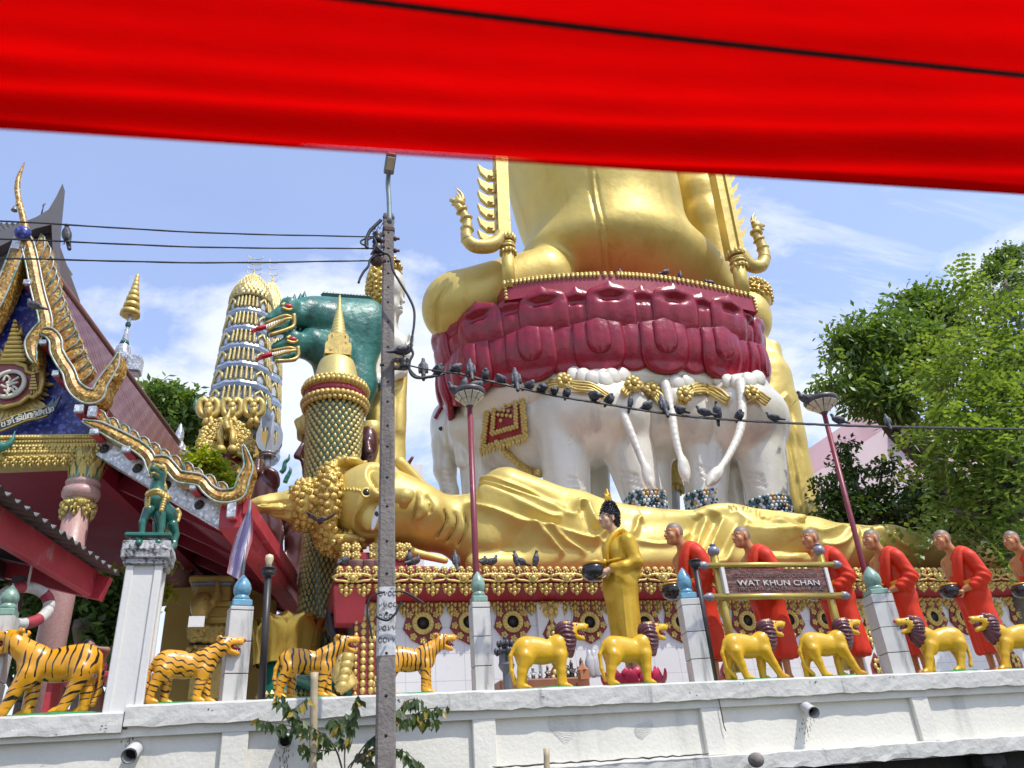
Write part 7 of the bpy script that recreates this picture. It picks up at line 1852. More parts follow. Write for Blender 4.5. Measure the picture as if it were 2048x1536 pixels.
for px in (417,464,507):
    for s in(-1,1):
        for k in range(4): b.tube(curve([P(px+s*8,830,YH+.15),P(px+s*(18+2*k),826-4*k,YH+.15),P(px+s*(19+2*k),806-3*k,YH+.15)],4),[.12,.12,.11,.1,.09,.08,.06,.04,.02],6)
inpar(b.build('garuda_wings',tealm),gt)
hb(410,816,520,850,YH+.3,3.6,moss,'silver_wall')
for (L3,nm) in (([(562,945),(568,938),(570,925),(577,918),(579,908)],'a'),([(570,965),(574,955),(578,948),(581,940),(580,933)],'b')):
    b=MB(); b.tube(curve([P(x,y,YH+1) for x,y in L3],5),[.07]*8+[.06]*5+[.055,.05,.045,.04,.03,.025,.02,.01],7); inpar(b.build('roof_horn',tealm),gt)
# lower gilded tiers seen under the hall roof
gl=empty('gilded_shrine_base',P(425,1250,15.5),0,'gilded tiered shrine base glimpsed between the temple columns','shrine')
for i,(y0,y1,x0,x1,m) in enumerate(((1150,1162,378,470,yel2),(1162,1170,385,465,bluet),(1170,1200,390,462,yel2),(1200,1212,380,470,gold),(1212,1232,385,465,yel2),(1232,1250,378,470,gold),(1250,1282,382,468,goldr),(1282,1310,376,470,blackp),(1310,1400,380,468,goldr))):
    a,c=P(x0,(y0+y1)/2,15.5),P(x1,(y0+y1)/2,15.5); zt,zb=P(420,y0,15.5)[2],P(420,y1,15.5)[2]; b=MB(); b.box(((a[0]+c[0])/2,16.6,(zt+zb)/2),((c[0]-a[0])/2,1.1,(zt-zb)/2),bev=.03); inpar(b.build('gilded_tier',m),gl)
a,c=P(322,1285,16.9),P(548,1285,16.9); b=MB(); zt,zb=P(430,1172,16.9)[2],2.2; b.box(((a[0]+c[0])/2,17.6,(zt+zb)/2),((c[0]-a[0])/2,.7,(zt-zb)/2),bev=.03); inpar(b.build('shrine_wall',yel2),gl)
b=MB(); r=random.Random(2)
for k in range(90): b.ell(P(382+84*r.random(),1254+26*r.random(),15.42),(.09,.08,.07),6,4)
for k in range(4): leafdrop(b,P(392+22*k,1290,15.4),.35,.35)
inpar(b.build('gilded_relief',goldr),gl)
b=MB()
for s in range(5): b.tube(curve([P(405,1215,15.3),P(418+4*s,1208-3*s,15.3),P(432+s,1185-6*s,15.3)],4),[.12,.12,.11,.1,.09,.08,.06,.04,.02],6)
b.ell(P(404,1212,15.3),(.2,.16,.26)); b.tube([P(404,1218,15.3),P(410,1240,15.3)],.1,7)
inpar(b.build('winged_figure',goldr),gl)
b=MB(); a=P(393,1243,11.4); b.box(a,(.1,.01,.07)); tag(b.build('small_plaque',white),'small white plaque fixed between the temple columns','plaque')
# ------------------------------------------------------------------ green guardian lion on the pedestal
def green_lion():
    root=empty('guardian_lion_statue',(ped.location.x,ped.location.y,PED_TOP),0,'green guardian lion statue with gold harness on the white pedestal','lion statue')
    YL=8.18
    pr=[epx((313,1006,YL),20,26,22,.06),epx((324,1026,YL+.05),22,19,20,.08),cpx((311,1000,YL),(316,965,YL-.02),19,13,.05),epx((318,948,YL-.04),13,14,14,.04),cpx((314,944,YL-.08),(306,938,YL-.18),9,7,.03),cpx((314,954,YL-.08),(308,952,YL-.15),6,5,.02),epx((340,1036,YL+.12),15,22,20,.06)]
    pr+=chpx([(297,1020,YL-.12),(285,1045,YL-.16),(284,1068,YL-.16),(283,1082,YL-.17)],[11,7,5.5,5.5],.012)+[cpx((283,1083,YL-.17),(277,1086,YL-.26),8,7,.03)]
    pr+=chpx([(320,1030,YL-.12),(323,1055,YL-.12),(320,1078,YL-.12)],[11,7,5.5],.012)+[cpx((320,1081,YL-.12),(316,1085,YL-.22),8,7,.03)]
    pr+=chpx([(345,1050,YL+.0),(352,1070,YL+.02),(347,1090,YL+.0)],[11,6.5,5.5],.012)+[cpx((347,1092,YL),(343,1096,YL-.08),7,6,.03)]
    pr+=chpx([(312,1045,YL+.2),(311,1084,YL+.2)],[7,5.5],.012)
    V,F=sdf(pr,.011,.03,1); inpar(skin('body',(V,F),greenm),root)
    b=MB(); b.tube(curve([P(294,990,YL-.16),P(303,983,YL-.26),P(316,981,YL-.29),P(332,990,YL-.20),P(340,996,YL-.02)],6),.022,7)
    for k in range(9): q=P(296+4.8*k,988-7*math.sin(k/8*math.pi)+k,YL-.2-.08*math.sin(k/8*math.pi)); b.ell(q,(.028,.028,.032),6,4)
    for (x0,y0,x1,y1,dy) in ((297,992,294,1014,-.16),(330,995,323,1020,-.24)):
        for k in range(6): t=k/5; b.ell(P(x0+(x1-x0)*t,y0+(y1-y0)*t,YL+dy),(.026,.025,.026),6,4)
    inpar(b.build('gold_harness',goldr),root)
    b=MB()
    for k in range(9): b.ell(P(326+2.2*math.sin(k),936+5.5*k,YL+.0),(.035,.05,.045),6,4)
    for k in range(6): b.ell(P(308+3.4*k,934-1.2*math.sin(k)*2,YL-.10),(.03,.035,.022),6,4)
    b.tube(curve([P(303,947,YL-.2),P(309,946,YL-.2),P(316,950,YL-.14)],4),.012,5); inpar(b.build('gold_mane',goldr),root)
    b=MB(); b.tube(curve([P(352,1018,YL+.15),P(358,1030,YL+.18),P(355,1044,YL+.1)],5),[.03]*6+[.02]*4+[.008],7); b.tube(curve([P(338,1055,YL+.2),P(334,1075,YL+.2),P(333,1090,YL+.2)],5),.03,7); inpar(b.build('gold_tail',goldr),root)
    b=MB(); b.ell(P(311,939,YL-.15),(.014,.012,.010)); inpar(b.build('eye',eyew),root)
    b=MB(); c=P(316,1097,YL); b.box((ped.location.x,ped.location.y-.02,PED_TOP+.004),(.21,.2,.02),bev=.01); inpar(b.build('plinth',greenm),root)
green_lion()
# ------------------------------------------------------------------ utility pole with fittings and cables
YPO=7.0; pb_=P(774,1536,YPO); pt_=P(779,422,YPO); XPO=(pb_[0]+pt_[0])/2
pole=empty('utility_pole',(XPO,YPO+.1,0),R_(-4),'weathered square concrete utility pole standing before the wall','pole')
wb=m_(19.5,P(774,1450,YPO)); wt_=m_(10.5,pt_); zt_=float(pt_[2])
def wat(z): z0=float(P(774,1450,YPO)[2]); return wb+(wt_-wb)*(z-z0)/(zt_-z0)
def polesec(b,z0,z1,off=0.0,n=1):
    V=[]
    for i in range(n+1):
        z=z0+(z1-z0)*i/n; w_=wat(z)+off; c=w_*.80
        V+=[(-w_,-c,z),(-c,-w_,z),(c,-w_,z),(w_,-c,z),(w_,c,z),(c,w_,z),(-c,w_,z),(-w_,c,z)]
    b.grid(V,n+1,8,False,wrap=True); k=8*(n+1); b.f+=[list(range(8)),list(range(k-8,k))]; b.sm+=[False]*2; b.mi+=[0]*2
b=MB(); polesec(b,-1.0,zt_,0,24); b.build('shaft',conc,pole)
paintw=mat('worn_white_paint',(.52,.52,.51),.7,0,.15,9,.3,30,(.16,.145,.13),(.50,.62),7)
zA_,zB2=float(P(774,1310,YPO)[2]),float(P(776,1172,YPO)[2]); b=MB(); polesec(b,zA_,zB2,.003); b.build('painted_band',paintw,pole)
b=MB(); r=random.Random(12)
for row in range(5):
    z=zA_+.50-.10*row+.03; x=-.07
    while x<.06:
        k=r.random()
        if k<.5: b.tube([(x+.016*math.cos(a)+.016,-wat(z)-.006,z+.02*math.sin(a)) for a in np.linspace(.3,6.0,9)],.0032,4)
        else: b.tube([(x,-wat(z)-.006,z+.02),(x+.015*k,-wat(z)-.006,z-.015),(x+.026,-wat(z)-.006,z+.012)],.0032,4)
        x+=.036+.012*r.random()
b.build('ink_marks',blackp,pole)
b=MB()
for py in (460,492,518,542,570,600,640,690,760,800,848,890,952,1010,1080,1145,1225,1305,1390,1470):
    z=float(P(776,py,YPO)[2]); w_=wat(z); b.lathe([(.013,0),(.0,.001)],(.0,-w_-.0045,z),10,axis=np.array([[1,0,0],[0,0,-1],[0,1,0]]))
b.build('bolt_holes',blackm,pole)
def wp(px,py,Y=YPO-.02): return P(px,py,Y)-np.array(pole.location)
def pinsub(b,name,m): return inpar(b.build(name,m),pole)
rust=mat('rusty_iron',(.09,.055,.045),.7,.3,.3,12)
for (y0,y1) in ((470,481),(493,506)):
    b=MB(); b.tube([P(769,y0,7.0),P(750,y0+1,7.0)],.022,6); b.tube([P(769,y1,7.0),P(752,y1+1,7.0)],.022,6); b.tube([P(751,y0-2,7.0),P(752,y1+2,7.0)],.018,6); b.tube([P(790,(y0+y1)/2+2,7.05),P(799,(y0+y1)/2+2,7.05)],.015,6); b.ell(P(790,(y0+y1)/2+2,7.05),(.03,.03,.03),6,4); pinsub(b,'bracket',rust)
    b=MB(); b.lathe([(.03,-.07),(.06,-.06),(.045,-.01),(.045,.01),(.06,.05),(.03,.06)],P(755,(y0+y1)/2,6.97),12); pinsub(b,'insulator',blackp)
b=MB(); b.tube([P(770,521,7.0),P(752,521,6.97)],.028,8); b.ell(P(753,521,6.95),(.075,.06,.075)); b.tube([P(790,522,7.05),P(799,522,7.05)],.015,6); pinsub(b,'insulator',rust)
b=MB(); 
for s in (721,736): b.tube([P(790,s,7.0),P(810,s,6.95)],.018,6)
b.box(P(800,721,6.97),(.06,.03,.012)); b.box(P(799,736,6.97),(.06,.03,.012)); b.tube([P(760,730,7.0),P(768,730,7.0)],.015,6); pinsub(b,'bracket',blackp)
b=MB(); b.lathe([(.03,-.06),(.055,-.05),(.04,-.01),(.04,.01),(.055,.05),(.03,.06)],P(808,728,6.95),12); pinsub(b,'insulator',blackp)
b=MB(); polesec(b,float(P(779,456,7)[2]),float(P(779,450,7)[2]),.008); polesec(b,float(P(779,432,7)[2]),float(P(779,428,7)[2]),.008); b.build('clamp',rust,pole)
# luminaire on a bent pipe
lum=empty('street_light',P(779,420,6.95),0,'flood street light on a bent pipe at the top of the concrete pole','street light')
b=MB(); b.tube(curve([P(779,445,6.93),P(778,400,6.93),P(776,370,6.92),P(777,350,6.86),P(780,340,6.8)],6),.028,10); inpar(b.build('arm_pipe',mat('pipe_teal_grey',(.22,.27,.28),.5,.4,.2,8)),lum)
b=MB(); b.box(P(780,326,6.7),(.058,.14,.035),R=rotm(-12,0,0),bev=.012); b.tube([P(780,343,6.8),P(780,333,6.74)],.035,8); inpar(b.build('lamp_housing',steel),lum)
b=MB(); c=P(781,323,6.66); b.box(c+np.array([0,0,-.028]),(.042,.085,.006),R=rotm(-12,0,0)); inpar(b.build('lamp_lens',lampglass),lum)
# cables
def cable(pts,r,name,lab,grp=None,strands=1,n=8,m=None):
    c=curve(pts,n); b=MB()
    if strands==1: b.tube(c,r,6)
    else:
        for s in range(strands): b.tube([q+np.array([math.sin(i*.55+s*2.1)*.5,math.cos(i*.55+s*2.1),math.cos(i*.55+s*2.1)])*r*.9 for i,q in enumerate(c)],r*.62,5)
    return tag(b.build(name,m or blackm),lab,'cable',grp)
def lw(y0,y1,lab): 
    a,c=P(758,y0,6.98),P(0,y1,6.9); e=c+(c-a)*1.2
    cable([a,a*.5+c*.5+np.array([0,0,-.04]),c,c*.5+e*.5+np.array([0,0,-.0]),e],.0125,'overhead_wire',lab,'wires running left from the pole',2,24)
lw(474,442,'uppermost of three overhead wires running left from the pole'); lw(497,478,'middle overhead wire left of the pole with a pigeon on it'); lw(521,517,'lowest of three overhead wires running left from the pole')
wirepx=[(812,730),(835,754),(870,752),(905,745),(960,758),(1040,776),(1120,793),(1200,806),(1290,821),(1380,833),(1470,840),(1560,845),(1660,850),(1760,853),(1860,855),(1960,857),(2048,858),(2160,858)]
WY=lambda px:7.0+.35*(px-800)/1200
cable([P(x,y,WY(x)) for x,y in wirepx],.017,'overhead_cable','twisted black cable crossing in front of the elephants with pigeons on it',None,3,14)
cable([P(x,y,6.93) for x,y in ((806,728),(850,738),(905,746))],.008,'support_wire','thin straight wire from the lower insulator to the pigeon cable')
dcab=[(752,492),(766,505),(778,510),(782,520),(786,540),(800,565),(818,595),(828,620),(828,650),(822,690),(826,708),(820,722),(819,740),(826,752),(840,756),(870,752)]
cable([P(x,y,6.86) for x,y in dcab],.014,'drop_cable','black cable drooping past the white face down to the pigeon cable')
cable([P(x,y,6.9) for x,y in ((735,497),(732,490),(733,478),(740,462),(752,450),(762,440))],.02,'cable_stub','taped cable end curling up left of the pole top')
cable([P(x,y,6.9) for x,y in ((768,508),(750,513),(740,520),(737,532),(728,543),(721,555),(717,566))],.014,'cable_stub','black cable end hanging down left of the pole')
cable([P(x,y,6.9) for x,y in ((736,475),(722,482),(724,488),(735,491),(736,480),(747,476),(752,486),(748,498),(742,509))],.010,'cable_loop','tangled cable loops beside the upper insulators')
cable([P(x,y,6.92) for x,y in ((738,458),(746,463),(750,457),(754,461),(757,453),(760,458),(764,449),(776,440))],.004,'tie_wire','thin wavy tie wire near the pole top')
cable([P(x,y,6.85) for x,y in ((770,1184),(748,1190),(736,1205),(735,1230),(740,1250),(743,1270),(745,1278)) ],.009,'cable_loop','thin dark cable looping from the painted band of the pole')
cable([P(x,y,6.85) for x,y in ((790,1183),(808,1184),(828,1194),(850,1208))],.010,'cable_stub','stiff black cable sticking out right of the painted band')
cable([P(x,y,6.85) for x,y in ((752,1232),(762,1238),(776,1240),(790,1228),(797,1215),(803,1205))],.011,'tie_wire','twist of pale wire bound around the painted band')
cable([P(x,y,7.96) for x,y in ((1428,1355),(1432,1364),(1438,1400),(1444,1430),(1448,1452),(1452,1462))],.005,'hanging_wire','thin dark wire hanging down the wall below the leaning black post')
# ------------------------------------------------------------------ maroon street lamps and thin black posts
def street_lamp(top,bot,Y,rdisc,lab):
    T,B=P(*top,Y),P(*bot,Y); root=empty('street_lamp',(B[0],Y,2.3),0,lab,'street lamp','maroon disc street lamps'); d=(T-B)/np.linalg.norm(T-B); B2=B+d*((2.3-B[2])/d[2])
    b=MB(); b.tube([B2,T],[.042,.036],12); inpar(b.build('lamp_post',lampred),root)
    R1=m_(rdisc,T); b=MB(); b.lathe([(R1*.16,-.10),(R1*.2,-.05),(R1*.95,.10),(R1,.13),(R1*.98,.16),(R1*.4,.20),(0,.21)],T,32); 
    inpar(b.build('lamp_disc',mat('lamp_disc_metal',(.10,.085,.09),.4,.3,.1,8)),root)
    b=MB(); V=[]
    for k in range(12):
        a0=2*math.pi*(k+.08)/12; a1=2*math.pi*(k+.92)/12
        for (ra,za),(rb_,zb_) in ((( .24,-.058),(.56,.012)),((.60,.020),(.90,.080))):
            A=[(R1*ra*math.cos(a0),R1*ra*math.sin(a0),za),(R1*ra*math.cos(a1),R1*ra*math.sin(a1),za),(R1*rb_*math.cos(a1),R1*rb_*math.sin(a1),zb_),(R1*rb_*math.cos(a0),R1*rb_*math.sin(a0),zb_)]
            b.prism([T+np.array(q)-np.array([0,0,.006]) for q in A],(0,0,.02))
    inpar(b.build('glass_panes',lampglass),root)
street_lamp((939,804),(953,1165),9.0,33,'maroon street lamp with a round head left, pigeons perched on it'); street_lamp((1646,818),(1735,1165),9.0,34,'maroon street lamp with a round head right, leaning over the sign')
def thin_post(top,bot,Y,lab,bulb):
    T,B=P(*top,Y),P(*bot,Y); root=empty('lamp_post',(B[0],Y,ZT),0,lab,'lamp post','thin black lamp posts on the wall')
    b=MB(); b.tube([B-(T-B)*.02,T],.035,12); b.lathe([(.035,-.02),(.065,.0),(.065,.03),(.05,.05),(.08,.055),(.08,.07),(0,.07)],T+np.array([0,0,-.05]),14); inpar(b.build('post_shaft',blackp),root)
    if bulb: b=MB(); b.lathe([(.03,0),(.03,.05),(.045,.09),(.04,.13),(0,.15)],T+np.array([0,0,.02]),12); inpar(b.build('bulb',mat('bulb_cream',(.66,.54,.32),.3)),root)
thin_post((537,1140),(523,1395),8.28,'thin black lamp post with a bulb left of the third tiger',True); thin_post((1389,1124),(1429,1358),8.28,'thin black lamp post leaning beside the name board',False)
# ------------------------------------------------------------------ name board on gold posts
YSg=8.75
sg=empty('name_board',P(1560,1330,YSg),0,'weathered brown temple name board hung between gold posts','sign')
def seg(a,c,r,m,name,Y=YSg): b=MB(); b.tube([P(*a,Y),P(*c,Y)],r,14); return inpar(b.build(name,m),sg)
gpole=mat('gold_tube',(.52,.40,.10),.32,.55,.1,4)
seg((1428,1110),(1474,1345),.052,gpole,'post'); seg((1639,1108),(1697,1340),.052,gpole,'post'); seg((1412,1131),(1668,1129),.036,gpole,'rail',YSg-.06); seg((1424,1194),(1684,1191),.040,gpole,'rail',YSg-.06)
kn=mat('knob_grey',(.26,.26,.30),.35,.3,.15,8)
for (x,y,vx,vz) in ((1428,1109,0,1),(1639,1107,0,1)):
    b=MB(); b.lathe([(.045,-.03),(.075,.02),(.078,.05),(.06,.09),(.03,.10),(.03,.115),(.045,.12),(.03,.135),(0,.15)],P(x,y,YSg),16); inpar(b.build('knob',kn),sg)
for (x,y,s) in ((1410,1131,-1),(1670,1129,1),(1422,1194,-1),(1686,1191,1)):
    A=np.array([[0,0,s],[0,1,0],[-s,0,0]],float); b=MB(); b.lathe([(.036,-.03),(.055,0),(.05,.05),(.02,.10),(0,.12)],P(x,y,YSg-.06),12,axis=A); inpar(b.build('knob',kn),sg)
bc=[P(*q,YSg-.05) for q in ((1441,1139),(1645,1137),(1660,1187),(1455,1188))]
zt2,zb3=float(P(1540,1137.5,YSg-.05)[2]),float(P(1550,1188,YSg-.05)[2]); xl_=float(P(1448,1163,YSg-.05)[0]); xr_=float(P(1652,1162,YSg-.05)[0])
bw=mat('board_wood',(.13,.045,.035),.65,0,.3,4,.6,16,(.045,.022,.02),(.50,.66),5)
def grain(n,t,out):
    mp=nd(n,'ShaderNodeMapping'); mp.inputs['Scale'].default_value=(1.2,1,16); n.links.new(t.outputs['Object'],mp.inputs[0]); ns=nd(n,'ShaderNodeTexNoise'); ns.inputs['Scale'].default_value=3; ns.inputs['Detail'].default_value=8; n.links.new(mp.outputs[0],ns.inputs['Vector'])
    return mixc(n,sstep(n,ns.outputs['Fac'],.50,.62),mixc(n,sstep(n,ns.outputs['Fac'],.30,.40),(.03,.018,.016),out),(.20,.095,.08))
setcol(bw,grain)
b=MB(); b.box(((xl_+xr_)/2,YSg-.05,(zt2+zb3)/2),((xr_-xl_)/2,.025,(zt2-zb3)/2),bev=.006); inpar(b.build('board',bw),sg)
b=MB()
for x in (xl_-.012,xr_+.012): b.box((x,YSg-.07,(zt2+zb3)/2),(.026,.03,(zt2-zb3)/2+.004),bev=.004)
inpar(b.build('board_edge',white),sg)
letm=mat('letter_paint',(.55,.54,.53),.5,0,.25,12); letd=mat('letter_faded',(.24,.15,.13),.6,0,.5,14)
Bs=basis((1,0,0),(0,-1,0)); xm=(xl_+xr_)/2
H3=zt2-zb3
def fit(o,wd):
    xs=[v.co.x for v in o.data.vertices]; k=wd/(max(xs)-min(xs)); 
    for v in o.data.vertices: v.co.x*=k
    return o
fit(text('WAT KHUN CHAN','lettering',H3*.30,letm,sg,Vector((xm+.02,YSg-.083,zb3+H3*.40)),Bs,.007),(xr_-xl_)*.80)
fit(text('วัดวรามาตยภัณฑสาราราม (วัดขุนจันทร์)','lettering',H3*.24,letd,sg,Vector((xm+.02,YSg-.079,zb3+H3*.72)),Bs,.004),(xr_-xl_)*.80)
fit(text('TERD THAI ROAD, THONBURI, BANGKOK','lettering',H3*.17,letd,sg,Vector((xm+.02,YSg-.079,zb3+H3*.17)),Bs,.004),(xr_-xl_)*.82)
# ------------------------------------------------------------------ faded flag on its leaning pole
fl_=empty('flag',P(480,1270,8.62),0,'faded striped flag drooping from a thin leaning pole','flag')
b=MB(); b.tube([P(466,1330,8.6),P(501,1001,8.6)],.018,8); inpar(b.build('flag_pole',steel),fl_)
cols_=[mat('flag_red',(.58,.22,.25),.8,0,.15,5),mat('flag_white',(.78,.74,.76),.8,0,.1,5),mat('flag_blue',(.36,.30,.50),.8,0,.15,5)]
V=[];nu,nv=26,30; Lf=[(501,1008),(505,1035),(505,1075),(496,1108),(489,1130),(479,1160)]; Rf=[(500,1012),(488,1036),(473,1068),(463,1100),(457,1130),(454,1146)]
Lc,Rc=curve(Lf,8),curve(Rf,8)
b=MB(); mi=[]
for j in range(nv):
    t=j/(nv-1); a,c=np.array(Lc[int(t*(len(Lc)-1))]),np.array(Rc[int(t*(len(Rc)-1))])
    for i in range(nu):
        u=i/(nu-1); q=a*(1-u)+c*u; V.append(P(q[0],q[1],8.6+.045*math.sin(u*9+t*2)*min(1,t*3)))
F=[]
for j in range(nv-1):
    for i in range(nu-1):
        s=(i/(nu-1)+.15*(j/nv)); mi.append(0 if s<.20 or s>.98 else 1 if s<.36 or s>.80 else 2); F.append((j*nu+i,j*nu+i+1,(j+1)*nu+i+1,(j+1)*nu+i))
b.v.append(np.array(V)); b.f=F; b.sm=[True]*len(F); b.mi=mi; b.n=len(V); inpar(b.build('flag_cloth',cols_),fl_)
# ------------------------------------------------------------------ trees and shrubs
def leafset(b,c,nn,up,L_,W_):
    nn=nn/np.linalg.norm(nn); s=np.cross(nn,up); s/=np.linalg.norm(s)+1e-9
    V=[c,c+nn*L_*.45+s*W_-up*L_*.03,c+nn*L_-up*L_*.14,c+nn*L_*.45-s*W_-up*L_*.03]; k=b.n
    b.v.append(np.array(V)); b.f.append([k,k+1,k+2,k+3]); b.sm.append(False); b.mi.append(0); b.n+=4
def tree(name,lab,base,top_limbs,blobs,nleaf,L_,W_,lm,seed,grp=None,compound=0,trunk_r=.25,cat='tree',droop=.3):
    "blobs: (px,py,Y,rpx_x,rpx_z,r_y) crown masses; twigs spread through them carry the leaves"
    r=np.random.default_rng(seed); root=empty(name,base,0,lab,cat,grp)
    b=MB(); B=np.array(base,float); cs=[P(*q[:3]) for q in blobs]
    ctr=np.mean(cs,axis=0); fork=B*.45+ctr*.55; fork[2]=B[2]+(ctr[2]-B[2])*.6
    b.tube(curve([B,B*.6+fork*.4+r.normal(size=3)*.15,fork],6),[trunk_r*(1-.35*i/12) for i in range(13)],9)
    for c in cs: b.tube(curve([fork,(fork+c)/2+r.normal(size=3)*.3,c],5),[trunk_r*.45*(1-.75*i/10)+.01 for i in range(11)],6)
    lb=MB(); tot=sum(q[3]*q[4] for q in blobs)
    for q,c in zip(blobs,cs):
        n_=int(nleaf*q[3]*q[4]/tot); rx,rz,ry=m_(q[3],c),m_(q[4],c),q[5]
        ntw=max(6,n_//(22 if not compound else 3*compound))
        for t in range(ntw):
            d=r.normal(size=3); d/=np.linalg.norm(d); rad=r.random()**.45*(.75+.45*r.random()); p=c+d*np.array([rx,ry,rz])*rad
            out=d*.8+np.array([0,0,.15])+r.normal(size=3)*.45; out/=np.linalg.norm(out)
            if t%5==0: b.tube([c+(p-c)*.35,p],[.03,.008],4)
            if compound:
                for fr in range(3):
                    o2=out+r.normal(size=3)*.55; o2[2]-=droop; o2/=np.linalg.norm(o2); ln=L_*compound*.55; up=np.cross(o2,r.normal(size=3)); up/=np.linalg.norm(up); up=up if up[2]>0 else -up
                    up=up+np.array([0,0,.8]); up/=np.linalg.norm(up); side=np.cross(o2,up); side/=np.linalg.norm(side)
                    for k in range(compound//2):
                        s=k/(compound/2); q0=p+o2*ln*(s+.1)-np.array([0,0,1])*ln*.25*s*s
                        for sg in(-1,1): leafset(lb,q0,o2*.45+side*sg+r.normal(size=3)*.12,up,L_*(.8+.4*r.random())*(1-.3*s),W_)
            else:
                m=22
                for k in range(m):
                    a=r.normal(size=3)*.9+out*.7; a[2]-=droop; a/=np.linalg.norm(a); up=np.array([0,0,1.])+r.normal(size=3)*.35; leafset(lb,p+r.normal(size=3)*np.array([L_*.9,L_*.9,L_*.6]),a,up/np.linalg.norm(up),L_*(.7+.6*r.random()),W_)
    inpar(b.build('trunk',bark),root); inpar(lb.build('crown',lm),root); return root
tree('broadleaf_tree','dark broadleaf tree right of the golden disciple above the pink building',(P(1920,1000,17)[0],17,2.2),None,
 [(1740,690,16,70,45,1.0),(1690,700,16.2,40,36,.8),(1680,765,16,36,28,.8),(1760,770,16,75,50,1.1),(1790,660,16.5,60,40,1.0),(1840,720,16,80,70,1.2),(1835,610,16.5,50,36,.9),(1722,800,15.8,40,18,.6),(1800,815,15.8,50,22,.7),(1880,640,16.5,60,50,1.0),(1715,655,16.3,36,22,.6),(1830,590,16.6,26,18,.5)],11500,.26,.055,leafA,3,'trees at the right edge',trunk_r=.28)
tree('feathery_tree','bright feathery leaved tree nearest at the right edge',(P(2000,1050,12)[0],12.6,2.2),None,
 [(2010,560,12.6,60,40,.7),(1970,600,12.6,60,40,.7),(2030,660,12.4,70,60,.9),(1940,700,12.3,70,45,.7),(2000,740,12.2,90,50,.9),(1910,780,12.1,60,36,.6),(1990,810,12,100,50,.9),(1900,850,11.9,55,36,.6),(1960,890,11.9,85,40,.8),(2040,900,12,60,60,.8),(1890,905,12,50,30,.5),(1985,960,11.9,80,36,.7),(1910,945,12,40,22,.5),(2020,1030,11.9,60,40,.7),(1905,1020,11.9,46,22,.5),(2060,780,12.6,50,120,.8),(1965,1060,12,50,25,.5)],16000,.16,.055,leafB,4,'trees at the right edge',compound=14,trunk_r=.22,droop=.35)
tree('vine_tree','tangled tree top with hanging seed pods at the upper right corner',(P(2060,1050,14)[0],14.6,2.2),None,
 [(2010,520,13.5,50,26,.6),(2040,560,13.5,46,30,.6),(1945,575,13.6,26,20,.4),(2030,505,13.5,30,16,.4),(1985,545,13.5,30,20,.4)],3200,.13,.035,leafA,5,'trees at the right edge',trunk_r=.12)
tree('shade_tree','deep green bushy tree behind the street lamp and the golden feet',(P(1760,1060,17.5)[0],17.5,2.2),None,
 [(1668,985,17,34,34,.7),(1690,1030,17,60,36,.9),(1740,1010,17,46,40,.8),(1790,1045,17,80,40,1.0),(1850,1000,17,60,60,1.0),(1665,1045,17,40,24,.7),(1692,900,17.2,14,30,.4),(1700,945,17.1,22,26,.5),(1765,935,17.2,18,26,.4),(1880,1055,16.8,80,36,1.0),(1930,1040,17,60,60,1.0),(2010,1060,16.8,70,40,.9)],15000,.16,.05,leafC,6,'trees at the right edge',trunk_r=.2)
tree('background_tree','small round tree showing between the temple roof and the prang',(P(330,900,26)[0],26,2.2),None,
 [(330,805,26,40,24,1.2),(360,830,26,46,28,1.2),(310,800,26,22,18,1.0),(390,855,26,36,20,1.0),(350,865,26,40,22,1.2),(400,835,26,20,14,.7)],7000,.30,.07,leafA,7,None,trunk_r=.3)
tree('yellow_shrub','yellow green shrub behind the lower roof edge by the gatehouse',(P(430,990,19.5)[0],19.5,2.2),None,
 [(405,925,19.5,22,20,.5),(425,940,19.5,20,18,.5),(445,960,19.5,20,20,.5),(470,975,19.3,20,16,.5),(500,985,19.3,12,14,.4),(410,945,19.5,20,20,.5)],3600,.16,.045,leafY,8,None,trunk_r=.06,cat='shrub')
tree('shade_tree','dark tree seen under the temple roof between its pink columns',(P(190,1390,13)[0],13.2,2.2),None,
 [(200,1200,13.2,36,40,.7),(170,1260,13.2,30,50,.7),(225,1290,13.0,30,50,.6),(240,1200,13.4,20,36,.5),(90,1190,13.5,30,30,.5)],5200,.15,.045,leafC,9,None,trunk_r=.24)
tree('olive_shrub','pale green bush behind the pedestal under the shed roof',(P(225,1390,14.5)[0],14.6,2.2),None,[(222,1170,14.6,20,20,.5),(232,1195,14.6,16,26,.4),(300,1180,14.8,20,20,.4)],1500,.15,.04,leafY,10,None,trunk_r=.04,cat='shrub')
tree('background_tree','dark tree standing behind the landing shed at the far left',(P(40,1390,17)[0],17,2.2),None,[(20,1230,17,60,60,1.2),(80,1290,17,50,60,1.0),(140,1330,16.5,40,50,.8)],4200,.2,.06,leafC,11,None,trunk_r=.2)
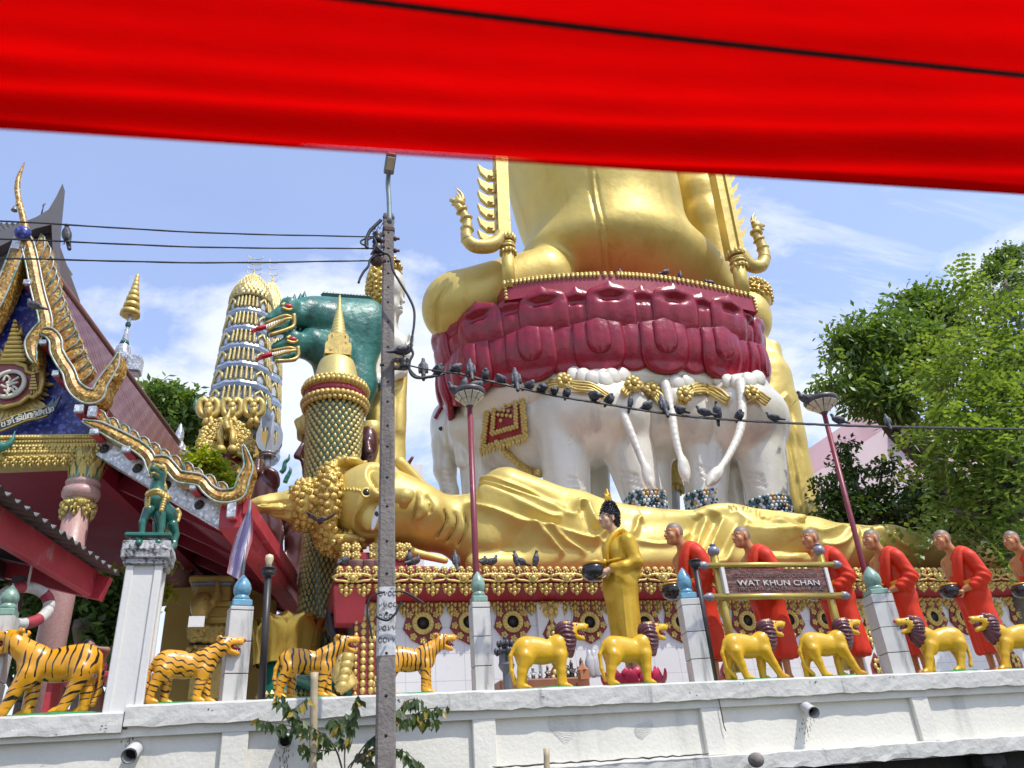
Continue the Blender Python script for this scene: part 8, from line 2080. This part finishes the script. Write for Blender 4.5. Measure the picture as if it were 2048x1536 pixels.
# sapling in front of the wall: long twigs with drooping leaflets
def sapling():
    root=empty('sapling',P(700,1600,7.35),0,'young leafy sapling with yellowing leaves in front of the wall','sapling'); r=np.random.default_rng(2); b=MB(); lb=MB(); yb=MB()
    J=P(690,1560,7.35); tw=[[(690,1560),(672,1500),(648,1470),(600,1440),(570,1405),(552,1392)],[(690,1560),(672,1500),(640,1475),(580,1452),(515,1440)],[(690,1560),(690,1500),(700,1465),(706,1430),(720,1395)],[(690,1560),(710,1520),(740,1480),(790,1450),(850,1420),(895,1415)],[(690,1560),(700,1530),(740,1500),(800,1500),(842,1530)],[(700,1470),(680,1450),(660,1440)],[(710,1520),(750,1495),(770,1465),(810,1405),(840,1400)],[(672,1500),(630,1500),(600,1490)],[(710,1525),(735,1515),(745,1560)],[(600,1440),(590,1420),(610,1400)],[(790,1450),(830,1440),(870,1440)],[(690,1500),(680,1480),(690,1430)]]
    for i,t in enumerate(tw):
        Y=7.35+(.12*math.sin(i*2.1)); c=curve([P(x,y,Y+.05*math.sin(x*.03)) for x,y in t],8); b.tube(c,[.006*(1-.7*k/(len(c)-1))+.002 for k in range(len(c))],5)
        n_=len(c)
        for k in range(int(n_*.38),n_):
            for s in(-1,1):
                if r.random()<.10: continue
                d=np.array([s*.30+r.normal()*.25,r.normal()*.3-.1,-.9+r.normal()*.25]); up=np.array([r.normal()*.4,-1,.3+r.normal()*.3])
                tgt=yb if r.random()<.10 else lb
                leafset(tgt,c[k]+r.normal(size=3)*.012,d,up/np.linalg.norm(up),.095*(.7+.6*r.random()),.022)
    inpar(b.build('stem',bark),root); inpar(lb.build('leaves',leafmat('leaf_olive',(.035,.07,.018),(.09,.14,.03),.25)),root); inpar(yb.build('yellow_leaves',leafmat('leaf_dry',(.40,.30,.03),(.34,.22,.03),.3)),root)
sapling()
def bstake(T,B,r,lab):
    a,c=P(*T),P(*B); b=MB(); L2=np.linalg.norm(a-c); pts=[];rad=[]; n_=int(L2/.28)
    for i in range(n_*4+1):
        t=i/(n_*4); pts.append(c+(a-c)*t); rad.append(r*(1.13 if i%4==0 else 1.0)*(1-.1*t))
    b.tube(pts,rad,14); return tag(b.build('bamboo_stake',bamboo),lab,'stake')
bstake((629,1345,7.45),(624,1640,7.45),.035,'upright bamboo stake in front of the wall below the third tiger'); bstake((1093,1497,7.5),(1095,1640,7.5),.03,'short grey bamboo stake in front of the wall centre')
# ------------------------------------------------------------------ pink building
pk=empty('pink_building',(P(1760,950,30)[0],31,2.2),0,'pale pink building with louvred windows behind the trees at the right','building')
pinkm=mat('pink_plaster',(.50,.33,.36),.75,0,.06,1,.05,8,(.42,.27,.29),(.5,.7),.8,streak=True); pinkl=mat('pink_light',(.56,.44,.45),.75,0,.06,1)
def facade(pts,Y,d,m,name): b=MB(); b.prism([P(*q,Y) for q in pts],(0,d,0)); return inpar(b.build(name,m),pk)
facade([(1605,905),(1735,818),(1830,838),(2100,838),(2100,1100),(1600,1100)],32,6,pinkm,'wall'); facade([(1608,960),(1800,838),(1836,846),(2100,846),(2100,1100),(1605,1100)],31.6,.3,pinkl,'wall'); facade([(1790,862),(1836,842),(1860,856),(1806,876)],31.0,.9,mat('eave_brown',(.12,.08,.08),.7),'eave')  # eave in one even dark brown
facade([(1808,880),(1850,872),(1850,910),(1818,916)],31.5,.2,pinkm,'window_recess'); facade([(1815,885),(1848,878),(1848,902),(1822,908)],31.4,.15,mat('pane_grey',(.30,.30,.30),.3),'window')
facade([(1820,928),(1950,905),(1950,950),(1826,962)],31.4,.25,pinkm,'balcony')
b=MB()
for k in range(9): b.box(P(1890,938+6*k,31.3),(.7,.06,.05))
inpar(b.build('louvre',mat('louvre_grey',(.42,.42,.44),.5)),pk)
# ------------------------------------------------------------------ incense tower and little statues on a ledge behind the lions
YI=10.2
ledge=empty('altar_ledge',P(1090,1365,YI),0,'brown tiled altar ledge behind the first lion','ledge'); a,c=P(1000,1362,YI),P(1180,1362,YI); zz1=float(P(1090,1356,YI)[2]); b=MB(); b.box(((a[0]+c[0])/2,YI+.4,(2.2+zz1)/2),((c[0]-a[0])/2,.4,(zz1-2.2)/2),bev=.02); inpar(b.build('ledge_block',mat('brown_tile',(.24,.09,.045),.45,0,.2,6)),ledge)
it=empty('incense_tower',P(1013,1375,9.8),0,'grey pagoda shaped incense tower behind the first lion','shrine'); stone=mat('tower_grey',(.16,.165,.175),.4,.2,.2,9); Xi=float(P(1013,1330,9.8)[0]); zi=lambda y:float(P(1013,y,9.8)[2]); ri=lambda r:m_(r,P(1013,1320,9.8))
b=MB(); b.lathe([(ri(9),2.2),(ri(9),zi(1345)),(ri(15),zi(1336)),(ri(17),zi(1330)),(ri(15),zi(1325)),(ri(14),zi(1306))],(Xi,9.8,0),8,smooth=False); b.lathe([(ri(7),zi(1298)),(ri(7),zi(1287))],(Xi,9.8,0),8,smooth=False); inpar(b.build('body',stone),it)
b=MB()
for y,r in ((1305,20),(1290,14)):
    b.lathe([(ri(r),zi(y+1)),(ri(r*1.02),zi(y-1)),(ri(r*.6),zi(y-6)),(ri(r*.4),zi(y-10))],(Xi,9.8,0),8,smooth=False)
    for k in range(8): a=2*math.pi*k/8; b.ell((Xi+ri(r)*math.cos(a),9.8+ri(r)*math.sin(a),zi(y-2)),(.03,.03,.045),6,4)
b.ell((Xi,9.8,zi(1276)),(ri(4.5),ri(4.5),ri(5))); b.lathe([(ri(2),zi(1273)),(0,zi(1267))],(Xi,9.8,0),8); inpar(b.build('roof',mat('tower_dark',(.07,.07,.08),.45,.2)),it)
b=MB(); b.box((Xi,9.8-ri(14.2),zi(1316)),(ri(5),.01,ri(8)),bev=.004); inpar(b.build('panel',blackp),it)
def figurine(px,py,h,m,lab,seated=True):
    c=P(px,py,YI); H_=m_(h,c); z0=zz1; o=np.array([c[0],YI+.2,z0]); u=H_
    pr=[ell(o+np.array([0,0,.12*u]),(.30*u,.24*u,.14*u),None,.05*u),ell(o+np.array([0,0,.42*u]),(.17*u,.14*u,.24*u),None,.06*u),ell(o+np.array([0,-.02*u,.76*u]),(.11*u,.11*u,.13*u),None,.03*u),ell(o+np.array([0,0,.92*u]),(.06*u,.06*u,.09*u),None,.04*u),cap(o+np.array([-.2*u,-.05*u,.5*u]),o+np.array([-.05*u,-.24*u,.28*u]),.06*u,.05*u,.03*u),cap(o+np.array([.2*u,-.05*u,.5*u]),o+np.array([.05*u,-.24*u,.28*u]),.06*u,.05*u,.03*u)]
    if not seated: pr=[cap(o,o+np.array([0,0,.6*u]),.16*u,.11*u,.05*u)]+pr[2:]
    tag(skin('figurine',sdf(pr,max(.012,.05*u),.03*u,1),m),lab,'figurine','small figurines on the altar ledge')
sil=mat('figurine_silver',(.28,.28,.28),.35,.5,.3,14,0,9,(.10,.10,.10),(.5,.6),14); brz=mat('figurine_bronze',(.07,.055,.045),.35,.4,.3,12)
for px,h,m,se,l in ((1062,26,sil,True,'silver seated figurine under the belly of the first lion'),(1076,30,sil,False,'silver standing figurine under the first lion'),(1090,22,sil,True,'pale figurine beside the front leg of the first lion'),(1138,50,brz,True,'tall dark seated figurine right of the first lion'),(1155,38,brz,False,'dark standing figurine second right of the first lion'),(1168,26,sil,True,'silver seated figurine low beside the dark ones'),(1176,42,brz,False,'dark figurine furthest right on the altar ledge'),(1106,30,brz,True,'dark figurine hidden behind the legs of the first lion')): figurine(px,1356,h,m,l,se)
sp=empty('spirit_house',P(1166,1356,YI-.15),0,'tiny orange spirit house on the altar ledge','spirit house'); c=P(1167,1350,YI-.15); b=MB(); b.box(c,(.06,.06,.06)); b.lathe([(.09,.06),(.03,.12),(0,.18)],c,4,smooth=False); inpar(b.build('house_body',mat('spirit_orange',(.45,.18,.08),.5)),sp)
jr=mat('jar_clear',(.45,.45,.45),.15,0,.05,5)
for k,px in enumerate((1188,1197)):
    c=P(px,1348,YI); b=MB(); b.lathe([(.06,0),(.07,.02),(.07,.20),(.05,.25),(.035,.28),(.03,.34),(0,.36)],(c[0],YI+.1,zz1),14); tag(b.build('clear_jar',jr),('clear jar left of a pair on the altar ledge','clear jar right of a pair on the altar ledge')[k],'jar','clear jars on the altar ledge')
# person in the hall, arm raised
pe=empty('person',P(185,1420,10.6),0,'person with dark hair and raised arm inside the hall behind the left tiger','person')
pr=[epx((178,1296,10.6),12,15,12,.03),cpx((180,1310,10.6),(184,1320,10.6),7,9,.04),cpx((172,1332,10.6),(200,1330,10.6),11,11,.05),epx((186,1360,10.6),20,34,16,.08),cpx((198,1328,10.6),(214,1300,10.5),8,6,.03),cpx((214,1300,10.5),(190,1296,10.45),6,5,.03),cpx((182,1390,10.6),(178,1450,10.6),14,11,.06),cpx((194,1390,10.6),(196,1450,10.6),14,11,.06),cpx((190,1296,10.45),(184,1292,10.45),5,4,.02)]
inpar(skin('body',sdf(pr,.02,.05,2),mat('person_skin',(.22,.11,.07),.5)),pe)
pr=[epx((177,1291,10.62),13,13,13,.03)]; inpar(skin('hair',sdf(pr,.02,.03,1),hairm),pe)
pr=[cpx((172,1334,10.6),(200,1332,10.6),12.5,12.5,.05),epx((186,1362,10.6),22,36,18,.08)]; inpar(skin('shirt',sdf(pr,.02,.05,1),mat('shirt_maroon',(.14,.015,.03),.7)),pe)
tb=empty('red_table',P(200,1385,10.3),0,'red covered table behind the left tiger','table'); b=MB(); c=P(200,1352,10.3); b.box((c[0],10.5,c[2]),(.55,.35,.03),bev=.01); inpar(b.build('table_top',redf),tb)
for sx in(-1,1): b=MB(); b.box((c[0]+sx*.48,10.5,(2.2+c[2]-.03)/2),(.03,.28,(c[2]-.03-2.2)/2)); inpar(b.build('table_leg',redf),tb)
# ------------------------------------------------------------------ pigeons
pigm=mat('pigeon_grey',(.085,.085,.095),.55,0,.45,14,0,9,(.022,.022,.028),(.47,.56),24)
def pigeon_mesh(pose):
    if pose=='up': pr=[ell((0,0,.115),(.048,.05,.085),rotm(0,12,0),.02),cap((.01,0,.18),(.018,0,.225),.028,.020,.02),ell((.022,0,.238),(.021,.019,.020),None,.01),cap((.038,0,.236),(.058,0,.230),.006,.003,.004),cap((-.02,0,.06),(-.055,0,-.06),.028,.020,.02)]
    elif pose=='flat': pr=[ell((0,0,.09),(.095,.048,.052),rotm(0,-16,0),.02),cap((.06,0,.12),(.078,0,.165),.030,.021,.02),ell((.084,0,.178),(.022,.019,.020),None,.01),cap((.10,0,.176),(.122,0,.168),.006,.003,.004),cap((-.07,0,.07),(-.165,0,.045),.026,.014,.02)]
    elif pose=='hunch': pr=[ell((0,0,.088),(.068,.056,.062),rotm(0,-14,0),.02),ell((.045,0,.142),(.030,.027,.026),None,.03),cap((.066,0,.14),(.084,0,.132),.006,.003,.004),cap((-.05,0,.07),(-.115,0,.035),.028,.018,.02)]
    else: pr=[ell((0,0,0),(.075,.042,.042),None,.02),cap((.06,0,.01),(.09,0,.03),.024,.018,.015),cap((.105,0,.03),(.122,0,.028),.005,.003,.004),cap((-.06,0,0),(-.14,0,-.01),.024,.03,.02),ell((-.01,.12,.05),(.05,.10,.010),rotm(28,0,20),.02),ell((-.01,-.12,.06),(.05,.10,.010),rotm(-32,0,-20),.02)]
    if pose!='fly':
        for s in(-1,1): pr+=[cap((.005,s*.018,.05),(.008,s*.018,.008),.006,.005,.006),cap((.0,s*.018,.006),(.03,s*.022,.004),.005,.004,.004)]
        pr+=[ell((-.01,s*.045,.10),(.075 if pose!='up' else .03,.012,.034 if pose!='up' else .075),rotm(0,-16 if pose!='up' else 15,0),.01) for s in(-1,1)]
    return skin('pigeon',sdf(pr,.0065,.01,1),pigm)
PG={}
def pigeon(px,py,Y,pose,yaw,lab,grp,sz=1.0):
    o=PG.get(pose)
    if o is None: o=PG[pose]=pigeon_mesh(pose)
    else: o=o.copy(); col.objects.link(o)
    q=P(px,py,Y); o.location=tuple(q); o.rotation_euler=(0,0,R_(yaw)); o.scale=(sz,)*3; tag(o,lab,'pigeon',grp); return o
def wy(px): return float(np.interp(px,[q[0] for q in wirepx],[q[1] for q in wirepx]))
WP=[(847,'up',80,1.1),(877,'hunch',-60,.95),(914,'hunch',0,.95),(942,'up',90,1.1),(972,'hunch',-100,.95),(1002,'hunch',200,.85),(1033,'up',85,1.2),(1061,'hunch',-30,.9),(1079,'flat',60,.6),(1087,'hunch',100,.95),(1110,'hunch',80,.9),(1135,'hunch',-90,.85),(1191,'hunch',120,1.15),(1221,'hunch',-70,.95),(1263,'up',-20,.85),(1297,'hunch',-10,1.0),(1330,'up',88,1.2),(1362,'hunch',160,1.0),(1411,'flat',170,1.0),(1438,'up',-100,1.05),(1482,'hunch',-90,.95),(1550,'flat',165,.9),(1680,'flat',175,1.0),(1779,'up',60,.9)]
for i,(px,po,yw,sz) in enumerate(WP):
    od=('first second third fourth fifth sixth seventh eighth ninth tenth eleventh twelfth thirteenth fourteenth fifteenth sixteenth seventeenth eighteenth nineteenth twentieth twenty-first twenty-second twenty-third twenty-fourth').split()[i]
    lab=od+' pigeon from the concrete pole along the long twisted cable, '+dict(up='sitting upright',hunch='hunched',flat='turned sideways')[po]
    pigeon(px,wy(px)+1,WY(px),po,yw,lab,'pigeons on the long twisted cable',sz*.86)
pigeon(129,487,6.93,'up',185,'lone dark pigeon on the middle wire beside the pointed grey roof','pigeons on wires at left',.95)
pigeon(806,716,6.95,'flat',10,'pigeon on the bracket right of the concrete pole','pigeons on the pole',1.0)
for px,py,po,yw,l in ((930,787,'up',-60,'pigeon standing upright on the left street lamp'),(952,784,'flat',0,'pigeon lying along the left street lamp head'),(912,795,'flat',200,'pigeon at the left rim of the left street lamp')): pigeon(px,py,9.0,po,yw,l,'pigeons on the street lamps',1.1)
pigeon(1616,812,9.0,'flat',180,'pigeon on the right street lamp head','pigeons on the street lamps',1.3)
zf3=zA
for px,po,yw,l in ((968,'flat',60,'pigeon on the gold frieze beside the left street lamp post, lower'),(984,'flat',20,'pigeon on the gold frieze preening right of the lamp post'),(1034,'up',140,'tall pigeon on the gold frieze in front of the golden chest'),(1040,'flat',190,'pale pigeon crouching on the gold frieze before the golden chest'),(1073,'up',-30,'pigeon facing us on the gold frieze before the golden arm'),(819,'up',-90,'pigeon hanging over the frieze edge right of the pole'),(829,'flat',30,'pigeon on the frieze under the golden ear'),(688,'hunch',40,'pigeon on the left end of the gold frieze'),(912,'up',100,'pigeon on the frieze under the golden neck')):
    q=P(px,1137,12.05); o=pigeon(px,1137,12.05,po,yw,l,'pigeons on the gold frieze',1.15); o.location.z=zA+.02
for px,py,po,yw,l in ((1243,556,'up',80,'pigeon on the throne rim nearest its middle'),(1332,552,'flat',0,'pigeon on the throne rim right of the robe seam'),(1362,560,'up',10,'pigeon standing on the throne rim furthest right but one'),(1421,573,'flat',170,'pigeon at the right end of the throne rim')): pigeon(px,py,float(17.6),po,yw,l,'pigeons on the throne',1.5)
pigeon(641,1042,12.2,'fly',100,'pigeon flying past the golden hair curls','pigeons in flight',1.2)
pigeon(66,622,11.2,'flat',180,'grey pigeon perched on the temple gable board','pigeons on the temple',1.1)
